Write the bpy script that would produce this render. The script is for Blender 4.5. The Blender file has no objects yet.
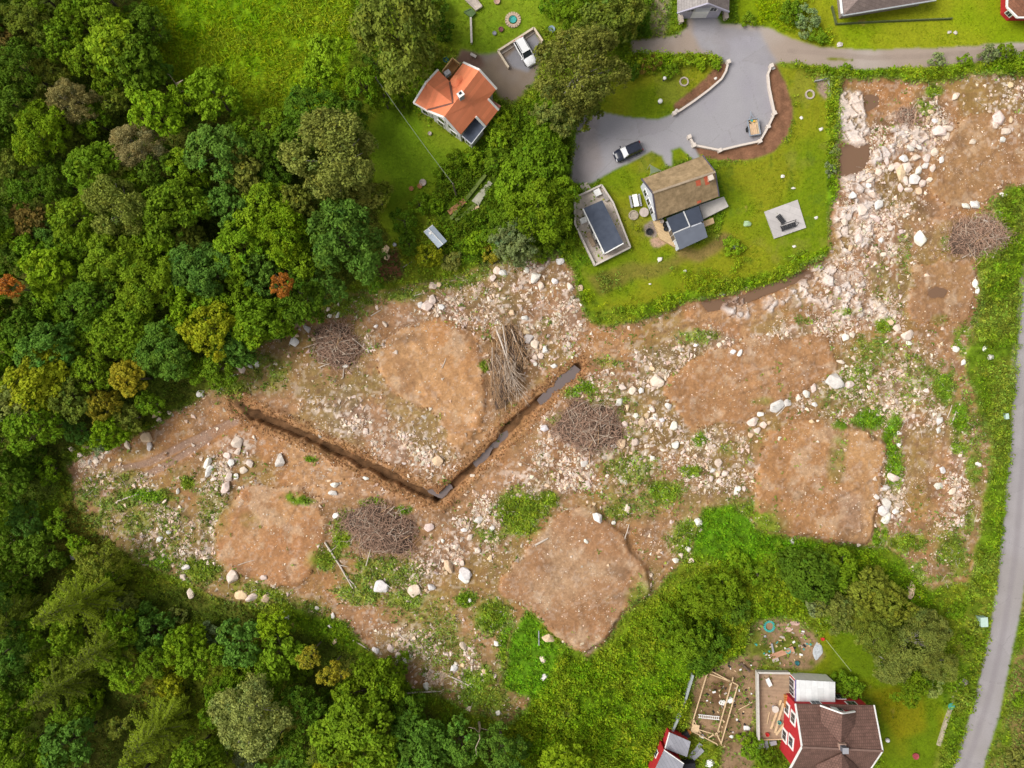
import bpy, bmesh, math, random
import numpy as np

random.seed(7)
rng = np.random.default_rng(7)
S = 0.155            # metres on the ground per picture pixel
H = 108.0            # height of the drone above the ground
sc = bpy.context.scene
COL = sc.collection


def P(px, py, h=0.0):
    k = (H - h) / H * S
    return ((px - 512) * k, (384 - py) * k, h)


def lin(c):
    c = c / 255.0
    return c / 12.92 if c <= 0.04045 else ((c + 0.055) / 1.055) ** 2.4


def D(r, g, b, k=1.6):
    return (lin(r) / k, lin(g) / k, lin(b) / k)


# ------------------------------------------------------------------ numpy noise
def vnoise(X, Y, scale, seed):
    r = np.random.default_rng(seed).random((257, 257)).astype(np.float32)
    x = X / scale + 100.3 + seed * 1.7
    y = Y / scale + 100.7 + seed * 2.3
    xi = np.floor(x).astype(np.int64)
    yi = np.floor(y).astype(np.int64)
    fx = (x - xi).astype(np.float32)
    fy = (y - yi).astype(np.float32)
    fx = fx * fx * (3 - 2 * fx)
    fy = fy * fy * (3 - 2 * fy)
    xi %= 256
    yi %= 256
    a = r[yi, xi]
    b = r[yi, xi + 1]
    c = r[yi + 1, xi]
    d = r[yi + 1, xi + 1]
    return (a * (1 - fx) + b * fx) * (1 - fy) + (c * (1 - fx) + d * fx) * fy


def fbm(X, Y, scale, seed, octv=4, gain=0.5):
    t = 0
    amp = 1.0
    tot = 0
    for i in range(octv):
        t = t + amp * vnoise(X, Y, scale / 2 ** i, seed + i * 11)
        tot += amp
        amp *= gain
    return t / tot


def sstep(a, b, x):
    t = np.clip((x - a) / (b - a), 0, 1)
    return t * t * (3 - 2 * t)


# ------------------------------------------------------------------ the ground raster
STEP = 0.18
fx = np.arange(-86, 86.01, STEP)
fy = np.arange(-66, 66.01, STEP)
grow = np.cumsum(np.geomspace(0.4, 420, 16))
xs = np.concatenate([-86 - grow[::-1], fx, fx[-1] + grow])
ys = np.concatenate([-66 - grow[::-1], fy, fy[-1] + grow])
GX, GY = np.meshgrid(xs, ys)
GX = GX.astype(np.float32)
GY = GY.astype(np.float32)
NX, NY = len(xs), len(ys)
PX = 512 + GX / S
PY = 384 - GY / S
w1 = fbm(GX, GY, 5.0, 1, 5, 0.6) - 0.5
w2 = fbm(GX, GY, 5.0, 2, 5, 0.6) - 0.5
n04 = vnoise(GX, GY, 0.36, 3)
n07 = vnoise(GX, GY, 0.7, 4)
n1 = fbm(GX, GY, 1.2, 5, 3)
n3 = fbm(GX, GY, 3.2, 6, 4)
n8 = fbm(GX, GY, 8.0, 7, 4)
n20 = fbm(GX, GY, 22.0, 8, 4)


def blur(A, n):
    for _ in range(n):
        B = A.copy()
        B[1:-1] = (A[:-2] + 2 * A[1:-1] + A[2:]) / 4
        A = B.copy()
        A[:, 1:-1] = (B[:, :-2] + 2 * B[:, 1:-1] + B[:, 2:]) / 4
    return A


def inside(poly, X, Y):
    x0 = min(p[0] for p in poly)
    x1 = max(p[0] for p in poly)
    y0 = min(p[1] for p in poly)
    y1 = max(p[1] for p in poly)
    out = np.zeros(X.shape, bool)
    sel = np.nonzero((X >= x0) & (X <= x1) & (Y >= y0) & (Y <= y1))
    if len(sel[0]) == 0:
        return out
    x = X[sel]
    y = Y[sel]
    c = np.zeros(len(x), bool)
    n = len(poly)
    for i in range(n):
        xa, ya = poly[i]
        xb, yb = poly[(i + 1) % n]
        if ya == yb:
            continue
        cond = (ya > y) != (yb > y)
        c ^= cond & (x < (xb - xa) * (y - ya) / (yb - ya) + xa)
    out[sel] = c
    return out


def mask(polys, warp=10.0, soft=2):
    X = PX + w1 * warp
    Y = PY + w2 * warp
    m = np.zeros(PX.shape, bool)
    for p in polys:
        m |= inside(p, X, Y)
    return blur(m.astype(np.float32), soft) if soft else m.astype(np.float32)


def ell(list_, warp=8.0):
    """soft ellipses (cx, cy, rx, ry, weight)"""
    X = PX + w1 * warp
    Y = PY + w2 * warp
    m = np.zeros(PX.shape, np.float32)
    for e in list_:
        cx, cy, rx, ry = e[:4]
        w = e[4] if len(e) > 4 else 1.0
        d = ((X - cx) / rx) ** 2 + ((Y - cy) / ry) ** 2
        m = np.maximum(m, w * np.clip(1.25 - d, 0, 1))
    return m


def pdist(line, warp=0.0):
    X = PX + w1 * warp
    Y = PY + w2 * warp
    best = np.full(PX.shape, 1e9, np.float32)
    for (xa, ya), (xb, yb) in zip(line, line[1:]):
        dx, dy = xb - xa, yb - ya
        t = np.clip(((X - xa) * dx + (Y - ya) * dy) / (dx * dx + dy * dy), 0, 1)
        best = np.minimum(best, np.hypot(X - xa - t * dx, Y - ya - t * dy))
    return best


# ------------------------------------------------------------------ outlines read off the site (pixels on the ground)
CLEARING = [(68, 462), (110, 446), (150, 430), (170, 412), (200, 398), (225, 378), (262, 352), (300, 322), (340, 302), (380, 290), (425, 284), (455, 280),
            (485, 268), (520, 258), (552, 254), (572, 268), (580, 300), (592, 328), (640, 320), (700, 301), (760, 286), (805, 270), (830, 258), (833, 200),
            (833, 80), (870, 78), (940, 80), (1060, 74), (1060, 180), (1004, 190), (992, 210), (972, 262), (980, 300), (976, 330), (968, 352), (970, 385), (978, 420), (986, 440),
            (988, 470), (980, 530), (966, 582), (932, 592), (905, 562), (885, 548), (830, 542), (757, 530), (735, 502), (700, 506), (690, 555), (650, 594),
            (588, 660), (553, 632), (528, 606), (512, 640), (500, 690), (534, 700), (505, 722), (455, 700), (405, 682), (372, 652), (345, 622), (290, 600),
            (238, 606), (180, 582), (140, 560), (102, 536), (74, 500)]
MEADOW = [(135, -30), (355, -30), (352, 40), (345, 95), (300, 130), (250, 112), (205, 100), (165, 72)]
LAWNS = [
    [(599, 111), (614, 77), (650, 73), (690, 66), (722, 67), (720, 77), (700, 97), (675, 114), (657, 119), (625, 116)],
    [(596, 180), (612, 172), (655, 150), (662, 156), (667, 163), (640, 182), (655, 225), (676, 248), (720, 240), (726, 200), (716, 168), (760, 160), (790, 140), (796, 105), (780, 68),
     (815, 72), (826, 80), (826, 180), (828, 250), (770, 272), (700, 288), (640, 305), (588, 312), (580, 268), (632, 250), (612, 200)],
    [(671, 161), (671, 150), (680, 148), (692, 158)],
    [(365, 125), (390, 105), (425, 120), (462, 142), (476, 150), (440, 170), (425, 215), (400, 245), (380, 225), (372, 170)],
    [(445, -20), (560, -20), (560, 25), (538, 28), (498, 50), (480, 62), (462, 52), (440, 45)],
    [(828, -20), (1060, -20), (1060, 42), (920, 49), (870, 50), (828, 49)],
    [(735, -20), (828, -20), (828, 49), (800, 43), (770, 30), (740, 24)],
    [(795, 660), (830, 630), (865, 640), (885, 680), (940, 690), (945, 720), (930, 800), (880, 800), (882, 740), (874, 700), (836, 690), (800, 672)],
]
LANE = [(632, 41), (662, 38), (680, 34), (687, 27), (688, 12), (712, 12), (720, 24), (745, 25), (768, 28), (790, 38), (820, 47), (870, 49.5), (920, 48.5), (1100, 38), (1100, 51),
        (1024, 57), (960, 64), (900, 67), (850, 69), (820, 67), (790, 63), (771, 63), (728, 61), (715, 54), (690, 53), (632, 54)]
DRIVE = [(729, 58), (727, 71), (722, 79), (709, 90), (693, 101), (674, 114), (657, 120), (625, 117), (598, 111), (585, 114), (577, 126), (571, 182), (590, 184), (612, 171), (652, 151), (662, 156), (666, 166),
         (672, 166), (671, 150), (680, 147), (694, 160), (700, 158), (690, 138), (694, 145), (720, 150), (740, 146), (760, 141), (768, 127), (775, 113), (770, 90), (768, 74), (771, 60)]
ROAD = [(1040, 190), (1024, 285), (1018, 340), (1013, 400), (1008, 470), (1003, 530), (997, 585), (988, 641), (973, 706), (953, 768), (925, 830), (958, 830), (983, 768), (999, 716),
        (1008, 671), (1020, 613), (1029, 560), (1037, 480), (1042, 400), (1050, 300), (1068, 190)]
YARD = [(455, 62), (462, 50), (478, 55), (498, 52), (533, 29), (543, 42), (536, 80), (510, 106), (500, 98), (490, 85), (470, 70)]
BED = [(774, 62), (786, 83), (792, 102), (793, 118), (787, 137), (773, 152), (754, 159), (732, 161), (705, 158), (688, 148), (688, 134), (694, 145), (720, 150), (740, 146), (760, 141), (768, 127), (775, 113), (770, 90), (768, 74)]
BED2 = [(730, 60), (727, 71), (722, 80), (709, 91), (693, 102), (674, 113), (674, 104), (692, 90), (706, 78), (716, 66)]
TRACK = [(648, -20), (670, -20), (668, 20), (664, 40), (652, 40)]
PADS = [
    [(372, 350), (398, 328), (440, 320), (470, 332), (482, 352), (487, 380), (489, 404), (478, 432), (455, 450), (440, 425), (410, 400), (380, 380)],
    [(214, 522), (250, 484), (300, 492), (330, 520), (318, 560), (300, 584), (262, 588), (220, 568)],
    [(498, 590), (512, 562), (545, 528), (562, 508), (592, 505), (622, 538), (648, 575), (650, 592), (612, 632), (585, 658), (556, 636), (530, 608), (508, 600)],
    [(758, 452), (776, 424), (830, 418), (866, 434), (886, 446), (880, 500), (866, 545), (830, 540), (800, 532), (757, 528)],
    [(664, 384), (700, 352), (760, 336), (828, 330), (836, 366), (800, 392), (740, 416), (694, 432), (672, 408)],
    [(936, 150), (975, 112), (1060, 118), (1060, 182), (1000, 188), (985, 204), (948, 208), (928, 190)],
    [(912, 262), (970, 258), (972, 318), (912, 322)],
]
OCHRE = [
    [(588, 350), (640, 326), (700, 308), (770, 292), (800, 320), (740, 338), (690, 345), (640, 348), (598, 372)],
    [(108, 466), (160, 440), (200, 412), (250, 400), (300, 428), (345, 452), (345, 500), (270, 486), (250, 470), (232, 480), (210, 430), (150, 478), (118, 490)],
    [(838, 80), (930, 80), (905, 112), (880, 118), (845, 96)],
    [(430, 600), (460, 596), (445, 620), (420, 640), (415, 618)],
    [(830, 100), (842, 98), (842, 250), (832, 250)],
    [(900, 440), (948, 438), (950, 525), (905, 520)],
    [(440, 505), (500, 470), (545, 412), (580, 385), (595, 360), (560, 350), (500, 420), (452, 470)],
]
GRAVEL = [  # where the ground is mostly stones
    [(300, 400), (340, 385), (370, 395), (440, 440), (470, 470), (440, 490), (380, 460), (330, 432)],
    [(490, 268), (560, 256), (580, 300), (586, 335), (560, 368), (520, 375), (510, 330)],
    [(590, 372), (650, 350), (700, 350), (665, 385), (690, 430), (680, 480), (610, 490), (520, 505), (500, 480), (545, 440), (560, 400)],
    [(690, 440), (760, 420), (758, 470), (740, 496), (700, 490), (680, 470)],
    [(860, 130), (935, 90), (950, 130), (930, 190), (905, 220), (880, 250), (850, 200)],
    [(836, 160), (870, 170), (900, 240), (905, 330), (840, 320), (800, 312), (835, 262)],
    [(360, 350), (385, 322), (420, 300), (470, 290), (500, 300), (505, 330), (470, 325), (420, 318), (390, 335), (372, 360)],
    [(600, 372), (690, 338), (830, 306), (860, 330), (830, 336), (760, 340), (700, 352)],
    [(780, 410), (830, 372), (900, 340), (936, 360), (935, 430), (900, 440), (860, 430), (830, 412)],
    [(880, 440), (905, 440), (905, 530), (880, 530)],
    [(945, 440), (962, 450), (965, 540), (945, 560)],
    [(340, 600), (420, 590), (500, 540), (520, 500), (480, 500), (440, 540), (400, 570)],
    [(180, 560), (200, 500), (235, 430), (262, 440), (240, 480), (215, 520), (215, 570)],
    [(370, 610), (470, 650), (500, 690), (455, 690), (400, 665)],
    [(1000, 80), (1040, 80), (1040, 140), (985, 150), (985, 110)],
    [(70, 450), (100, 450), (180, 500), (210, 540), (180, 570), (110, 520), (80, 480)],
]
WEEDS = [(92, 505, 26, 34, .6), (120, 478, 30, 12, .5), (150, 520, 40, 26, .55), (215, 500, 20, 40, .45), (440, 650, 50, 30, .5), (480, 700, 40, 24, .75), (420, 610, 40, 20, .45), (640, 500, 60, 24, .5), (850, 400, 40, 30, .45), (910, 380, 30, 40, .45), (610, 420, 40, 40, .4),  # green regrowth on the clearing: ellipses
    (295, 500, 18, 7), (345, 535, 12, 26), (330, 560, 24, 16, .8), (380, 572, 50, 22, .65), (520, 515, 30, 28), (490, 530, 22, 16, .7), (545, 500, 14, 10), (580, 392, 22, 10), (630, 468, 38, 20, .6),
    (665, 490, 24, 16, .85), (615, 510, 18, 12, .7), (690, 470, 14, 8, .9), (740, 530, 48, 34), (702, 548, 30, 26, .9), (870, 420, 20, 14), (838, 425, 10, 8), (892, 440, 10, 32), (895, 470, 10, 26, .9),
    (905, 545, 24, 14, .9), (880, 535, 9, 18), (945, 385, 16, 26, .8), (960, 420, 14, 22, .9), (958, 448, 12, 10, .8), (930, 372, 10, 10, .6), (975, 350, 10, 26, .9), (974, 470, 10, 24, .7), (966, 520, 10, 18, .6), (885, 325, 14, 10), (870, 350, 26, 22, .6), (860, 375, 22, 16, .7), (838, 450, 10, 16, .6), (835, 470, 10, 16, .45),
    (935, 88, 10, 8, .9), (925, 106, 12, 9, .7), (465, 600, 10, 8), (492, 618, 26, 20, .85), (440, 625, 30, 20, .5), (515, 655, 22, 40), (480, 680, 26, 20, .8), (405, 598, 24, 14, .7), (300, 612, 34, 16, .8), (270, 600, 30, 14, .8),
    (245, 590, 22, 12, .6), (200, 572, 30, 16, .8), (150, 560, 40, 16, .8), (150, 494, 36, 9, .9), (192, 481, 10, 8), (120, 500, 30, 16, .6), (160, 540, 40, 20, .5), (250, 520, 10, 10, .4), (345, 305, 40, 16, .8), (400, 290, 40, 14, .7), (450, 275, 50, 16, .8),
    (335, 345, 44, 24, .35), (270, 372, 30, 20, .6), (230, 390, 26, 12, .8), (490, 260, 30, 12, .8), (540, 255, 30, 10, .8), (690, 540, 26, 24, .8), (640, 600, 16, 30, .7), (950, 560, 20, 36, .75), (920, 575, 30, 14, .7),
    (760, 400, 14, 6, .5), (700, 338, 26, 8, .6), (610, 362, 18, 8, .5), (545, 325, 12, 6, .4), (487, 365, 6, 8, .9), (372, 505, 14, 5), (405, 508, 8, 5), (308, 460, 8, 4), (945, 245, 10, 8, .5), (905, 250, 10, 30, .4), (880, 280, 12, 26, .35),
    (968, 340, 16, 22, .9), (560, 420, 10, 10, .5), (730, 450, 14, 10, .5), (700, 440, 8, 8, .8), (940, 320, 10, 8, .5), (360, 592, 30, 14, .7), (455, 720, 40, 24, .9), (420, 700, 34, 20, .8), (850, 310, 14, 5, .7), (800, 318, 10, 6, .5), (905, 600, 40, 20, .9)]
DITCH_W = [(238, 404), (262, 418), (300, 433), (345, 455), (390, 477), (438, 499)]
DITCH_E = [(438, 499), (470, 470), (500, 440), (525, 415), (548, 394), (578, 368)]
PUDDLES = [
    ('brown rectangular puddle between the bedrock slabs by the lawn', [(840, 152), (844, 144), (858, 146), (869, 142), (869, 160), (862, 172), (850, 178), (840, 176)], 'mud'),
    ('small brown puddle beside the upper bedrock slab', [(865, 94), (880, 96), (878, 106), (868, 112), (865, 110)], 'mud'),
    ('reddish puddle strip along the edge of the lawn bank', [(700, 303), (740, 296), (790, 276), (812, 270), (815, 278), (790, 285), (745, 304), (708, 312)], 'mud'),
    ('long grey standing water at the upper end of the ditch', [(541, 398), (548, 388), (560, 376), (571, 369), (577, 373), (569, 383), (556, 394), (546, 402)], 'sky'),
    ('grey water lying at the bend of the ditch', [(423, 484), (434, 486), (447, 484), (450, 488), (441, 497), (430, 492)], 'sky'),
    ('grey water in the ditch above the bend', [(474, 461), (480, 454), (488, 448), (491, 450), (487, 458), (478, 466)], 'sky'),
    ('narrow grey water near the middle of the ditch', [(489, 444), (497, 436), (506, 432), (508, 437), (500, 444), (492, 449)], 'sky'),
    ('muddy puddle in the brown plot above the brushwood by the road', [(926, 292), (936, 286), (948, 290), (944, 297), (930, 298)], 'mud'),
]
FOREST = [[(-60, -40), (130, -40), (160, 75), (205, 105), (300, 132), (360, 120), (392, 190), (385, 270), (330, 300), (262, 345), (200, 392), (150, 425), (75, 445), (60, 500), (-60, 520), (-60, 100)],
          [(-60, 530), (60, 520), (110, 560), (180, 590), (260, 612), (330, 640), (390, 680), (440, 720), (520, 735), (520, 830), (-60, 830)]]
THICKET = [[(655, 600), (720, 560), (760, 540), (880, 555), (930, 600), (880, 620), (760, 615), (740, 650), (700, 670), (680, 720), (660, 730), (640, 800), (520, 800), (500, 730), (540, 690), (560, 655), (590, 662)],
           [(580, 300), (640, 318), (820, 268), (830, 245), (760, 258), (700, 262), (600, 275)],
           [(782, 66), (840, 71), (900, 70), (960, 68), (1060, 60), (1060, 74), (940, 80), (833, 80), (800, 76)],
           [(826, 80), (836, 80), (838, 200), (826, 200), (824, 130)],
           [(632, 54), (690, 54), (722, 60), (720, 67), (690, 66), (640, 75), (610, 78)],
           [(430, 170), (480, 150), (500, 100), (580, 110), (572, 190), (576, 240), (560, 258), (480, 268), (440, 262)],
           [(980, 200), (1050, 180), (1040, 200), (1018, 300), (1010, 400), (1003, 500), (992, 590), (975, 690), (950, 768), (930, 768), (952, 700), (960, 620), (965, 580), (985, 520), (985, 470), (960, 430), (966, 340), (975, 300)],
           [(735, -10), (800, -10), (830, 20), (828, 46), (800, 40), (770, 24), (745, 22)]]
PLOT = [(692, 680), (706, 668), (745, 655), (760, 660), (757, 700), (752, 768), (735, 790), (720, 768), (724, 745), (690, 730)]
GARDEN = [(745, 625), (780, 615), (815, 632), (826, 655), (812, 670), (780, 668), (750, 660)]

clear = mask([CLEARING], 16, 3)
meadow = mask([MEADOW], 14, 6)
lawn = mask(LAWNS, 3, 2)
lane = mask([LANE], 5, 1)
drive = np.maximum(mask([DRIVE], 1.2, 1), mask([[(691, 10), (712, 10), (722, 27), (758, 31), (776, 64), (728, 64), (714, 55), (702, 48), (694, 34)]], 6, 5))
road = mask([ROAD], 1.0, 1)
yard = mask([YARD], 5, 3)
bed = mask([BED, BED2], 2, 1)
track = mask([TRACK], 6, 4)
pads = sstep(.33, .67, blur(mask(PADS, 19, 2), 24) + .8 * (n1 - .5) + .7 * (n3 - .5))
ochre = mask(OCHRE, 14, 6)
gravel = np.clip(blur(mask(GRAVEL, 24, 2), 40) + .8 * sstep(.08, .3, pads) * (1 - sstep(.35, .7, pads)) * sstep(.4, .6, fbm(GX, GY, 7, 63, 3)), 0, 1) * (.35 + .65 * sstep(.35, .6, fbm(GX, GY, 5, 61, 4, .6)))
weeds = ell(WEEDS, 16) * sstep(0.28, 0.55, fbm(GX, GY, 2.4, 31, 4, 0.6) + 0.12)
forest = mask(FOREST, 12, 6)
edge = blur(clear, 70) * (1 - clear) * 2
thick = mask(THICKET, 6, 4)
plot = mask([PLOT, GARDEN], 8, 4)
n05 = vnoise(GX, GY, .9, 15)
dW = pdist(DITCH_W, 9) + 2.6 * (n05 - .5) + 4.5 * (n3 - .5)
dE = pdist(DITCH_E, 8) + 2.6 * (n05 - .5) + 4.5 * (n3 - .5)
pud = np.zeros_like(clear)
for _l, poly, _k in PUDDLES:
    pud = np.maximum(pud, mask([poly], 4, 2))
SLABS = [[(838, 94), (846, 90), (862, 92), (865, 98), (866, 118), (868, 146), (858, 150), (845, 142), (838, 132), (834, 118)],
         [(785, 290), (800, 280), (832, 262), (850, 270), (862, 272), (862, 318), (838, 318), (812, 300), (792, 306), (780, 302)],
         [(864, 300), (874, 296), (882, 306), (894, 318), (880, 320), (866, 312)],
         [(872, 148), (888, 128), (905, 126), (925, 132), (935, 150), (930, 165), (905, 150), (884, 158), (874, 166)],
         [(838, 176), (868, 170), (880, 196), (866, 250), (842, 256), (836, 220)],
         [(726, 300), (745, 296), (755, 304), (748, 318), (730, 316), (720, 308)],
         [(760, 298), (770, 294), (778, 300), (772, 312), (762, 308)],
         [(560, 252), (540, 275), (530, 282), (532, 272)],
         ]


def worley(X, Y, sc_, seed):
    r = np.random.default_rng(seed).random((3, 128, 128)).astype(np.float32)
    x = X / sc_ + 64.2
    y = Y / sc_ + 64.4
    xi = np.floor(x).astype(np.int64)
    yi = np.floor(y).astype(np.int64)
    f1 = np.full(X.shape, 9, np.float32)
    f2 = f1.copy()
    idv = np.zeros(X.shape, np.float32)
    for dy in (-1, 0, 1):
        for dx in (-1, 0, 1):
            a, b_ = (xi + dx) % 128, (yi + dy) % 128
            d = np.hypot(xi + dx + r[0, b_, a] - x, yi + dy + r[1, b_, a] - y)
            new = d < f1
            f2 = np.where(new, f1, np.minimum(f2, d))
            idv = np.where(new, r[2, b_, a], idv)
            f1 = np.where(new, d, f1)
    return f2 - f1, idv


wx, wy = GX + 1.2 * w1, GY + 1.2 * w2
cr1, id1 = worley(wx + .35 * wy, wy * 1.25, 2.5, 5)
cr2, id2 = worley(wx, wy - .3 * wx, .9, 6)
slabn = mask(SLABS, 14, 2) * sstep(.10, .14, id1) * sstep(.02, .07, cr1) * (1 - .8 * (sstep(.8, .86, id2)))
slab = mask(SLABS, 14, 2) * sstep(0.36, 0.46, fbm(GX, GY, 2.6, 71, 4, 0.6))
slab = np.maximum(slabn * (.25 + .75 * sstep(.36, .46, fbm(GX, GY, 1.8, 75, 5, .62))), mask([SLABS[0]], 7, 1) * sstep(0.38, 0.46, fbm(GX, GY * .7, 2.0, 73, 5, 0.62)) * (.8 + .2 * sstep(.02, .06, cr1)))

paved = np.clip(lane + drive + road + yard, 0, 1)
tame = np.clip(np.maximum.reduce([lawn, paved, bed]), 0, 1)
wild = 1 - blur(tame, 6)

# ---- heights
Z = np.zeros_like(GX)
Z += wild * (0.10 * (n3 - 0.5) + 0.06 * (n1 - 0.5))
Z += blur(meadow, 4) * (0.8 * (fbm(GX + 1.5 * n3, GY * 0.6, 1.5, 41, 3) - 0.5) + 0.3)
Z += clear * wild * (0.35 * (n8 - 0.5) + gravel * (0.3 * n3 + 0.22 * (n1 - 0.4) + 0.12 * n07) * (1 - pads))
padh = blur(mask(PADS, 19, 2), 14)
padh2 = blur(mask(PADS[2:4], 19, 2), 9)
Z += 0.34 * sstep(0.1, 0.9, padh) + .4 * sstep(.1, .9, padh2) + pads * (0.06 * n04 + .32 * (n3 - .5) + .12 * (n1 - .5))
Z -= 1.3 * (1 - sstep(3.0, 4.6, dW)) * sstep(0, 30, np.hypot(PX - 238, PY - 404))
Z -= 1.0 * (1 - sstep(3.2, 5.2, dE))
Z += 0.35 * (sstep(6, 9, dW) * (1 - sstep(10, 17, dW)) + 0.6 * sstep(7, 10, dE) * (1 - sstep(11, 19, dE))) * (0.3 + n3)
Z -= 0.35 * blur(pud, 4) * (1 - sstep(0, 12, 12 - np.minimum(dE, 12)))
Z += slab * (0.18 + 0.32 * id1 + 0.10 * id2 + .3 * (n3 - .5) + .05 * n04)
THH = blur(thick, 5) * (0.15 + 0.7 * fbm(GX, GY, 2.2, 51, 4))
Z += 0.6 * THH * wild * (1 - 0.7 * clear)
Z += weeds * clear * 0.12 * n07
tr = np.minimum(pdist([(115, 470), (150, 462), (185, 444), (235, 420), (258, 412)], 3), pdist([(118, 488), (160, 468), (195, 448), (220, 430), (246, 416)], 3))
trk = clear * (1 - sstep(2.4, 4.6, tr)) * (.5 + .5 * sstep(.3, .55, n3))
Z -= 0.14 * trk


# ---- colours
C = np.empty(GX.shape + (3,), np.float32)
C[:] = D(98, 122, 34)


def over(m, col, var=0.25, nz=None, hue=None, hn=None):
    global C
    nz = n1 if nz is None else nz
    c = np.array(col, np.float32)[None, None, :] * (1 + var * 2 * (nz - 0.5))[..., None]
    if hue is not None:
        t = (n8 if hn is None else hn)
        t = sstep(0.35, 0.65, t)[..., None]
        c = c * (1 - t) + np.array(hue, np.float32) * (1 + var * 2 * (nz - 0.5))[..., None] * t
    C = C * (1 - m[..., None]) + c * m[..., None]


ONE = np.ones_like(GX)
over(ONE, D(110, 142, 24), 0.38, n1, D(136, 150, 36))
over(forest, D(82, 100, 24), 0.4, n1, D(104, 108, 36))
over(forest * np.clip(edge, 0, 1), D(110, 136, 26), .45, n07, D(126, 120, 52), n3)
over(mask([[(120, 600), (270, 640), (300, 700), (290, 790), (120, 790), (140, 700)], [(60, 470), (120, 520), (170, 590), (100, 600), (60, 560)]], 20, 14), D(108, 120, 26), .4, n07, D(120, 112, 36))
over(thick, D(112, 148, 20), 0.5, n07, D(140, 156, 32), n3 * .6 + n8 * .4)
over(mask([THICKET[5]], 6, 5) * .8, D(80, 108, 20), .4, n07)
over(mask([[(500, 640), (530, 610), (560, 650), (545, 690), (520, 715), (505, 690)], [(690, 512), (740, 500), (760, 532), (830, 545), (800, 556), (720, 560), (690, 556)]], 10, 5), D(106, 152, 24), .4, n07)
over(meadow, D(132, 172, 14), 0.5, n07 * .5 + n3 * .5, D(160, 178, 28), n20 * .5 + n3 * .5)
over(lawn, D(124, 148, 14), 0.18, n07 * .5 + n3 * .5, D(150, 154, 28))
mow = .5 + .5 * np.sin(np.hypot(PX - 735, (PY - 110) * 1.1) / 1.25 + 3 * n8)
over(lawn * sstep(.5, .9, mow) * .22, D(146, 162, 26), .1)
over(lawn * sstep(.58, .7, fbm(GX, GY, 5, 201, 5, .6)) * .45, D(150, 150, 58), .2)
over(lawn * sstep(.6, .72, fbm(GX, GY, 1.6, 211, 4, .6)) * .4, D(92, 122, 30), .2)
# the lawns differ: brighter by the lane, browner by the red house
lb = mask([LAWNS[5], LAWNS[6]], 3, 2)
over(lb, D(144, 168, 12), 0.16, n07 * .5 + n3 * .5, D(162, 170, 28))
over(mask([LAWNS[3], LAWNS[4]], 4, 3), D(122, 156, 24), 0.24, n07 * .5 + n3 * .5, D(138, 160, 32))
over(mask([LAWNS[7]], 6, 4), D(112, 138, 10), 0.24, n07 * .5 + n3 * .5, D(140, 144, 16), n8)
over(mask([[(870, 690), (920, 685), (925, 730), (900, 742), (882, 720)]], 16, 12) * 0.6, D(160, 146, 14), 0.2)
over(mask([[(585, 278), (640, 262), (700, 255), (680, 270), (630, 282), (600, 296)]], 14, 6) * 0.5, D(150, 118, 70), 0.3)
over(mask([[(372, 262), (396, 246), (404, 276), (380, 282)]], 5, 4), D(128, 86, 62), 0.3)
over(mask([[(676, 246), (700, 248), (726, 232), (735, 240), (700, 262), (680, 258)]], 8, 4) * 0.8, D(160, 132, 84), 0.3)
over(mask([[(1030, 576), (1024, 600), (1012, 670), (1003, 716), (988, 768), (1060, 830), (1060, 560)]], 3, 3) * sstep(.35, .6, n8 * .5 + n3 * .5), D(160, 134, 84), 0.35)
# bare ground of the clearing
over(clear, D(190, 145, 106), 0.4, n1, D(168, 130, 90), n8)
over(clear * sstep(0.45, 0.65, fbm(GX, GY, 6, 91, 5, .6)) * .8, D(186, 136, 88), 0.25, n1)
over(clear * ochre * .85, D(194, 140, 92), 0.32, n1, D(202, 156, 112), n3)
over(clear * gravel * (1 - pads) * .85, D(172, 140, 118), 0.45, n07, D(168, 126, 92), n3)
over(pads, D(214, 166, 118), 0.26, n07 * .6 + n3 * .4, D(204, 150, 100), n8 * .7 + n3 * .3)
over(pads * mask([PADS[1]], 22, 8) * sstep(.3, .7, n8) * .7, D(196, 142, 100), 0.22, n1)
over(pads * mask([PADS[2]], 22, 8) * .85, D(196, 160, 126), 0.15, n1, D(180, 136, 100), n8)
over(pads * mask([PADS[3]], 22, 8) * .7, D(208, 162, 112), 0.15, n1, D(190, 142, 96), n8)
over(mask([[(835, 490), (862, 495), (860, 530), (832, 525)]], 14, 14) * .6, D(176, 146, 128), 0.2)
over(pads * mask([PADS[5], PADS[6]], 22, 8) * .8, D(176, 136, 94), 0.2, n1, D(166, 128, 96), n8)
over(pads * mask([PADS[4]], 22, 8) * .8, D(180, 132, 90), 0.2, n1, D(192, 146, 104), n8)
over(clear * sstep(0.45, 0.62, fbm(GX, GY, 9, 93, 5, .6)) * (1 - pads) * .38, D(140, 136, 66), 0.35, n07)
over(clear * sstep(0.62, 0.8, fbm(GX, GY, 4, 95, 4, .6)) * .6, D(134, 104, 80), 0.25, n1)
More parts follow.
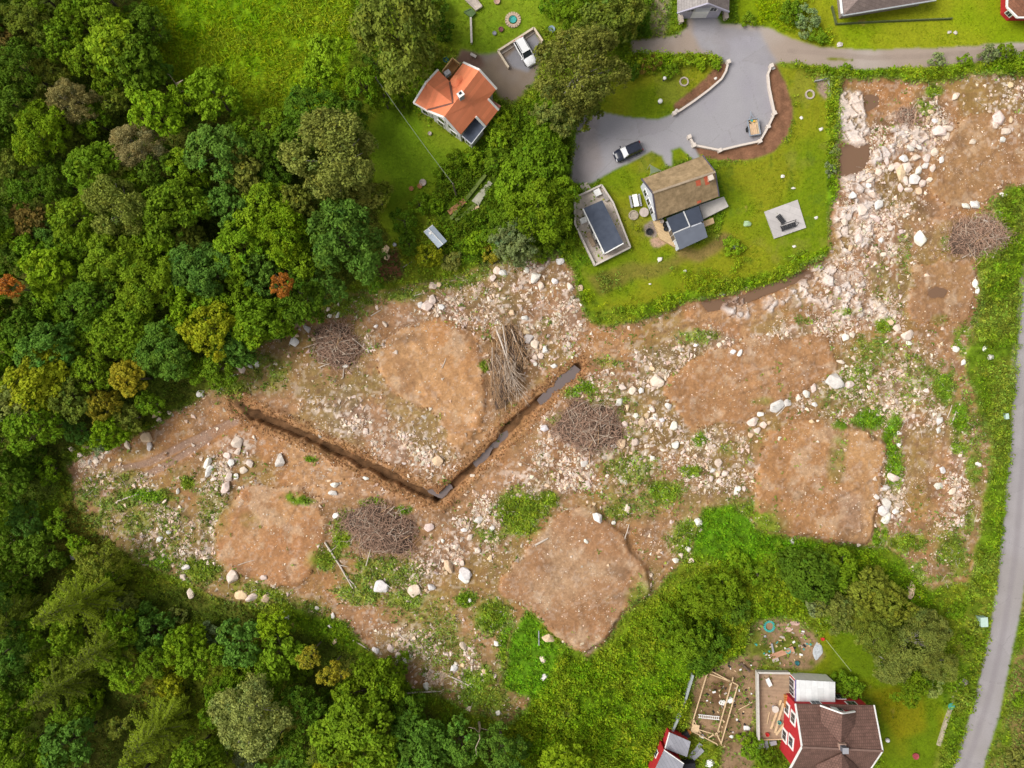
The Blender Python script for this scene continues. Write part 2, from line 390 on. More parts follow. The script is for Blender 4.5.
# what the machines left on the pads: damp blotches, scraped pale patches, wheel streaks
over(pads * sstep(.52, .68, fbm(GX, GY, 3.2, 141, 5, .62)) * .5, D(166, 122, 84), .2)
over(pads * sstep(.56, .70, fbm(GX, GY, 2.6, 151, 5, .62)) * .55, D(222, 190, 156), .2)
over(pads * sstep(.60, .72, fbm(GX * .9 + GY * .45, (GY * .9 - GX * .45) * .16, 1.0, 161, 3, .6)) * .3, D(160, 118, 84), .2)
RUTS = [[(904, 440), (903, 530)], [(916, 438), (917, 528)], [(929, 440), (930, 526)], [(942, 442), (941, 530)], [(770, 512), (830, 500), (884, 474)], [(700, 398), (760, 372), (826, 352)], [(690, 410), (752, 388), (830, 366)],
        [(530, 560), (570, 590), (590, 640)], [(545, 548), (592, 586), (610, 622)], [(400, 345), (430, 390), (470, 432)], [(416, 338), (446, 382), (480, 415)], [(300, 500), (280, 540), (260, 580)], [(600, 352), (680, 328), (770, 306)], [(604, 362), (690, 334), (780, 316)],
        [(880, 215), (920, 190), (990, 130)], [(892, 226), (940, 196), (1010, 140)], [(925, 320), (930, 262)], [(948, 318), (952, 262)]]
rut = np.zeros_like(clear)
for q in RUTS:
    rut = np.maximum(rut, 1 - sstep(.7, 2.0, pdist(q, 7)))
rut *= clear * sstep(.3, .6, n3)
over(rut * .45, D(150, 112, 80), .2)
over(mask([THICKET[6]], 8, 4) * (1 - clear) * .6, D(110, 134, 30), .4, n07, D(140, 138, 56), n3)
# pale gravel specks
spk = sstep(0.60, 0.70, n04 * .6 + n07 * .4) * clear * (0.28 + 0.6 * gravel) * (1 - .35 * pads)
over(clear * sstep(.55, .7, vnoise(GX, GY, .45, 231) * .6 + n1 * .4) * (1 - .6 * pads) * .45, D(128, 98, 76), .2)
over(spk, D(240, 220, 204), 0.2, n1)
over(clear * (1 - sstep(4, 11, tr)) * .6, D(176, 124, 78), .3, n07)
over(trk * .85, D(172, 142, 124), 0.2)
over(slab, D(250, 230, 216), 0.2, id1 * .4 + n07 * .25 + id2 * .35, D(244, 230, 222), n3)
over(slab * (1 - sstep(.02, .12, cr2)) * .2, D(190, 150, 124), .1)
dd = np.minimum(dW, dE)
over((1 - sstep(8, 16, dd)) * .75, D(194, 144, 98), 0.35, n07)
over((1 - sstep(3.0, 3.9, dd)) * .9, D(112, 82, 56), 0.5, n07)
wg = weeds * clear
over(wg * .75, D(142, 146, 56), 0.4, n07)
over(sstep(.35, .9, wg) * .85, D(104, 152, 18), 0.4, n07, D(130, 152, 34), n8)
over(plot, D(176, 144, 112), 0.25, n1, D(150, 122, 88), n3)
over(mask([GARDEN], 6, 4) * sstep(.45, .6, n3), D(120, 128, 44), 0.3, n07)
over(mask([[(712, 678), (728, 684), (722, 706), (708, 700)]], 8, 5) * .8, D(116, 84, 60), 0.3)
over(bed, D(150, 108, 82), 0.28, n07)
over(track * .8, D(170, 152, 130), 0.2, n1)
over(yard, D(158, 146, 140), 0.12, n1, D(150, 132, 114), n8)
over(mask([[(506, 58), (535, 32), (545, 52), (528, 72), (513, 68)]], 2, 2), D(160, 158, 164), 0.08)
over(mask([[(455, 62), (462, 50), (480, 56), (484, 66), (472, 70)]], 4, 3), D(134, 104, 90), 0.2)
shoulder = mask([[(1034, 200), (1019, 285), (1012, 380), (1008, 384), (1022, 290), (1040, 200)]], 3, 2)
over(shoulder, D(206, 190, 168), 0.2)
over(lane, D(194, 180, 170), 0.09, n1 * .5 + n3 * .5, D(184, 166, 152), n8)
over(lane * (1 - sstep(1.5, 3.5, pdist([(1100, 44), (920, 56), (870, 57.5), (790, 51)], 2))) * .5, D(168, 150, 138), 0.15)
over(drive, D(181, 178, 183), 0.08, n1 * .5 + n3 * .5, D(172, 168, 176), n20 * .5 + n3 * .5)
over(drive * sstep(.6, .75, fbm(GX, GY, 4.5, 171, 5, .6)) * .35, D(158, 150, 150), .1)
over(mask([[(572, 182), (577, 126), (586, 114), (600, 113), (598, 140), (606, 165), (590, 183)]], 6, 8) * .5, D(172, 158, 154), 0.12)
over(road, D(184, 178, 180), 0.08, n1 * .5 + n3 * .5, D(176, 169, 168), n8)
crk, cid = worley(GX + 2 * w1, GY + 2 * w2, 7.0, 9)
over((road + drive * .8) * (1 - sstep(.004, .016, crk)) * .35, D(132, 126, 126), .1)
over((road + drive) * sstep(.8, .82, cid) * .25, D(160, 154, 156), .05)
rc = [(1054, 190), (1038, 285), (1033, 340), (1027, 400), (1022, 480), (1015, 560), (1004, 630), (991, 690), (974, 745), (955, 790)]
over(road * (1 - sstep(1.0, 5.0, pdist(rc, 1.5))) * .55, D(158, 150, 154), 0.06)
over(lane * (sstep(.62, .72, vnoise(GX, GY, 1.1, 99)) * (1 - sstep(1.0, 2.0, pdist([(824, 58.5), (852, 60)])))), D(120, 130, 50))
over(mask([[(825, 58), (838, 57.5), (852, 59.5), (846, 60.8), (828, 60)]], 1, 1), D(140, 140, 50))
over(blur(pud, 3) * .7 * (1 - drive), D(146, 104, 76), .1)
# gravel path strips and patches in the gardens
over(mask([[(816, 78), (830, 80), (826, 100), (818, 92)]], 3, 2), D(184, 156, 140), .25)
over(mask([[(643, 226), (652, 220), (658, 232), (656, 238), (645, 236)]], 3, 1), D(168, 152, 142), .15)
over(mask([[(650, 239), (662, 236), (668, 242), (660, 247), (652, 246)]], 3, 1), D(206, 170, 146), .15)

far = sstep(84, 92, np.maximum(np.abs(GX) - 2, np.abs(GY) + 18)) * (1 - road) * (1 - lane)
C = C * (1 - far[..., None]) + np.array(D(104, 132, 30), np.float32) * far[..., None]
# ---- vegetation height/density for the leaf scatter
VD = np.maximum.reduce([0.75 * wg ** 2, .5 * np.clip(edge, 0, 1), .022 * clear * sstep(.5, .65, n8) * (1 - slab), .95 * thick * (.35 + .8 * sstep(.38, .55, n3)) * (1 - .6 * clear), 0.30 * (1 - clear) * wild * (1 - meadow) * (1 - forest * .2)]) * (1 - np.clip(paved + bed + plot * .8 + lawn, 0, 1)) * (1 - .8 * pads)
VEG = mask([[(444, 224), (452, 206), (482, 172), (498, 181), (484, 209), (464, 228)]], 3, 3)
verge = mask([THICKET[6]], 8, 4)
VD = VD * (1 - .96 * VEG) * (1 - verge * (1 - sstep(.42, .6, fbm(GX, GY, 3.5, 241, 4, .6))) * .8)
VH = 0.12 + 0.9 * thick * (1 - VEG) * (1 - .5 * verge) * sstep(.35, .65, fbm(GX, GY, 2.2, 51, 4)) + 0.18 * (1 - clear)


def gz(x, y):
    i = np.clip(np.searchsorted(xs, x), 0, NX - 1)
    j = np.clip(np.searchsorted(ys, y), 0, NY - 1)
    return Z[j, i]


def G(px, py):
    """the point of the ground seen at this pixel"""
    x, y, _ = P(px, py)
    z = float(gz(x, y))
    x, y, _ = P(px, py, z)
    return (x, y, z)

# ------------------------------------------------------------------ materials
def new_mat(name):
    m = bpy.data.materials.new(name)
    m.use_nodes = True
    nt = m.node_tree
    nt.nodes.clear()
    return m, nt, nt.nodes, nt.links


MATS = {}


def mat(name, rgb, rough=0.8, var=0.25, scale=2.0, bump=0.0, metal=0.0, spec=0.3, rgb2=None, tiles=None, stretch=None):
    """painted / stone / wood / metal surface: base colour broken up by two noises; tiles=(w, h, angle, mortar) lays courses"""
    if name in MATS:
        return MATS[name]
    m, nt, N, L = new_mat(name)
    out = N.new('ShaderNodeOutputMaterial')
    b = N.new('ShaderNodeBsdfPrincipled')
    L.new(b.outputs[0], out.inputs[0])
    tc = N.new('ShaderNodeTexCoord')
    src = tc.outputs['Object']
    if stretch or tiles:
        mp = N.new('ShaderNodeMapping')
        ang = tiles[2] if tiles else stretch[1]
        mp.inputs['Rotation'].default_value = (0, 0, math.radians(ang))
        if stretch:
            mp.inputs['Scale'].default_value = (1, stretch[0], 1)
        L.new(src, mp.inputs[0])
        src = mp.outputs[0]
    n1_ = N.new('ShaderNodeTexNoise')
    n1_.inputs['Scale'].default_value = scale
    n1_.inputs['Detail'].default_value = 6
    n1_.inputs['Roughness'].default_value = 0.65
    L.new(src, n1_.inputs['Vector'])
    r = N.new('ShaderNodeValToRGB')
    lo = tuple(c * (1 - var) for c in rgb)
    hi = tuple(min(c * (1 + var), .9) for c in (rgb2 or rgb))
    r.color_ramp.elements[0].position = 0.32
    r.color_ramp.elements[1].position = 0.68
    r.color_ramp.elements[0].color = (*lo, 1)
    r.color_ramp.elements[1].color = (*hi, 1)
    L.new(n1_.outputs['Fac'], r.inputs[0])
    colr = r.outputs[0]
    height = n1_.outputs['Fac']
    if tiles:
        br = N.new('ShaderNodeTexBrick')
        br.inputs['Scale'].default_value = 1.0
        br.inputs['Brick Width'].default_value = tiles[0]
        br.inputs['Row Height'].default_value = tiles[1]
        br.inputs['Mortar Size'].default_value = tiles[3]
        br.inputs['Mortar Smooth'].default_value = 0.3
        br.inputs['Color1'].default_value = (1, 1, 1, 1)
        br.inputs['Color2'].default_value = (.82, .82, .82, 1)
        mo_ = tiles[4] if len(tiles) > 4 else .55
        br.inputs['Mortar'].default_value = (mo_, mo_, mo_, 1)
        L.new(src, br.inputs['Vector'])
        mx = N.new('ShaderNodeMix')
        mx.data_type = 'RGBA'
        mx.blend_type = 'MULTIPLY'
        mx.inputs[0].default_value = 1
        L.new(colr, mx.inputs[6])
        L.new(br.outputs['Color'], mx.inputs[7])
        colr = mx.outputs[2]
        height = br.outputs['Fac']
    L.new(colr, b.inputs['Base Color'])
    b.inputs['Roughness'].default_value = rough
    b.inputs['Metallic'].default_value = metal
    b.inputs['Specular IOR Level'].default_value = spec
    if bump or tiles:
        bp = N.new('ShaderNodeBump')
        bp.inputs['Strength'].default_value = bump or 0.4
        bp.inputs['Distance'].default_value = 0.03
        bp.invert = bool(tiles)
        L.new(height, bp.inputs['Height'])
        L.new(bp.outputs[0], b.inputs['Normal'])
    MATS[name] = m
    return m


def attr_mat(name, rough=0.9, fine=26.0, amount=0.35, bump=0.5, spec=0.2, use_obj=False, translucent=0.0):
    """colour from the mesh's Col attribute (and the object's own colour), broken up by fine procedural noise"""
    m, nt, N, L = new_mat(name)
    out = N.new('ShaderNodeOutputMaterial')
    b = N.new('ShaderNodeBsdfPrincipled')
    at = N.new('ShaderNodeAttribute')
    at.attribute_name = 'Col'
    colr = at.outputs['Color']
    if use_obj:
        oi = N.new('ShaderNodeObjectInfo')
        mx = N.new('ShaderNodeMix')
        mx.data_type = 'RGBA'
        mx.blend_type = 'MULTIPLY'
        mx.inputs[0].default_value = 1
        L.new(colr, mx.inputs[6])
        L.new(oi.outputs['Color'], mx.inputs[7])
        colr = mx.outputs[2]
    if fine:
        tc = N.new('ShaderNodeTexCoord')
        n = N.new('ShaderNodeTexNoise')
        n.inputs['Scale'].default_value = fine / 10
        n.inputs['Detail'].default_value = 7
        n.inputs['Roughness'].default_value = 0.75
        L.new(tc.outputs['Object'], n.inputs['Vector'])
        mr = N.new('ShaderNodeMapRange')
        mr.inputs[1].default_value = 0.3
        mr.inputs[2].default_value = 0.7
        mr.inputs[3].default_value = 1 - amount
        mr.inputs[4].default_value = 1 + amount
        L.new(n.outputs['Fac'], mr.inputs[0])
        mx2 = N.new('ShaderNodeMix')
        mx2.data_type = 'RGBA'
        mx2.blend_type = 'MULTIPLY'
        mx2.inputs[0].default_value = 1
        L.new(colr, mx2.inputs[6])
        L.new(mr.outputs[0], mx2.inputs[7])
        colr = mx2.outputs[2]
        if bump:
            bp = N.new('ShaderNodeBump')
            bp.inputs['Strength'].default_value = bump
            bp.inputs['Distance'].default_value = 0.12
            L.new(n.outputs['Fac'], bp.inputs['Height'])
            L.new(bp.outputs[0], b.inputs['Normal'])
    L.new(colr, b.inputs['Base Color'])
    b.inputs['Roughness'].default_value = rough
    b.inputs['Specular IOR Level'].default_value = spec
    if translucent:
        tr_ = N.new('ShaderNodeBsdfTranslucent')
        L.new(colr, tr_.inputs['Color'])
        ms = N.new('ShaderNodeMixShader')
        ms.inputs[0].default_value = translucent
        L.new(b.outputs[0], ms.inputs[1])
        L.new(tr_.outputs[0], ms.inputs[2])
        L.new(ms.outputs[0], out.inputs[0])
    else:
        L.new(b.outputs[0], out.inputs[0])
    return m


M_GROUND = attr_mat('ground_surface', 0.92, 30, 0.30, 0.5, 0.15)
M_SMOOTH = attr_mat('gravel_surface', 0.85, 60, 0.12, 0.15, 0.25)
M_LEAF = attr_mat('leaves', 0.7, 0, 0, 0, 0.06, True, 0.26)
M_WEED = attr_mat('weed_leaves', 0.7, 0, 0, 0, 0.06, False, 0.26)
M_STONE = attr_mat('stone_faces', 0.85, 40, 0.22, 0.35, 0.25, True)


# ------------------------------------------------------------------ object helpers
def tag(o, label=None, cat=None, group=None, kind=None):
    if label:
        o['label'] = label
    if cat:
        o['category'] = cat
    if group:
        o['group'] = group
    if kind:
        o['kind'] = kind
    return o


def np_mesh(name, V, F, col=None, smooth=False):
    """mesh from arrays: V (n,3), F (m,k); col (n,3) per vertex"""
    me = bpy.data.meshes.new(name)
    V = np.ascontiguousarray(V, np.float32)
    F = np.ascontiguousarray(F, np.int32)
    m, k = F.shape
    me.vertices.add(len(V))
    me.vertices.foreach_set('co', V.ravel())
    me.loops.add(m * k)
    me.loops.foreach_set('vertex_index', F.ravel())
    me.polygons.add(m)
    me.polygons.foreach_set('loop_start', np.arange(0, m * k, k, dtype=np.int32))
    me.polygons.foreach_set('loop_total', np.full(m, k, np.int32))
    me.polygons.foreach_set('use_smooth', np.full(m, smooth, bool))
    if col is not None:
        a = me.attributes.new('Col', 'FLOAT_COLOR', 'POINT')
        c4 = np.ones((len(V), 4), np.float32)
        c4[:, :3] = np.clip(col, 0, 1)
        a.data.foreach_set('color', c4.ravel())
    me.update(calc_edges=True)
    me.validate()
    return me


def link(o, parent=None):
    COL.objects.link(o)
    if parent is not None:
        o.parent = parent
    return o


def root_loc(o):
    while o.parent is not None:
        o = o.parent
    return o.location


def thing(name, label, cat, loc, group=None):
    o = bpy.data.objects.new(name, None)
    o.empty_display_size = 0.3
    o.location = loc
    link(o)
    return tag(o, label, cat, group)


class MB:
    """collects shapes, then links them as one mesh object"""

    def __init__(self):
        self.v = []
        self.f = []

    def add(self, vs, fs):
        o = len(self.v)
        self.v += [tuple(p) for p in vs]
        self.f += [tuple(i + o for i in f) for f in fs]
        return self

    def box(self, c, s, rz=0.0):
        x, y, z = (d / 2 for d in s)
        ca, sa = math.cos(rz), math.sin(rz)
        vs = []
        for dz in (-z, z):
            for dx, dy in ((-x, -y), (x, -y), (x, y), (-x, y)):
                vs.append((c[0] + dx * ca - dy * sa, c[1] + dx * sa + dy * ca, c[2] + dz))
        return self.add(vs, [(3, 2, 1, 0), (4, 5, 6, 7), (0, 1, 5, 4), (1, 2, 6, 5), (2, 3, 7, 6), (3, 0, 4, 7)])

    def prism(self, top, z0=None, t=None):
        """closed solid below a polygon of 3-D points: down to z0, or t thick"""
        n = len(top)
        a = sum(top[i][0] * top[(i + 1) % n][1] - top[(i + 1) % n][0] * top[i][1] for i in range(n))
        if a < 0:
            top = top[::-1]
        bot = [(p[0], p[1], z0 if z0 is not None else p[2] - t) for p in top]
        fs = [tuple(range(n)), tuple(range(2 * n - 1, n - 1, -1))]
        fs += [(i, i + n, (i + 1) % n + n, (i + 1) % n) for i in range(n)]
        return self.add(list(top) + bot, fs)

    def bar(self, p, q, w, h=None):
        """rectangular bar from p to q, w wide, h high"""
        h = h or w
        p = np.array(p, float)
        q = np.array(q, float)
        d = q - p
        d /= np.linalg.norm(d) + 1e-9
        side = np.cross(d, (0, 0, 1))
        if np.linalg.norm(side) < 1e-3:
            side = np.array((1.0, 0, 0))
        side /= np.linalg.norm(side)
        up = np.cross(side, d)
        vs = []
        for e in (p, q):
            for a, b in ((-1, -1), (1, -1), (1, 1), (-1, 1)):
                vs.append(tuple(e + side * a * w / 2 + up * b * h / 2))
        return self.add(vs, [(0, 1, 2, 3), (7, 6, 5, 4), (0, 4, 5, 1), (1, 5, 6, 2), (2, 6, 7, 3), (3, 7, 4, 0)])

    def tube(self, pts, rad, n=6):
        vs = []
        fs = []
        pts = [np.array(p, float) for p in pts]
        for i, p in enumerate(pts):
            d = pts[min(i + 1, len(pts) - 1)] - pts[max(i - 1, 0)]
            d /= np.linalg.norm(d) + 1e-9
            a = np.cross(d, (0, 0, 1) if abs(d[2]) < 0.9 else (1, 0, 0))
            a /= np.linalg.norm(a) + 1e-9
            b = np.cross(d, a)
            r = rad[i] if hasattr(rad, '__len__') else rad
            for k in range(n):
                t = 2 * math.pi * k / n
                vs.append(tuple(p + r * (math.cos(t) * a + math.sin(t) * b)))
        for i in range(len(pts) - 1):
            for k in range(n):
                fs.append((i * n + k, i * n + (k + 1) % n, (i + 1) * n + (k + 1) % n, (i + 1) * n + k))
        fs.append(tuple(range(n))[::-1])
        fs.append(tuple(range((len(pts) - 1) * n, len(pts) * n)))
        return self.add(vs, fs)

    def cyl(self, c, r, h, n=20, r2=None):
        return self.lathe(c, [(r, 0), (r if r2 is None else r2, h)], n)

    def lathe(self, c, prof, n=20):
        vs = []
        fs = []
        for r, z in prof:
            for k in range(n):
                t = 2 * math.pi * k / n
                vs.append((c[0] + r * math.cos(t), c[1] + r * math.sin(t), c[2] + z))
        for i in range(len(prof) - 1):
            for k in range(n):
                fs.append((i * n + k, i * n + (k + 1) % n, (i + 1) * n + (k + 1) % n, (i + 1) * n + k))
        fs.append(tuple(range(n))[::-1])
        fs.append(tuple(range((len(prof) - 1) * n, len(prof) * n)))
        return self.add(vs, fs)

    def build(self, name, m, parent=None, smooth=False, label=None, kind=None):
        base = root_loc(parent) if parent is not None else (0, 0, 0)
        me = bpy.data.meshes.new(name)
        me.from_pydata([(x - base[0], y - base[1], z - base[2]) for x, y, z in self.v], [], self.f)
        me.materials.append(m)
        if smooth:
            me.polygons.foreach_set('use_smooth', [True] * len(me.polygons))
        me.update()
        o = bpy.data.objects.new(name, me)
        link(o, parent)
        if label:
            o['label'] = label
        if kind:
            o['kind'] = kind
        return o

    def single(self, name, m, label, cat, group=None, smooth=False):
        """a thing that is one mesh: its origin at its base"""
        v = np.array(self.v)
        c = (float(v[:, 0].mean()), float(v[:, 1].mean()), float(v[:, 2].min()))
        self.v = [(x - c[0], y - c[1], z - c[2]) for x, y, z in self.v]
        o = self.build(name, m, None, smooth)
        o.location = c
        return tag(o, label, cat, group)


# ------------------------------------------------------------------ ground sheet, split by what covers it
def build_ground():
    cls = np.zeros(GX.shape, np.int32)
    cls[meadow > .5] = 1
    cls[lawn > .5] = 2
    cls[(clear > .5)] = 3
    cls[(pads > .5) & (clear > .5)] = 4
    cls[(slab > .5)] = 9
    cls[bed > .5] = 5
    cls[(lane > .5)] = 6
    cls[(drive > .5) | (yard > .5)] = 7
    cls[road > .5] = 8
    # vertex normals from the height field, so that the seams do not show
    V = np.stack([GX, GY, Z], -1).reshape(-1, 3)
    gy_, gx_ = np.gradient(Z, ys, xs)
    NR = np.stack([-gx_, -gy_, np.ones_like(Z)], -1).reshape(-1, 3)
    NR /= np.linalg.norm(NR, axis=1, keepdims=True)
    Cv = C.reshape(-1, 3)
    idx = np.arange(NX * NY).reshape(NY, NX)
    q = np.stack([idx[:-1, :-1], idx[:-1, 1:], idx[1:, 1:], idx[1:, :-1]], -1)
    fc = np.maximum(np.maximum(cls[:-1, :-1], cls[:-1, 1:]), np.maximum(cls[1:, :-1], cls[1:, 1:]))
    names = {0: ('ground', 'rough green ground with undergrowth around and between the plots'), 1: ('meadow', 'bright yellow-green hummocky meadow behind the wood'),
             2: ('lawn', 'mown lawns round the houses'), 3: ('clearing_ground', 'brown stony bare ground of the cleared site'),
             4: ('soil_pads', 'levelled tan soil pads on the cleared site'), 5: ('soil_bed', 'brown bark beds behind the white driveway walls'),
             6: ('lane', 'pale beige gravel lane along the top'), 7: ('driveway', 'grey gravel driveway and yard'), 8: ('road', 'grey tarred road with darker centre strip'),
             9: ('bedrock', 'pale pink blasted bedrock laid bare in the soil')}
    for k, (nm, lab) in names.items():
        F = q[fc == k].reshape(-1, 4)
        used, inv = np.unique(F, return_inverse=True)
        me = np_mesh(nm, V[used], inv.reshape(-1, 4), Cv[used], True)
        me.normals_split_custom_set_from_vertices(NR[used].tolist())
        me.materials.append(M_SMOOTH if k in (6, 7, 8) else M_GROUND)
        o = bpy.data.objects.new(nm, me)
        link(o)
        o['kind'] = 'structure'
        o['label'] = lab


build_ground()


# ------------------------------------------------------------------ leaves
def leaf_quads(c, nrm, size, col, aspect=0.6, fold=0.0):
    """diamond leaves at c facing nrm -> V, F, colours"""
    n = len(c)
    r = rng.normal(size=(n, 3))
    u = np.cross(nrm, r)
    u /= np.linalg.norm(u, axis=1, keepdims=True) + 1e-9
    v = np.cross(nrm, u)
    s = size[:, None]
    V = np.stack([c - u * s, c - v * s * aspect + nrm * s * fold, c + u * s, c + v * s * aspect + nrm * s * fold], 1).reshape(-1, 3)
    F = np.arange(4 * n).reshape(n, 4)
    return V, F, np.repeat(col, 4, 0)


def unit(v):
    return v / (np.linalg.norm(v, axis=1, keepdims=True) + 1e-9)


def crown_proto(name, R, hz, nclump, leaf, dens, seed, droop=0.0, lobes=5, flat=0.35, csz=1.0):
    """broadleaf crown of many small leaf clumps, centre at the origin"""
    global rng
    rng = np.random.default_rng(seed)
    cs = []
    a0 = rng.uniform(0, 6.28)
    for li in range(lobes):
        # lobes spread over the upper half of the crown like a sunflower, jittered
        zz = 1 - 1.15 * (li + .5) / lobes
        a = a0 + li * 2.4 + rng.normal(0, .25)
        q = math.sqrt(max(0, 1 - zz * zz))
        d = np.array([q * math.cos(a), q * math.sin(a), zz])
        lr = R * rng.uniform(.26, .44)
        lc = d * R * rng.uniform(.50, .72) * np.array([1, 1, hz])
        lt = rng.uniform(.78, 1.22)
        for _ in range(max(3, int(nclump / lobes * (lr / (.35 * R)) ** 2))):
            e = rng.normal(size=3) + d * .8 + np.array([0, 0, .55])
            e /= np.linalg.norm(e)
            p = lc + e * lr * rng.uniform(.62, 1.05) * np.array([1, 1, .85])
            cs.append((p[0], p[1], p[2], R * rng.uniform(.075, .15) * csz, lt))
    V = []
    F = []
    K = []
    off = 0
    for cx, cy, cz, rc, lt in cs:
        n = int(dens * rc * rc / (leaf * leaf)) + 6
        d = unit(rng.normal(size=(n, 3)) + np.array([cx / R * .7, cy / R * .7, .75]))
        rad = rc * (0.55 + .55 * rng.random((n, 1)) ** .6)
        p = np.array([cx, cy, cz]) + d * rad * np.array([1, 1, .8])
        p[:, 2] -= droop * rng.random(n) ** 2 * rc * 2
        nr = unit(d * .9 + np.array([0, 0, flat]) + rng.normal(size=(n, 3)) * .55)
        tone = rng.uniform(.66, 1.3) * lt
        hue = rng.normal(0, .08)
        col = np.ones((n, 3)) * tone * rng.uniform(.72, 1.28, (n, 1))
        col[:, 0] *= 1 + hue
        col[:, 2] *= 1 - hue
        v, f, k = leaf_quads(p, nr, leaf * rng.uniform(.6, 1.25, n), col, .62, .15)
        V.append(v)
        F.append(f + off)
        K.append(k)
        off += len(v)
    me = np_mesh(name, np.concatenate(V), np.concatenate(F), np.concatenate(K))
    me.materials.append(M_LEAF)
    return me, cs


BARK = mat('bark', (.13, .105, .085), .95, .4, 3, .5)
PALEBARK = mat('pale_bark', (.42, .38, .34), .9, .35, 3, .3)
DEADWOOD = mat('dead_wood', (.34, .26, .20), .9, .4, 2.5, .3, rgb2=(.45, .36, .28))
BLEACHED = mat('bleached_wood', (.52, .45, .385), .9, .22, 2.5, .3)


def trunk_mesh(name, cs, height, R, seed, m=BARK, r0=.22, limbs=7):
    """trunk from the base (0,0,0) and limbs that reach clumps of the crown whose centre is at z = height"""
    r = random.Random(seed)
    b = MB()
    top = height + .15 * R
    pts = [(0, 0, -.2)]
    x = y = 0
    for i in range(1, 5):
        x += r.uniform(-.15, .15)
        y += r.uniform(-.15, .15)
        pts.append((x, y, top * i / 4))
    b.tube(pts, [r0 * 1.25, r0, r0 * .8, r0 * .55, r0 * .2], 7)
    for c in r.sample(cs, min(limbs, len(cs))):
        z0 = height * r.uniform(.45, .85)
        e = (c[0] * .92, c[1] * .92, max(height + c[2] * .9, z0 + .3))
        mid = ((e[0]) * .45, (e[1]) * .45, z0 + (e[2] - z0) * .6)
        b.tube([(pts[2][0], pts[2][1], z0), mid, e], [r0 * .45, r0 * .28, .03], 5)
    me = bpy.data.meshes.new(name)
    me.from_pydata(b.v, [], b.f)
    me.materials.append(m)
    me.polygons.foreach_set('use_smooth', [True] * len(me.polygons))
    return me


PROTO = {}


def proto(kind, R, hz, nc, leaf, dens, n, droop=0, m=BARK, r0=.2, hfac=1.35, flat=.35, limbs=7, nl=11, csz=1.0):
    PROTO[kind] = []
    for i in range(n):
        sd = abs(hash_(kind)) + i * 17
        cm, cs = crown_proto('crown', R, hz, nc, leaf * (.8 + .4 * i / max(1, n - 1)), dens, sd, droop, nl + i % 3, flat, csz)
        tm = trunk_mesh('trunk', cs, R * hfac, R, sd, m, r0, limbs)
        PROTO[kind].append((cm, tm, R, hfac))


def hash_(s):
    h = 7
    for ch in s:
        h = (h * 31 + ord(ch)) % 100003
    return h


proto('big', 5.2, .85, 300, .25, 3.4, 5, 0, BARK, .28, 1.5, nl=14)
proto('mid', 3.6, .95, 200, .22, 3.6, 5, 0, BARK, .2, 1.7, nl=11)
proto('small', 2.2, .9, 90, .18, 3.6, 4, 0, BARK, .12, 1.5, nl=8, csz=1.25)
proto('fine', 4.6, .85, 420, .14, 2.7, 4, .45, PALEBARK, .2, 1.5, .1, 22, nl=13, csz=.9)
proto('shrub', 1.5, .75, 60, .15, 3.6, 4, 0, BARK, .06, .65, nl=6, csz=1.4)


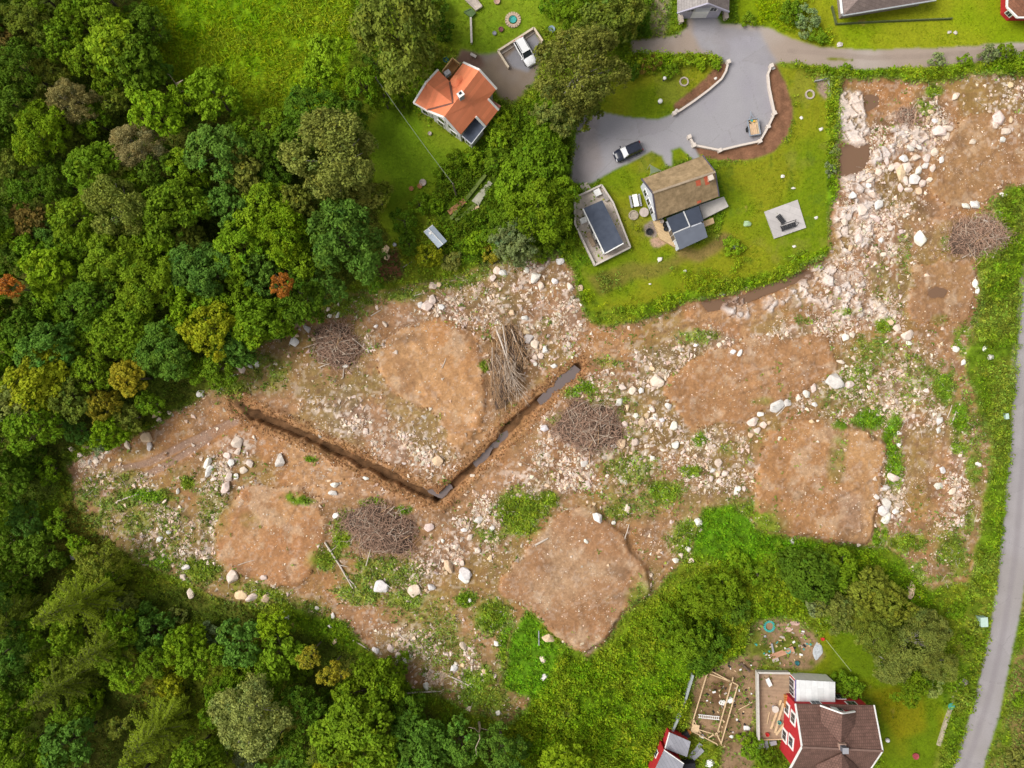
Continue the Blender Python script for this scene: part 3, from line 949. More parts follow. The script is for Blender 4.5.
def spruce_proto(name, h, R, seed):
    global rng
    rng = np.random.default_rng(seed)
    V = []
    F = []
    K = []
    off = 0
    nb = 0
    tb = MB()
    tb.tube([(0, 0, -.2), (.05, 0, h * .5), (0, .05, h)], [.2, .12, .02], 7)
    bb = MB()
    z = h * .10
    while z < h * .985:
        t = (z - h * .10) / (h * .90)
        L_ = R * (1 - t) ** .8 * (.85 + .3 * rng.random()) + .12
        k = int(rng.integers(5, 8))
        a0 = rng.uniform(0, 6.28)
        for i in range(k):
            a = a0 + 6.283 * i / k + rng.normal(0, .2)
            Lb = L_ * rng.uniform(.55, 1.2)
            d = np.array([math.cos(a), math.sin(a), 0])
            pd = np.array([-d[1], d[0], 0])
            ns = max(3, int(Lb / .24))
            s = np.linspace(.12, 1, ns)
            zz = z + .10 * Lb * s - .48 * Lb * s ** 2 + .22 * Lb * s ** 4
            spine = np.stack([d[0] * Lb * s, d[1] * Lb * s, zz], 1) + pd[None] * (rng.normal(0, .12) * Lb * s ** 2)[:, None]
            bb.tube([spine[0], spine[ns // 2], spine[-1]], [.035, .024, .01], 4)
            tone = rng.uniform(.6, 1.25)
            for q in range(ns):
                # side sprays: each a tapering row of needle tufts that hangs from the bough
                for side in (-1, 1):
                    if rng.random() < .06:
                        continue
                    w = Lb * (.10 + .30 * s[q] * (1.15 - s[q])) * rng.uniform(.6, 1.3)
                    nt_ = max(2, int(w / .13))
                    u = np.linspace(.15, 1, nt_)
                    dirv = pd * side * .8 + d * .6
                    c = spine[q][None] + dirv[None] * (w * u)[:, None] - np.array([0, 0, 1])[None] * (w * .45 * u ** 1.5)[:, None]
                    c = c + rng.normal(0, .025, c.shape)
                    sz = .21 * (1.15 - .5 * u) * rng.uniform(.7, 1.2, nt_)
                    ax = unit(np.repeat((dirv - np.array([0, 0, .4]))[None], nt_, 0) + rng.normal(0, .25, (nt_, 3)))
                    sd_ = unit(np.cross(ax, np.array([0, 0, 1.0])[None] + rng.normal(0, .3, (nt_, 3))))
                    v = np.stack([c - ax * sz[:, None], c - sd_ * sz[:, None] * .5, c + ax * sz[:, None], c + sd_ * sz[:, None] * .5], 1).reshape(-1, 3)
                    V.append(v)
                    F.append(np.arange(len(v)).reshape(-1, 4) + off)
                    off += len(v)
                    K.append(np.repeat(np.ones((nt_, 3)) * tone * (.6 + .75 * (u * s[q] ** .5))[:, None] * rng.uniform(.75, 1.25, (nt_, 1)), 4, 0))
        z += h * rng.uniform(.05, .08)
    cm = np_mesh('crown', np.concatenate(V), np.concatenate(F), np.concatenate(K))
    cm.materials.append(M_LEAF)
    tb.add(bb.v, bb.f)
    tm = bpy.data.meshes.new('trunk')
    tm.from_pydata(tb.v, [], tb.f)
    tm.materials.append(mat('spruce_bark', (.13, .12, .07), .9, .3, 3, .3))
    return cm, tm


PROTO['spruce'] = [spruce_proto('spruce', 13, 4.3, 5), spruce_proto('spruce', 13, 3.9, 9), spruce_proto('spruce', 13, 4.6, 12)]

HUE = {'mid': (.180, .295, .013), 'bright': (.235, .370, .014), 'dark': (.115, .210, .014), 'blue': (.130, .255, .030), 'olive': (.245, .275, .050),
       'tan': (.350, .315, .120), 'pale': (.330, .375, .090), 'yellow': (.325, .375, .016), 'rust': (.470, .190, .030), 'brown': (.230, .175, .036), 'grey': (.255, .325, .130),
       'oldgreen': (.205, .255, .030), 'spruce': (.215, .290, .016), 'gold': (.360, .310, .025)}
HUEWORD = {'mid': 'mid-green', 'bright': 'bright green', 'dark': 'dark green', 'blue': 'bluish green', 'olive': 'olive', 'tan': 'greyish tan', 'pale': 'pale green', 'yellow': 'yellow-green',
           'rust': 'rust-red', 'brown': 'brownish', 'grey': 'grey-green', 'oldgreen': 'dull green', 'spruce': 'deep green', 'gold': 'yellowing'}
HUEWORD['spruce'] = 'dark'
tree_rng = random.Random(3)
TREES = []


def plant(px, py, rpx, hue, kind=None, label=None, zc=None, name=None, cat=None, group=None):
    """a tree or shrub whose crown shows centred at this pixel, rpx pixels in radius"""
    if kind is None:
        kind = 'big' if rpx >= 27 else 'mid' if rpx >= 17 else 'small' if rpx >= 10 else 'shrub'
    cm, tm, R, hfac = tree_rng.choice(PROTO[kind])
    # crown radius in metres; crown centre height follows the size of the tree
    r = rpx * S * .95
    for _ in range(3):
        s = r / R
        zc_ = zc if zc is not None else min(R * hfac * s, 9.0)
        r = rpx * S * (H - zc_) / H
    s = r / R * (1.12 if kind in ('big', 'mid') else 1.0)
    x, y, _z = P(px, py, zc_)
    g = float(gz(x, y))
    nm = name or ('shrub' if kind in ('shrub',) else 'broadleaf_tree')
    root = bpy.data.objects.new(nm, None)
    root.location = (x, y, g)
    root.rotation_euler = (0, 0, tree_rng.uniform(0, 6.28))
    link(root)
    c = bpy.data.objects.new('crown', cm)
    t = bpy.data.objects.new('trunk', tm)
    link(t, root)
    link(c, root)
    c.location = (0, 0, zc_ - g)
    c.scale = (s * tree_rng.uniform(.86, 1.14), s * tree_rng.uniform(.9, 1.1), s * tree_rng.uniform(.85, 1.2))
    k = (zc_ - g) / (R * hfac)
    t.scale = (s, s, k)
    h = HUE[hue]
    j = tree_rng.uniform(.88, 1.12)
    c.color = (h[0] * j * tree_rng.uniform(.93, 1.07), h[1] * j, h[2] * j * tree_rng.uniform(.85, 1.15), 1)
    size = 'broad' if rpx >= 34 else 'large' if rpx >= 26 else 'mid-sized' if rpx >= 18 else 'small' if rpx >= 11 else 'little'
    kindword = 'shrub' if nm == 'shrub' else 'bush' if nm == 'bush' else 'broadleaf tree'
    root['category'] = cat or ('shrub' if nm in ('shrub', 'bush') else 'tree')
    rec = dict(o=root, px=px, py=py, desc=f'{size} {HUEWORD[hue]} {kindword}', fixed=label)
    root['group'] = group or ('shrubs and bushes around the site' if nm in ('shrub', 'bush') else 'broadleaf trees of the wood and gardens')
    if label:
        root['label'] = label
    TREES.append(rec)
    return root

# ------------------------------------------------------------------ trees seen one by one: x, y, radius (pixels), hue, kind, label
T = [
    (400, 33, 46, 'oldgreen', 'big', 'broad dull green tree with rusty brown patches, between meadow and orange-roofed house'),
    (332, 158, 47, 'olive', 'fine', 'broad feathery olive tree at the lower end of the bright meadow'),
    (75, 105, 25, 'tan', 'fine', 'greyish feathery tree, upper one of the two tan trees in the wood'),
    (137, 146, 29, 'tan', 'fine', 'greyish tan feathery tree, lower one of the two tan trees in the wood'),
    (122, 211, 32, 'olive', 'fine', 'pale olive feathery tree standing below the two tan trees in the wood'),
    (282, 285, 13, 'rust', None, 'rust-red tree among the green ones at the edge of the clearing'),
    (15, 287, 12, 'rust', None, 'small rust-orange tree by the left edge of the picture'),
    (348, 240, 37, 'blue', 'big', 'broad bluish green tree that juts out between lawn and clearing'),
    (577, 72, 46, 'olive', 'fine', 'broad olive birch with pale limbs beside the grey driveway'),
    (210, 332, 26, 'yellow', 'mid', 'large yellow-green tree on the edge of the wood above the tyre tracks'),
    (130, 378, 17, 'gold', None, 'yellowing tree at the edge of the wood by the tail of the clearing'),
    (30, 224, 17, 'brown', None, 'brownish tree in the shade of the wood near the left edge'),
    (250, 715, 36, 'pale', 'fine', 'broad pale green tree in the lower wood, palest of its surroundings'),
    (331, 672, 14, 'gold', None, 'small yellowing tree at the lower edge of the clearing'),
    (310, 657, 13, 'gold', None, 'small tree with golden leaves just above the yellowing tree by the clearing'),
    (430, 255, 15, 'yellow', None, 'small yellow-leaved tree beside the pale blue greenhouse'),
    (908, 642, 34, 'olive', 'fine', 'broad olive-brown tree between the bend of the road and the red house'),
    (878, 632, 24, 'oldgreen', 'fine'), (936, 662, 22, 'olive', 'fine'), (890, 664, 20, 'olive', 'fine'), (862, 615, 18, 'oldgreen', 'fine'),
    (540, 214, 28, 'mid', 'big', 'large mid-green tree beside the grey flat-roofed shed'),
    (78, 22, 20, 'mid'), (105, 18, 22, 'mid'), (118, 50, 25, 'bright'), (140, 62, 24, 'dark'), (88, 60, 18, 'mid'), (42, 138, 29, 'bright'), (156, 116, 24, 'bright'),
    (18, 110, 24, 'dark'), (26, 70, 24, 'dark'), (32, 24, 24, 'oldgreen'), (8, 168, 20, 'oldgreen'), (96, 172, 26, 'mid'), (60, 182, 20, 'dark'), (215, 97, 24, 'mid'), (186, 122, 15, 'dark'),
    (220, 152, 26, 'blue'), (247, 172, 20, 'olive'), (62, 42, 20, 'mid'), (152, 28, 18, 'dark'), (8, 44, 20, 'brown'), (138, 14, 14, 'dark'), (158, 76, 14, 'blue'), (110, 82, 16, 'mid'),
    (76, 219, 23, 'mid'), (178, 212, 30, 'mid'), (54, 272, 25, 'bright'), (92, 304, 26, 'dark'), (118, 262, 28, 'mid'), (148, 288, 28, 'mid'), (202, 270, 28, 'blue'), (240, 246, 24, 'mid'),
    (216, 304, 20, 'mid'), (28, 330, 22, 'dark'), (8, 356, 22, 'mid'), (52, 348, 25, 'blue'), (126, 332, 28, 'mid'), (166, 352, 27, 'blue'), (40, 382, 30, 'yellow'), (95, 372, 22, 'mid'),
    (246, 300, 18, 'mid'), (252, 330, 20, 'bright'), (70, 398, 22, 'oldgreen'), (15, 400, 24, 'pale'), (105, 405, 18, 'gold'), (128, 418, 16, 'oldgreen'), (150, 404, 14, 'mid'), (35, 425, 26, 'mid'), (75, 432, 14, 'blue'),
    (100, 445, 10, 'grey'), (8, 258, 18, 'dark'), (28, 190, 18, 'dark'), (8, 210, 16, 'dark'), (160, 168, 20, 'dark'), (190, 170, 20, 'mid'), (200, 200, 16, 'blue'), (150, 236, 22, 'bright'), (10, 312, 16, 'dark'), (85, 340, 18, 'mid'),
    (190, 305, 20, 'bright'), (180, 330, 18, 'mid'), (240, 275, 18, 'mid'), (260, 220, 22, 'bright'), (230, 210, 22, 'blue'), (262, 265, 18, 'blue'),
    (328, 60, 22, 'bright'), (318, 80, 18, 'bright'), (312, 116, 25, 'dark'), (366, 86, 19, 'mid'), (294, 142, 20, 'dark'), (348, 122, 20, 'dark'), (280, 130, 18, 'mid'), (376, 62, 16, 'dark'), (264, 150, 18, 'dark'), (245, 128, 16, 'mid'), (205, 84, 16, 'bright'),
    (286, 238, 28, 'bright'), (270, 205, 22, 'mid'), (300, 206, 20, 'oldgreen'), (262, 320, 22, 'mid'), (302, 304, 24, 'dark'), (280, 320, 18, 'mid'), (326, 290, 18, 'blue'), (312, 262, 20, 'mid'), (380, 200, 16, 'oldgreen'), (362, 195, 18, 'olive'),
    (376, 285, 10, 'dark'), (404, 222, 16, 'dark'), (420, 205, 13, 'mid'), (436, 206, 10, 'bright'), (444, 176, 11, 'mid'), (455, 160, 12, 'mid'), (472, 158, 11, 'bright'), (410, 245, 12, 'dark'),
    (540, 160, 28, 'mid'), (518, 188, 24, 'mid'), (500, 228, 20, 'mid'), (518, 240, 22, 'grey'), (554, 194, 20, 'mid'), (546, 148, 19, 'bright'), (560, 166, 15, 'mid'), (500, 160, 16, 'mid'), (498, 140, 14, 'bright'), (558, 236, 15, 'mid'), 
    (476, 244, 13, 'bright'), (452, 262, 10, 'olive'), (490, 252, 11, 'gold'), (540, 246, 14, 'mid'),
    (600, 28, 24, 'oldgreen'), (620, 18, 20, 'oldgreen'), (632, 22, 17, 'dark'), (560, 110, 24, 'olive'), (580, 112, 18, 'oldgreen'), (545, 120, 16, 'mid'), (575, 10, 20, 'mid'), (555, 5, 16, 'mid'), (640, 6, 14, 'mid'), (430, 75, 16, 'mid'), (418, 52, 16, 'dark'), (440, 30, 14, 'dark'), (435, 8, 16, 'dark'),
    (402, 98, 12, 'mid'), (418, 84, 10, 'mid'), (384, 100, 14, 'mid'), (500, 118, 12, 'bright'), (494, 130, 8, 'bright'), (508, 132, 10, 'mid'),
    (4, 652, 26, 'blue'), (88, 702, 15, 'bright'), (152, 626, 22, 'blue'), (184, 642, 20, 'bright'), (214, 632, 14, 'grey'), (246, 640, 24, 'blue'), (282, 652, 26, 'mid'), (172, 680, 16, 'yellow'),
    (45, 552, 22, 'dark'), (18, 575, 20, 'dark'), (226, 692, 17, 'mid'), (372, 690, 36, 'mid'), (362, 732, 34, 'mid'), (338, 760, 26, 'yellow'), (420, 746, 28, 'blue'), (458, 742, 22, 'blue'), (500, 748, 22, 'blue'), (300, 706, 20, 'dark'),
    (20, 752, 22, 'mid'), (72, 742, 24, 'blue'), (302, 748, 22, 'dark'), (566, 762, 20, 'bright'), (390, 764, 20, 'mid'), (196, 752, 20, 'mid'), (8, 715, 18, 'mid'), (270, 682, 18, 'mid'), (395, 668, 16, 'mid'), (130, 600, 10, 'olive'), (118, 606, 13, 'grey'),
    (180, 614, 10, 'olive'), (60, 524, 14, 'mid'), (30, 520, 18, 'blue'), (10, 540, 18, 'dark'), (80, 545, 12, 'bright'), (110, 575, 12, 'mid'), (5, 480, 20, 'dark'), (25, 462, 18, 'dark'), (52, 470, 14, 'mid'), (410, 715, 18, 'dark'), (440, 722, 14, 'mid'),
    (240, 665, 16, 'mid'), (300, 672, 14, 'mid'), (320, 700, 16, 'dark'), (215, 750, 16, 'mid'), (245, 758, 14, 'grey'), (520, 745, 14, 'blue'), (478, 764, 14, 'mid'),
    (706, 598, 24, 'mid'), (690, 640, 22, 'mid'), (726, 588, 18, 'mid'), (708, 640, 17, 'dark'), (672, 625, 18, 'mid'), (808, 572, 28, 'dark'), (838, 568, 20, 'mid'), (832, 612, 20, 'olive'), (812, 600, 16, 'grey'), (862, 590, 24, 'oldgreen'), (886, 604, 22, 'oldgreen'),
    (870, 622, 20, 'oldgreen'), (930, 630, 18, 'olive'), (905, 682, 18, 'mid'), (930, 684, 15, 'pale'), (756, 572, 15, 'mid'), (775, 560, 14, 'mid'), (736, 612, 14, 'dark'), (850, 690, 13, 'mid'), (842, 680, 11, 'mid'), (700, 660, 14, 'dark'),
    (752, 748, 12, 'mid'), (768, 756, 11, 'mid'), (745, 735, 9, 'mid'), (655, 716, 14, 'mid'), (648, 700, 11, 'bright'), (740, 560, 12, 'bright'), (955, 610, 10, 'mid'), (965, 640, 9, 'mid'), (845, 70, 7, 'mid'), (828, 170, 8, 'grey'), (834, 150, 6, 'grey'),
    (805, 20, 14, 'grey'), (790, 14, 12, 'mid'), (818, 38, 9, 'mid'), (748, 20, 9, 'mid'), (935, 62, 9, 'grey'), (985, 56, 11, 'grey'), (1005, 54, 11, 'mid'), (965, 62, 8, 'mid'), (1018, 60, 9, 'mid'), (733, 248, 10, 'bright'), (728, 242, 6, 'bright'), (638, 228, 4, 'yellow'),
    (1015, 760, 12, 'olive'), (1018, 700, 8, 'mid'), (670, 72, 9, 'mid'), (700, 62, 8, 'bright'), (715, 63, 7, 'bright'), (645, 68, 9, 'brown'), (655, 64, 8, 'brown'), (632, 70, 10, 'dark'),
    (-14, 20, 26, 'dark'), (-16, 90, 26, 'mid'), (-12, 140, 22, 'dark'), (-12, 230, 24, 'dark'), (-16, 300, 24, 'mid'), (-14, 376, 26, 'mid'), (-12, 440, 24, 'dark'), (-14, 510, 22, 'mid'), (-16, 600, 26, 'blue'), (-12, 690, 24, 'mid'), (-10, 745, 22, 'dark'),
    (40, -8, 24, 'mid'), (95, -14, 24, 'mid'), (60, 782, 26, 'mid'), (130, 784, 22, 'dark'), (200, 786, 24, 'mid'), (280, 782, 26, 'blue'), (380, 788, 26, 'mid'), (440, 784, 24, 'dark'), (520, 780, 20, 'blue'),
]
for t in T:
    px, py, r, hue = t[:4]
    kd = t[4] if len(t) > 4 else None
    lab = t[5] if len(t) > 5 else None
    nm = None
    zc = None
    # low growth (gardens, hedges, thickets) is bushes rather than trees
    if kd is None and r < 18 and (px > 395 or py > 590):
        nm = 'bush'
        zc = max(.5, min(r * .06, 1.2))
    elif kd is None and 8 < px < 420 and 455 < py < 692:
        # scrub and young trees along the lower rim of the clearing stay low
        zc = 1.3 if (py < 628 or r < 15) else 3.2
        nm = 'bush' if py < 628 and r < 23 else None
    elif px > 640 and py > 540:
        zc = 2.4 if kd is None else 3.2
    elif 395 < px < 600 and 130 < py < 270 and kd is None:
        zc = 3.2
    if hue == 'rust':
        zc = 11.0      # stands out above its neighbours
    elif hue == 'gold' and lab:
        zc = 6.0
    plant(px, py, r, hue, kd, lab, zc, nm, None, None)
# gaps in the wood filled by lower trees
fill = random.Random(11)
placed = [(t[0], t[1], t[2]) for t in T]
forest_ok = lambda x, y: any(inside(p, np.array([x]), np.array([y]))[0] for p in FOREST)
n_fill = 0
for _ in range(4000):
    if n_fill >= 64:
        break
    x, y = fill.uniform(-10, 520), fill.uniform(-10, 780)
    r = fill.uniform(13, 19)
    if not forest_ok(x, y) or (x > 60 and y > 560 and fill.random() < .6):
        continue
    if x < 90 and 430 < y < 565:
        continue
    gx_, gy_, _g = P(x, y)
    if edge[np.clip(np.searchsorted(ys, gy_), 0, NY - 1), np.clip(np.searchsorted(xs, gx_), 0, NX - 1)] > .25:
        continue
    if all(math.hypot(x - a, y - b) > .52 * (c + r) for a, b, c in placed):
        placed.append((x, y, r))
        plant(x, y, r, fill.choice(['mid', 'mid', 'dark', 'blue', 'bright', 'oldgreen']), 'mid' if r > 14 else 'small', None, 4.0)
        n_fill += 1

# spruces that lean away from the middle of the picture because they are tall
SPR = [(104, 588, 1.0, .66, 'tall spruce with fanned boughs near the left edge, topmost of the leaning spruces'), (126, 632, .88, .6, 'spruce below the topmost one, standing beside bluish green bushes'),
       (86, 668, .82, .62, 'dark spruce at the left, in the shade below the other spruces'), (176, 712, .95, .64, 'spruce at the bottom of the picture beside the broad pale tree'), (330, 725, .7, .5, 'dark spruce in the lower wood right of the broad pale tree'),
       (40, 610, .75, .5, 'small dark spruce behind the topmost leaning spruce')]
for i, (px, py, s, w, lab) in enumerate(SPR):
    cm, tm = PROTO['spruce'][i % 3]
    x, y, g = G(px, py)
    root = thing('spruce_tree', lab, 'tree', (x, y, g), 'spruces in the lower wood')
    root.rotation_euler = (0, 0, i * 1.3)
    c = bpy.data.objects.new('crown', cm)
    t_ = bpy.data.objects.new('trunk', tm)
    for o in (t_, c):
        link(o, root)
        o.scale = (1.2 * s, 1.2 * s, 1.25 * s)
    h = HUE['spruce']
    c.color = (h[0] * (1 - .12 * (i % 3)), h[1] * (1 - .12 * (i % 3)), h[2], 1)
# bare dead trunks
for pts, lab in (([(479, 722, 0), (480, 728, 3), (479, 733, 6), (480, 738, 8.5)], 'bare grey dead trunk standing among bushes at the bottom edge'),
                 ([(178, 96, .2), (180, 92, 2.5), (176, 84, 4), (183, 80, 5)], 'bare dead tree with forked grey branches beside the meadow')):
    b = MB()
    w = [P(*p) for p in pts]
    b.tube(w, [.2, .17, .13, .06], 7)
    for k in range(5):
        a = w[1 + k % 3]
        b.tube([a, (a[0] + 1.2 * math.cos(k * 2.1), a[1] + 1.2 * math.sin(k * 2.1), a[2] + .7), (a[0] + 2 * math.cos(k * 2.1 + .3), a[1] + 2 * math.sin(k * 2.1 + .3), a[2] + 1)], [.06, .04, .015], 5)
    b.single('dead_tree', DEADWOOD, lab, 'tree')


# ------------------------------------------------------------------ ground plants: nobody could count them
def scatter(name, label, dens, n, leaves, size, col_gain, upright=0.0, height=None, aspect=.6, seed=1, spread=.16):
    global rng
    rng = np.random.default_rng(seed)
    fx0, fx1 = np.searchsorted(xs, -84), np.searchsorted(xs, 84)
    fy0, fy1 = np.searchsorted(ys, -64), np.searchsorted(ys, 64)
    d = dens[fy0:fy1, fx0:fx1]
    p = (d / d.sum()).ravel()
    pick = rng.choice(len(p), n, p=p)
    jy, jx = np.divmod(pick, fx1 - fx0)
    jy += fy0
    jx += fx0
    x = xs[jx] + rng.uniform(-.5, .5, n) * STEP
    y = ys[jy] + rng.uniform(-.5, .5, n) * STEP
    z = Z[jy, jx]
    hh = (VH[jy, jx] if height is None else height) * rng.uniform(.2, 1.1, n)
    base = C[jy, jx] * col_gain * rng.uniform(.65, 1.4, (n, 1))
    base[:, 0] *= rng.uniform(.8, 1.25, n)
    base[:, 1] = np.clip(base[:, 1], .06, .42)
    base[:, 0] = np.minimum(base[:, 0], base[:, 1] * rng.uniform(.58, .92, n))
    base[:, 2] = np.minimum(base[:, 2], base[:, 1] * .16)
    k = leaves
    c = np.repeat(np.stack([x, y, z + hh], 1), k, 0)
    sz = np.repeat(size * rng.uniform(.5, 1.5, n), k) * rng.uniform(.7, 1.2, n * k)
    off = rng.normal(size=(n * k, 3)) * np.repeat(sz / size, 1)[:, None] * spread
    off[:, 2] = np.abs(off[:, 2]) * .7
    nr = unit(rng.normal(size=(n * k, 3)) * .6 + np.array([0, 0, 1 - upright]))
    col = np.repeat(base, k, 0) * rng.uniform(.75, 1.25, (n * k, 1))
    V, F, K = leaf_quads(c + off, nr, sz, col, aspect, .1)
    me = np_mesh(name, V, F, K)
    me.materials.append(M_WEED)
    o = bpy.data.objects.new(name, me)
    link(o)
    return tag(o, label, kind='stuff')


scatter('undergrowth', 'leafy undergrowth and weeds covering the rough ground', VD, 95000, 5, .15, 1.5, seed=21)
scatter('tall_weeds', 'taller pale weeds standing in clumps in the thickets', thick * (1 - .7 * clear) * (1 - np.clip(paved, 0, 1)) * sstep(.48, .62, fbm(GX, GY, 4.0, 181, 4, .6)), 9000, 7, .19, 1.75, .35, .75, .32, 24, .2)
scatter('meadow_grass', 'tall bright yellow-green grass lying over in the meadow', meadow * (.4 + 1.2 * sstep(.4, .65, n3)), 9000, 5, .30, 2.0, .3, .12, .18, 22, .2)
scatter('lawn_tufts', 'tufts of longer grass at the edges of the lawns', blur(lawn, 2) * (1 - paved) * (.25 + sstep(.55, .7, n3)), 9000, 4, .08, 1.15, .3, .05, .3, 23, .1)

# ------------------------------------------------------------------ stones
def hull_mesh(name, n, seed, flat=1.0, jag=.25):
    r = np.random.default_rng(seed)
    pts = unit(r.normal(size=(n, 3))) * r.uniform(1 - jag, 1, (n, 1)) * np.array([1, r.uniform(.65, .95), flat * r.uniform(.55, .85)])
    bm = bmesh.new()
    for p in pts:
        bm.verts.new(p)
    bmesh.ops.convex_hull(bm, input=bm.verts)
    loose = [v for v in bm.verts if not v.link_faces]
    if loose:
        bmesh.ops.delete(bm, geom=loose, context='VERTS')
    bmesh.ops.recalc_face_normals(bm, faces=bm.faces)
    bmesh.ops.triangulate(bm, faces=bm.faces)
    return bm


ROCKM = []
for i in range(12):
    bm = hull_mesh('rock', 26 if i % 2 else 18, 100 + i)
    bmesh.ops.bevel(bm, geom=list(bm.edges), offset=.05, segments=1, affect='EDGES')
    me = bpy.data.meshes.new('rock')
    bm.to_mesh(me)
    bm.free()
    a = me.attributes.new('Col', 'FLOAT_COLOR', 'POINT')
    rr = np.random.default_rng(i)
    a.data.foreach_set('color', np.concatenate([np.repeat(rr.uniform(.85, 1.1, (len(me.vertices), 1)), 3, 1), np.ones((len(me.vertices), 1))], 1).astype(np.float32).ravel())
    me.materials.append(M_STONE)
    ROCKM.append(me)

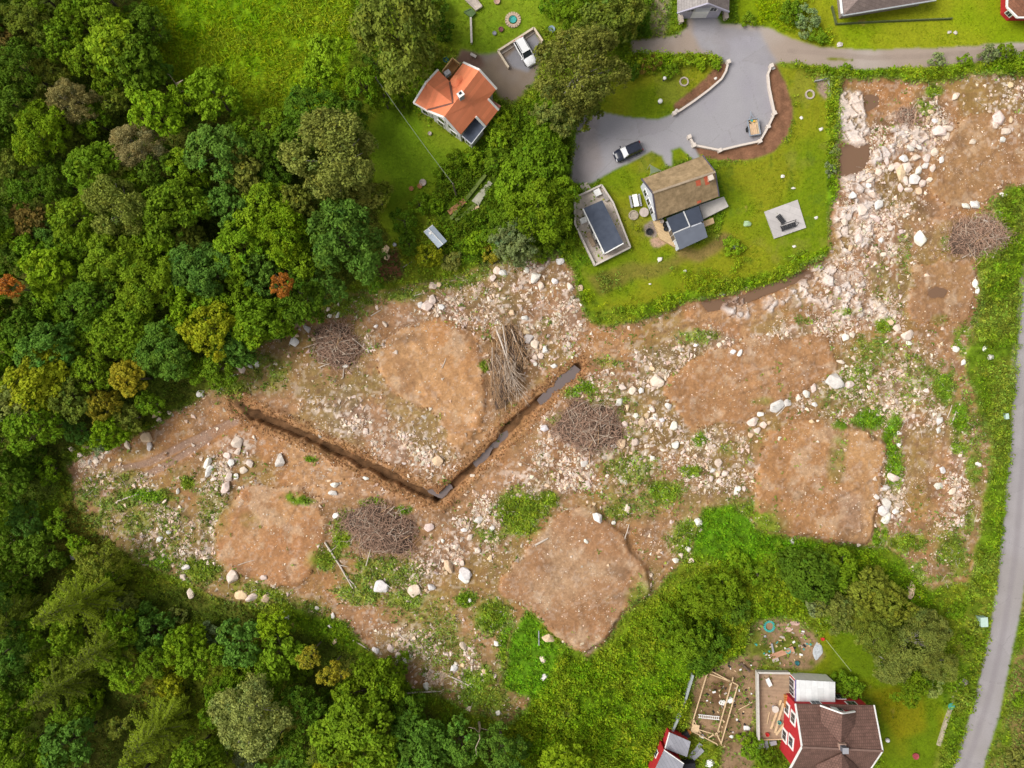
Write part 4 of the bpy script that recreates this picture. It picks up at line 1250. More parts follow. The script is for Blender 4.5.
RHUE = {'pink': D(250, 228, 212, 1.4), 'white': D(252, 246, 238, 1.4), 'tan': D(244, 214, 176, 1.45), 'grey': D(232, 222, 214, 1.5)}
RWORD = {'pink': 'pale pinkish', 'white': 'whitish', 'tan': 'tan', 'grey': 'grey'}
ROCKS = [
    (128, 445, 5, 'pink'), (147, 437, 7, 'tan'), (150, 446, 5, 'grey'), (72, 449, 4, 'pink'), (80, 455, 4, 'pink'), (96, 461, 4, 'pink'), (208, 463, 6, 'white'), (209, 471, 6, 'white'), (238, 443, 7, 'pink'), (228, 455, 5, 'pink'), (232, 463, 5, 'white'), (238, 452, 5, 'pink'),
    (250, 463, 5, 'pink'), (244, 470, 4.5, 'pink'), (229, 477, 5, 'pink'), (226, 487, 6.5, 'pink'), (236, 476, 4, 'white'), (178, 491, 3.5, 'white'), (160, 539, 4, 'white'), (153, 558, 4, 'tan'), (169, 532, 3, 'white'), (186, 567, 5, 'white'), (74, 556, 4, 'white'), (214, 479, 4, 'pink'), (240, 488, 3, 'pink'),
    (438, 461, 6, 'tan'), (335, 484, 5.5, 'white'), (333, 493, 4.8, 'white'), (281, 461, 8, 'grey'), (336, 515, 4.5, 'white'), (429, 527, 5.5, 'pink'), (478, 520, 5, 'white'), (492, 528, 3.5, 'white'), (449, 566, 7, 'tan'), (466, 573, 7, 'white'), (490, 558, 4, 'tan'), (464, 530, 4, 'white'), (470, 537, 4, 'pink'), (443, 541, 3, 'white'), (477, 550, 4, 'pink'), (462, 563, 3.5, 'pink'),
    (366, 478, 3.5, 'white'), (619, 402, 5.5, 'white'), (622, 387, 5, 'pink'), (632, 390, 5, 'pink'), (641, 391, 4, 'white'), (627, 407, 4.5, 'tan'), (652, 409, 4, 'pink'), (647, 415, 4.5, 'tan'), (642, 422, 5.5, 'tan'), (621, 443, 6, 'tan'), (614, 445, 5, 'white'), (635, 442, 5, 'pink'), (636, 416, 3.5, 'white'),
    (675, 445, 5, 'white'), (674, 426, 5.5, 'white'), (668, 406, 4, 'white'), (658, 425, 4, 'pink'), (655, 418, 3.5, 'white'), (662, 420, 3.5, 'white'), (598, 518, 6.5, 'white'), (627, 508, 5, 'pink'), (613, 523, 3.5, 'white'), (752, 421, 7, 'pink'), (757, 430, 5, 'pink'), (763, 425, 4, 'pink'), (750, 435, 4, 'tan'), (760, 414, 4, 'white'),
    (718, 463, 5, 'pink'), (718, 474, 4.5, 'tan'), (711, 479, 4, 'pink'), (725, 473, 4.5, 'pink'), (713, 470, 3.5, 'white'), (719, 481, 3.5, 'pink'), (737, 490, 5, 'white'), (744, 489, 3.5, 'pink'), (584, 464, 4.5, 'white'), (545, 428, 5, 'white'), (652, 458, 3.5, 'white'), (646, 446, 3, 'pink'), (586, 541, 3, 'white'), (681, 555, 4, 'pink'), (688, 549, 4, 'white'), (675, 560, 4, 'white'), (691, 560, 3.5, 'pink'), (698, 522, 5, 'white'), (700, 530, 3, 'pink'),
    (776, 406, 8, 'white'), (787, 403, 5, 'white'), (798, 398, 5, 'pink'), (806, 394, 5, 'white'), (813, 388, 5, 'pink'), (835, 382, 12, 'white'), (848, 385, 6, 'pink'), (892, 477, 7, 'pink'), (884, 488, 5.5, 'white'), (876, 497, 3.5, 'white'), (886, 503, 6, 'white'), (883, 510, 6.5, 'white'), (886, 518, 6.5, 'white'), (895, 511, 4, 'white'), (898, 433, 3.5, 'white'), (899, 445, 3.5, 'white'),
    (939, 420, 5, 'white'), (938, 430, 4, 'white'), (792, 541, 4, 'white'), (798, 546, 3.5, 'tan'), (842, 557, 3, 'tan'), (942, 470, 4, 'white'), (938, 486, 5, 'white'), (952, 491, 5, 'pink'), (960, 455, 3, 'pink'), (978, 464, 4, 'white'),
    (497, 271, 4.5, 'pink'), (503, 273, 4.5, 'white'), (493, 278, 4, 'pink'), (496, 285, 4, 'tan'), (386, 250, 5, 'tan'), (387, 257, 4, 'tan'), (330, 316, 3, 'white'), (338, 315, 4, 'white'), (328, 309, 3, 'pink'), (308, 329, 5.5, 'grey'), (294, 342, 5.5, 'white'), (296, 335, 4, 'tan'), (314, 339, 3, 'tan'), (427, 306, 6, 'pink'), (432, 300, 6, 'pink'), (421, 305, 4, 'white'), (441, 307, 4, 'white'), (433, 286, 5, 'pink'), (439, 285, 4, 'tan'),
    (385, 324, 4, 'pink'), (376, 326, 3, 'white'), (257, 364, 4, 'white'), (242, 369, 6, 'pink'), (250, 366, 4, 'white'), (234, 376, 3, 'white'), (201, 394, 5, 'white'), (157, 414, 6, 'tan'), (160, 420, 4, 'pink'), (170, 413, 3.5, 'pink'), (86, 447, 4, 'tan'), (345, 365, 4, 'white'),
    (526, 332, 5, 'tan'), (520, 335, 5, 'pink'), (528, 339, 6, 'grey'), (535, 344, 6, 'pink'), (522, 347, 5, 'pink'), (545, 350, 5, 'white'), (519, 341, 4, 'tan'), (541, 346, 4, 'tan'), (535, 357, 4, 'pink'), (535, 364, 3.5, 'white'), (541, 356, 3.5, 'pink'), (528, 352, 3.5, 'tan'), (554, 366, 4, 'white'), (533, 361, 3.5, 'pink'), (535, 277, 7, 'white'), (541, 287, 5, 'pink'), (555, 281, 5, 'white'), (570, 287, 5, 'pink'), (580, 288, 4, 'tan'), (560, 262, 5, 'white'), (525, 318, 4, 'white'),
    (656, 382, 8, 'pink'), (740, 353, 4, 'white'), (733, 352, 3.5, 'white'), (660, 259, 3.5, 'white'), (719, 345, 4, 'pink'), (722, 294, 3.5, 'white'), (703, 298, 3, 'white'),
    (919, 239, 8.5, 'white'), (965, 206, 5, 'white'), (974, 205, 6, 'white'), (906, 236, 4, 'tan'), (901, 232, 3.5, 'pink'), (1003, 195, 4, 'white'), (1000, 212, 3, 'white'), (840, 362, 4, 'pink'), (845, 338, 5, 'white'), (852, 335, 4, 'pink'), (907, 336, 7, 'pink'), (896, 328, 5, 'pink'), (890, 322, 4, 'tan'), (908, 343, 4, 'white'), (974, 283, 5, 'white'), (977, 290, 4, 'white'), (985, 348, 4, 'white'), (955, 349, 4, 'white'), (963, 363, 4, 'white'), (990, 357, 3.5, 'white'),
    (996, 118, 7, 'pink'), (994, 125, 5, 'pink'), (1005, 132, 5.5, 'pink'), (1010, 120, 4, 'tan'), (955, 97, 5.5, 'pink'), (938, 131, 7.5, 'pink'), (948, 128, 5, 'pink'), (946, 136, 4, 'pink'), (930, 112, 4, 'tan'), (934, 121, 4, 'white'), (928, 118, 3.5, 'tan'), (972, 142, 4, 'pink'), (1002, 140, 4, 'white'),
    (382, 586, 9, 'white'), (414, 591, 7, 'pink'), (431, 587, 5.5, 'white'), (465, 577, 6.5, 'white'), (286, 614, 6, 'white'), (266, 598, 5.5, 'tan'), (333, 615, 4, 'white'), (330, 626, 3, 'white'), (335, 641, 3.5, 'tan'), (391, 648, 5, 'pink'), (376, 650, 4.5, 'white'), (398, 655, 4, 'pink'), (405, 661, 4, 'white'), (410, 656, 3.5, 'white'), (398, 661, 3.5, 'pink'), (463, 646, 5.5, 'pink'), (454, 668, 5, 'white'), (463, 665, 3, 'tan'), (426, 686, 5, 'white'), (496, 643, 3.5, 'white'), (498, 712, 4, 'white'), (484, 671, 3, 'tan'),
    (317, 608, 3, 'white'), (548, 638, 7, 'tan'), (543, 659, 4, 'pink'), (544, 677, 4, 'white'), (909, 590, 8, 'tan'), (183, 577, 4.5, 'pink'), (191, 593, 6, 'pink'), (233, 577, 7.5, 'pink'), (242, 594, 7, 'tan'), (252, 597, 6, 'pink'), (264, 577, 4, 'pink'), (469, 708, 3.5, 'pink'), (920, 596, 3, 'white'), (470, 600, 3, 'white'),
    # heap under the upper bedrock
    (905, 168, 6, 'pink'), (903, 159, 5, 'white'), (915, 158, 5, 'pink'), (896, 167, 5, 'pink'), (917, 172, 5.5, 'white'), (926, 158, 5, 'pink'), (900, 173, 7.5, 'tan'), (913, 180, 6, 'white'), (905, 181, 5, 'pink'), (922, 183, 5, 'pink'), (932, 168, 5, 'pink'), (929, 180, 4, 'pink'), (910, 148, 4.5, 'white'), (919, 148, 4, 'white'), (886, 161, 5, 'pink'),
    (891, 168, 4.5, 'pink'), (925, 166, 4.5, 'white'), (908, 190, 5, 'pink'), (918, 191, 4.5, 'tan'), (900, 188, 4.5, 'pink'), (934, 152, 5, 'pink'), (941, 160, 4, 'white'), (878, 172, 5, 'pink'), (870, 180, 4.5, 'pink'), (862, 210, 6, 'pink'), (878, 205, 6, 'white'), (872, 195, 5, 'pink'), (852, 196, 5, 'white'), (858, 240, 6, 'pink'), (844, 222, 5, 'pink'), (874, 218, 6, 'pink'), (850, 248, 4, 'tan'), (890, 228, 4, 'pink'), (868, 186, 4, 'white'),
]
rock_rng = random.Random(5)
# more of the larger stones, thrown where the ground is stoniest, up to 300 in all
gr = gravel * clear * (1 - pads)
pr = (gr * (gr > .35)).ravel()
pr = pr / pr.sum()
pk = np.random.default_rng(17).choice(len(pr), 900, p=pr)
extra = []
for i in pk:
    j, k = divmod(int(i), NX)
    x, y = float(PX[j, k]), float(PY[j, k])
    if not (5 < x < 1019 and 5 < y < 763):
        continue
    if all(math.hypot(x - a[0], y - a[1]) > a[2] + 4 for a in ROCKS + extra) and dd[j, k] > 9:
        extra.append((x, y, rock_rng.uniform(3.0, 4.2), rock_rng.choice(['pink', 'pink', 'white', 'tan'])))
    if len(ROCKS) + len(extra) >= 300:
        break
BOULDERS = []
ROCK_FIX = {(919, 239): 'big round whitish boulder alone on the brown plot left of the brushwood by the road', (382, 586): 'big angular white boulder in the weeds below the brush pile',
            (909, 590): 'big pinkish tan boulder among bushes above the olive tree by the road', (438, 461): 'pale tan boulder lying alone above the bend of the ditch', (548, 638): 'pale tan boulder in the weeds left of the lower tan soil pad',
            (835, 382): 'largest flat pale slab at the right end of the middle soil pad', (335, 484): 'upper of two white boulders lying side by side above the ditch-side brush pile', (333, 493): 'lower of two white boulders lying side by side near the ditch',
            (281, 461): 'broad grey boulder half buried beside the ditch near its upper end', (598, 518): 'white block at the top right corner of the lower tan soil pad'}
for (px, py, r, hue) in ROCKS + extra:
    me = rock_rng.choice(ROCKM)
    o = bpy.data.objects.new('boulder' if r >= 4.5 else 'stone', me)
    x, y, g = G(px, py)
    rr = r * S * (1.18 if r >= 6 else 1.06)
    o.location = (x, y, g + rr * .18)
    o.rotation_euler = (rock_rng.uniform(-.25, .25), rock_rng.uniform(-.25, .25), rock_rng.uniform(0, 6.28))
    o.scale = (rr * rock_rng.uniform(.95, 1.15), rr * rock_rng.uniform(.9, 1.15), rr * rock_rng.uniform(.55, .8))
    j = rock_rng.uniform(.86, 1.1)
    c = RHUE[hue]
    o.color = (c[0] * j, c[1] * j * rock_rng.uniform(.97, 1.03), c[2] * j * rock_rng.uniform(.94, 1.06), 1)
    link(o)
    o['category'] = 'boulder' if r >= 4.5 else 'stone'
    o['group'] = 'pale boulders and stones strewn over the clearing'
    sz = 'big' if r >= 6.5 else 'mid-sized' if r >= 4.5 else 'small'
    fixed = ROCK_FIX.get((px, py))
    if fixed:
        o['label'] = fixed
    BOULDERS.append(dict(o=o, px=px, py=py, desc=f"{sz} {RWORD[hue]} {'boulder' if r >= 4.5 else 'stone'}", fixed=fixed))


def rubble(name, label, dens, n, r0, r1, seed, tint):
    """the countless small stones"""
    g_ = np.random.default_rng(seed)
    protos = []
    for i in range(8):
        bm = hull_mesh('r', 9, 300 + i + seed)
        bm.verts.ensure_lookup_table()
        v = np.array([tuple(q.co) for q in bm.verts])
        bm.verts.index_update()
        f = np.array([[q.index for q in ff.verts] for ff in bm.faces])
        bm.free()
        protos.append((v, f))
    p = np.clip(dens, 0, None).astype(np.float64)
    p[(np.abs(GX) > 82) | (np.abs(GY) > 62)] = 0
    p = p.ravel() / p.sum()
    pk = g_.choice(len(p), n, p=p)
    jy, jx = np.divmod(pk, NX)
    X = xs[jx] + g_.uniform(-.5, .5, n) * STEP
    Y = ys[jy] + g_.uniform(-.5, .5, n) * STEP
    R = r0 + (r1 - r0) * g_.random(n) ** 3.2
    Zs = Z[jy, jx] - R * .05
    A = g_.uniform(0, 6.28, n)
    Vs = []
    Fs = []
    Ks = []
    off = 0
    for i, (v, f) in enumerate(protos):
        s = np.arange(n) % 8 == i
        m = s.sum()
        ca, sa = np.cos(A[s])[:, None], np.sin(A[s])[:, None]
        rr = R[s][:, None]
        st = g_.uniform(.75, 1.25, (m, 1))
        vx = (v[None, :, 0] * ca - v[None, :, 1] * sa * st) * rr + X[s][:, None]
        vy = (v[None, :, 0] * sa + v[None, :, 1] * ca * st) * rr + Y[s][:, None]
        vz = v[None, :, 2] * rr * .8 + Zs[s][:, None]
        V = np.stack([vx, vy, vz], -1).reshape(-1, 3)
        Fs.append((f[None] + (np.arange(m) * len(v))[:, None, None]).reshape(-1, 3) + off)
        off += len(V)
        dirty = (g_.random((m, 1)) < .55) * g_.uniform(.2, .6, (m, 1))
        col = np.array(tint)[None] * (1 - dirty * np.array([[.35, .55, .75]])) * g_.uniform(.6, 1.15, (m, 1)) * (1 + g_.normal(0, .035, (m, 3)))
        Ks.append(np.repeat(col, len(v), 0))
        Vs.append(V)
    me = np_mesh(name, np.concatenate(Vs), np.concatenate(Fs), np.concatenate(Ks))
    me.materials.append(M_STONE)
    o = bpy.data.objects.new(name, me)
    link(o)
    return tag(o, label, kind='stuff')


clump = sstep(.42, .62, fbm(GX, GY, 3.0, 131, 4, .6))
dens_r = clear * (1 - np.clip(pud * 2, 0, 1)) * (1 - .9 * wg) * sstep(5, 14, dd) * (.05 + 1.15 * gravel * (.08 + 1.2 * clump ** 1.5)) * (1 - .90 * pads) * (1 - .5 * mask(OCHRE, 14, 6)) * (1 - .85 * slab) * (1 - .8 * mask([OCHRE[0]], 12, 5))
rubble('rubble', 'countless small pale stones strewn over the cleared ground', dens_r, 15000, .07, .6, 1, D(250, 230, 212, 1.4))
rubble('pebbles', 'scattered pebbles on the soil pads and the rest of the clearing', clear * (.3 + .9 * gravel) * (1 - .35 * pads) * (.2 + 1.2 * clump) * sstep(3, 12, dd), 30000, .06, .22, 2, D(255, 236, 216, 1.35))

rubble('spoil_clods', 'clods of brown earth thrown up along the ditch and the edges of the soil pads', clear * (sstep(4, 6, dd) * (1 - sstep(9, 17, dd)) + .5 * sstep(.1, .3, pads) * (1 - sstep(.5, .8, pads))), 7000, .07, .34, 3, D(178, 132, 88))

# ------------------------------------------------------------------ water
WATER = {}
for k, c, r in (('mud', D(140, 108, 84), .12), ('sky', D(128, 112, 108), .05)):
    m, nt, N, L = new_mat('water_' + k)
    o_ = N.new('ShaderNodeOutputMaterial')
    b_ = N.new('ShaderNodeBsdfPrincipled')
    b_.inputs['Base Color'].default_value = (*c, 1)
    b_.inputs['Roughness'].default_value = r
    b_.inputs['Specular IOR Level'].default_value = .5 if k == 'mud' else 1.0
    nz_ = N.new('ShaderNodeTexNoise')
    nz_.inputs['Scale'].default_value = 6
    bp_ = N.new('ShaderNodeBump')
    bp_.inputs['Strength'].default_value = .05
    L.new(nz_.outputs[0], bp_.inputs['Height'])
    L.new(bp_.outputs[0], b_.inputs['Normal'])
    L.new(b_.outputs[0], o_.inputs[0])
    WATER[k] = m
wr = random.Random(4)
for lab, poly, k in PUDDLES:
    pts = []
    n = len(poly)
    for i in range(n):
        (xa, ya), (xb, yb) = poly[i], poly[(i + 1) % n]
        m_ = max(1, int(math.hypot(xb - xa, yb - ya) / 2.5))
        for q in range(m_):
            t = q / m_
            pts.append((xa + (xb - xa) * t + wr.uniform(-.6, .6), ya + (yb - ya) * t + wr.uniform(-.6, .6)))
    zz = [float(gz(*P(a, b_)[:2])) for a, b_ in pts]
    lev = float(np.percentile(zz, 55)) + .02
    if k == 'sky':
        # standing water fills the bottom of the ditch: the banks cut its outline
        mx_, my_ = np.mean([p[0] for p in pts]), np.mean([p[1] for p in pts])
        lev = float(np.percentile(zz, 42)) + .03
        pts = [(mx_ + (a - mx_) * 1.22, my_ + (b_ - my_) * 1.22) for a, b_ in pts]
    b = MB()
    b.prism([P(a, b_, lev) for a, b_ in pts], t=.05)
    o = b.build('puddle', WATER[k])
    tag(o, lab, kind='structure')

# ------------------------------------------------------------------ brushwood
TWIG = mat('dry_twigs', (.275, .160, .108), .95, .45, 4, 0, rgb2=(.40, .26, .185))
TWIG2 = mat('brown_twigs', (.30, .17, .085), .95, .4, 4, 0, rgb2=(.42, .27, .15))


def brush_pile(label, px, py, rx, ry, hgt, n, m, seed, logs=(), axis=None, thick_=(.02, .05)):
    r = random.Random(seed)
    x0, y0, g = G(px, py)
    root = thing('brush_pile', label, 'brush pile', (x0, y0, g), 'brushwood heaps on the clearing')
    b = MB()
    k = S * (H - hgt * .5) / H
    for i in range(n):
        a = r.uniform(0, 6.28)
        q = math.sqrt(r.random()) * (1.0 if i % 7 else 1.28)
        wob = 1 + .2 * math.sin(2 * a + seed) + .15 * math.sin(5 * a + seed * 2) + .08 * math.sin(9 * a + seed)
        cx, cy = x0 + rx * k * q * wob * math.cos(a), y0 + ry * k * q * wob * math.sin(a)
        z = g + hgt * max(0, 1 - q ** 2) * r.uniform(.5, 1.12) + .08
        L_ = r.uniform(.9, 3.4) * (1.15 - .55 * q)
        d = r.uniform(0, 6.28) if axis is None else axis + r.gauss(0, .35)
        tilt = r.gauss(0, .22)
        w = r.uniform(*thick_)
        p = np.array((cx, cy, z))
        dv = np.array((math.cos(d), math.sin(d), tilt))
        bend = np.array((-math.sin(d), math.cos(d), .2)) * r.gauss(0, .24) * L_
        q0, q1, q2 = p - dv * L_ / 2, p + bend * .5, p + dv * L_ / 2
        for qq in (q0, q1, q2):
            qq[2] = max(qq[2], g + .02)
        b.tube([q0, q1, q2], [w, w * .8, w * .3], 4)
        if r.random() < .5:
            e = q1 + np.array((math.cos(d + .6), math.sin(d + .6), r.uniform(-.1, .4))) * L_ * .4
            b.tube([q1, e], [w * .6, w * .2], 3)
    b.build('twigs', m, root)
    b = MB()
    for i in range(n // 14):
        a = r.uniform(0, 6.28)
        q = math.sqrt(r.random()) * .85
        p = np.array((x0 + rx * k * q * math.cos(a), y0 + ry * k * q * math.sin(a), g + hgt * (1 - q ** 2) * 1.03 + .16))
        d = r.uniform(0, 6.28) if axis is None else axis + r.gauss(0, .3)
        dv = np.array((math.cos(d), math.sin(d), r.gauss(0, .1))) * r.uniform(.5, 1.5)
        w = r.uniform(.03, .06)
        b.tube([p - dv, p + np.array((-dv[1], dv[0], .1)) * r.gauss(0, .2), p + dv], [w, w * .8, w * .3], 4)
    b.build('pale_twigs', DEADWOOD, root)
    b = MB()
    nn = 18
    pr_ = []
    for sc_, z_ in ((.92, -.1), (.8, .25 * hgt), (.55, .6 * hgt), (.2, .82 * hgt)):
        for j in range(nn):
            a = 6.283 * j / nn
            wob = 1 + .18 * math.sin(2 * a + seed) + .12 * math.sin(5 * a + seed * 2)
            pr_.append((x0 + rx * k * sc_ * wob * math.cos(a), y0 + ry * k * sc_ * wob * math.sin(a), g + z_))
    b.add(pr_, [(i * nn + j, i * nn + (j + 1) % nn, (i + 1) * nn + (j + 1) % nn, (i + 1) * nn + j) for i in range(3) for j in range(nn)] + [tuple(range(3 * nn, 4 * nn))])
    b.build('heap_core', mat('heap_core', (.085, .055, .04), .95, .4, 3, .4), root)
    for i in range(6 if n > 400 else 2):
        a = r.uniform(0, 6.28)
        q = r.uniform(.1, 1.0)
        p = np.array((x0 + rx * k * q * math.cos(a), y0 + ry * k * q * math.sin(a), g + hgt * (1 - q * q) + .15))
        d = r.uniform(0, 6.28) if axis is None else axis + r.gauss(0, .25)
        dv = np.array((math.cos(d), math.sin(d), r.gauss(0, .05))) * r.uniform(.8, 1.9)
        w = r.uniform(.05, .1)
        lb_ = MB()
        e0, e1 = p - dv, p + dv
        e0[2], e1[2] = max(e0[2], g + .08), max(e1[2], g + .08)
        lb_.tube([e0, p, e1], [w, w * .85, w * .5], 6)
        lb_.build('branch', DEADWOOD if i % 2 else TWIG2, root)
    for (ax, ay, bx, by, w, zz) in logs:
        lb_ = MB()
        A_, B_ = P(ax, ay, g + zz), P(bx, by, g + zz * .7)
        lb_.tube([A_, ((A_[0] + B_[0]) / 2, (A_[1] + B_[1]) / 2 + .05, g + zz * .9), B_], [w, w * .9, w * .6], 6)
        lb_.build('branch', BLEACHED, root)
    return root


brush_pile('domed grey-brown brush pile at the right of the clearing, by the road verge', 978, 237, 29, 24, 2.2, 900, TWIG, 1,
           [(985, 249, 1003, 238, .12, 1.3), (970, 256, 980, 248, .1, .7), (993, 258, 999, 245, .11, .8), (984, 220, 990, 224, .1, 2.0), (962, 258, 970, 254, .07, .4)])
brush_pile('dark brush pile with tangled twigs right of the standing water in the ditch', 590, 427, 32, 31, 2.0, 950, TWIG, 2, [(600, 428, 612, 420, .06, 1.5)])
brush_pile('wide brown brush pile lying below the long arm of the ditch', 380, 529, 38, 27, 1.9, 950, TWIG, 3, [(388, 533, 396, 537, .07, 1.8), (366, 566, 371, 548, .07, .5), (417, 556, 424, 562, .05, .5)])
brush_pile('brush pile against the edge of the wood at the top left of the clearing', 337, 345, 28, 22, 1.5, 650, TWIG, 4, [(318, 368, 331, 363, .08, .4), (343, 378, 344, 362, .07, .3), (352, 338, 366, 350, .05, 1.0)])
brush_pile('small heap of sticks among stones below the top hedge', 906, 117, 11, 9, .7, 160, TWIG, 5, [(902, 124, 912, 123, .08, .4)])
brush_pile('long combed heap of felled branches left of the ditch water', 508, 366, 21, 44, 2.2, 900, TWIG2, 6, [], math.radians(-78), (.016, .04))


def felled(label, ax, ay, bx, by, w, z0, seed, m=BLEACHED, nb=16, fan=.55):
    r = random.Random(seed)
    A_, B_ = np.array(P(ax, ay, z0)), np.array(P(bx, by, z0 + .2))
    g = float(gz(A_[0], A_[1]))
    root = thing('felled_tree', label, 'felled tree', tuple(A_[:2]) + (g,), 'felled saplings on the branch heap')
    d = B_ - A_
    L_ = np.linalg.norm(d)
    b = MB()
    pts = [A_ + d * t + np.array((.12 * math.sin(t * 5 + seed), .12 * math.cos(t * 4), 0)) for t in (0, .25, .5, .75, 1)]
    b.tube(pts, [w, w * .85, w * .62, w * .4, w * .12], 6)
    b.build('stem', m, root, True)
    b = MB()
    for i in range(nb):
        t = .28 + .7 * i / nb
        p = A_ + d * t
        s = 1 if i % 2 else -1
        ang = math.atan2(d[1], d[0]) + s * r.uniform(.2, fan)
        l2 = L_ * r.uniform(.2, .42) * (1.15 - t * .6)
        e = p + np.array((math.cos(ang) * l2, math.sin(ang) * l2, r.uniform(-.2, .5)))
        mid = (p + e) / 2 + np.array((0, 0, .15))
        b.tube([p, mid, e], [w * .35, w * .24, .012], 4)
        for j in range(3):
            a2 = ang + r.uniform(-.6, .6)
            f = mid + np.array((math.cos(a2), math.sin(a2), r.uniform(-.1, .3))) * l2 * .5
            b.tube([mid, f], [w * .16, .01], 3)
    b.build('branches', TWIG2 if m is not BLEACHED else DEADWOOD, root)


felled('longest pale felled sapling fanned out over the branch heap', 496, 331, 522, 398, .16, 2.0, 1)
felled('thin felled sapling lying next to the longest pale one on the branch heap', 502, 326, 514, 388, .09, 2.2, 2, BLEACHED, 14)
felled('brown felled sapling along the left edge of the branch heap', 492, 348, 496, 400, .09, 1.5, 3, DEADWOOD, 18, .4)
felled('short felled sapling on the upper right of the branch heap', 512, 330, 527, 368, .1, 1.6, 4, DEADWOOD, 12)

# bleached logs and sticks lying about
LOGS = [(325, 542, 353, 588, .15, 'long bleached log with a fork lying in the weeds below the brown brush pile'), (353, 640, 369, 650, .1, 'short bleached log at the lower edge of the clearing near the golden trees'), (404, 693, 441, 691, .13, 'straight cut log lying level above the lower wood'),
        (448, 675, 472, 687, .12, 'pale log slanting among the stones right of the straight cut log'), (400, 635, 411, 645, .08, 'thin stick in the rubble above the small golden trees'), (535, 545, 548, 538, .16, 'thick pale log at the left edge of the lower tan soil pad'),
        (624, 540, 629, 524, .09, 'slanting stick among stones right of the lower soil pad'), (618, 515, 634, 513, .07, 'level stick beside the white block near the lower soil pad'), (438, 568, 441, 555, .07, 'upright-lying stick by the tan boulder below the brush pile'),
        (414, 296, 425, 293, .1, 'pale stick lying above the top soil pad'), (371, 316, 381, 310, .08, 'thin stick near the brush pile by the wood'), (951, 424, 957, 407, .1, 'bleached log in the weeds by the road verge'), (947, 418, 952, 404, .07, 'thinner bleached log in the weeds by the road verge'),
        (118, 501, 152, 490, .12, 'long grey log beside the tyre tracks'), (455, 386, 459, 372, .0, ''), (238, 565, 254, 560, .06, 'thin stick at the left end of the orange soil pad'), (402, 268, 412, 262, .08, 'pale stick beside the tan boulder below the bluish tree'),
        (378, 586, 380, 580, .0, ''), (349, 579, 358, 590, .09, 'lower end piece of the broken log in the weeds'), (776, 416, 786, 405, .1, 'pale log among the white blocks at the end of the middle pad'), (442, 368, 446, 358, .08, 'short pale stick lying on the top soil pad')]
for ax, ay, bx, by, w, lab in LOGS:
    if not lab:
        continue
    A_, B_ = G(ax, ay), G(bx, by)
    b = MB()
    m_ = ((A_[0] + B_[0]) / 2 + .08, (A_[1] + B_[1]) / 2 + .06, (A_[2] + B_[2]) / 2 + w * 1.1)
    b.tube([(A_[0], A_[1], A_[2] + w), m_, (B_[0], B_[1], B_[2] + w)], [w, w * .9, w * .65], 7)
    if 'fork' in lab:
        b.tube([m_, (m_[0] + 1.3, m_[1] - .3, m_[2])], [w * .6, w * .2], 5)
        b.tube([(A_[0] * .8 + B_[0] * .2, A_[1] * .8 + B_[1] * .2, m_[2]), (A_[0] + 1.9, A_[1] - .6, m_[2])], [w * .5, w * .2], 5)
    b.single('log' if w >= .1 else 'stick', BLEACHED, lab, 'log' if w >= .1 else 'stick', 'bleached logs and sticks on the clearing')
# countless thin twigs
b = MB()
r = random.Random(77)
cand = np.argwhere((clear > .6) & (gravel + weeds > .25) & (pads < .3) & (np.abs(GX) < 80) & (np.abs(GY) < 60))
for i in range(1500):
    j, k = cand[r.randrange(len(cand))]
    x, y, z = float(xs[k]), float(ys[j]), float(Z[j, k])
    a = r.uniform(0, 6.28)
    l_ = r.uniform(.4, 1.6)
    w = r.uniform(.015, .04)
    b.tube([(x, y, z + .06), (x + math.cos(a) * l_, y + math.sin(a) * l_, z + .12)], [w, w * .5], 3)
tag(b.build('twig_litter', BLEACHED), 'thin dead twigs littering the clearing', kind='stuff')

# ------------------------------------------------------------------ building helpers
WHITE = mat('white_paint', (.74, .73, .71), .6, .07, 1.5, .05)
GLASS = mat('window_glass', (.03, .035, .045), .08, .2, 1, 0, spec=.6)
REDWALL = mat('red_boards', (.42, .022, .028), .7, .15, 3, .1)
WHITEWALL = mat('white_boards', (.62, .61, .60), .75, .08, 3, .1)
CONC = mat('concrete', (.47, .40, .335), .9, .14, 1.2, .15, rgb2=(.50, .43, .37))
DARKROOF = mat('dark_felt', (.058, .070, .100), .8, .10, .8, .05, spec=.1, rgb2=(.074, .087, .118))
WOOD = mat('new_timber', (.58, .42, .25), .7, .16, 2, .1)
DECK = mat('deck_boards', (.36, .245, .16), .8, .16, 1.5, .15, tiles=(6, .16, 2, .012))
TERR = mat('tan_deck', (.56, .40, .22), .75, .12, 1.5, .1, tiles=(5, .18, 30, .012))
BLACK = mat('black_plastic', (.02, .02, .022), .5, .2, 3)
METAL = mat('grey_metal', (.36, .36, .39), .45, .08, 1.5, .05, metal=.3)
TEAL = mat('teal_plastic', (.05, .33, .30), .5, .15, 3)
STONE_P = mat('patio_stone', (.44, .37, .33), .9, .15, 2, .2)


def inset_poly(pts, d):
    n = len(pts)
    a = sum(pts[i][0] * pts[(i + 1) % n][1] - pts[(i + 1) % n][0] * pts[i][1] for i in range(n))
    s = 1 if a > 0 else -1
    out = []
    for i in range(n):
        p0, p1, p2 = (np.array(pts[(i + q) % n][:2]) for q in (-1, 0, 1))
        e1 = (p1 - p0) / np.linalg.norm(p1 - p0)
        e2 = (p2 - p1) / np.linalg.norm(p2 - p1)
        n1_ = np.array((-e1[1], e1[0])) * s
        n2_ = np.array((-e2[1], e2[0])) * s
        den = 1 + n1_ @ n2_
        out.append(tuple(p1 + (n1_ + n2_) * d / max(den, .3)))
    return out


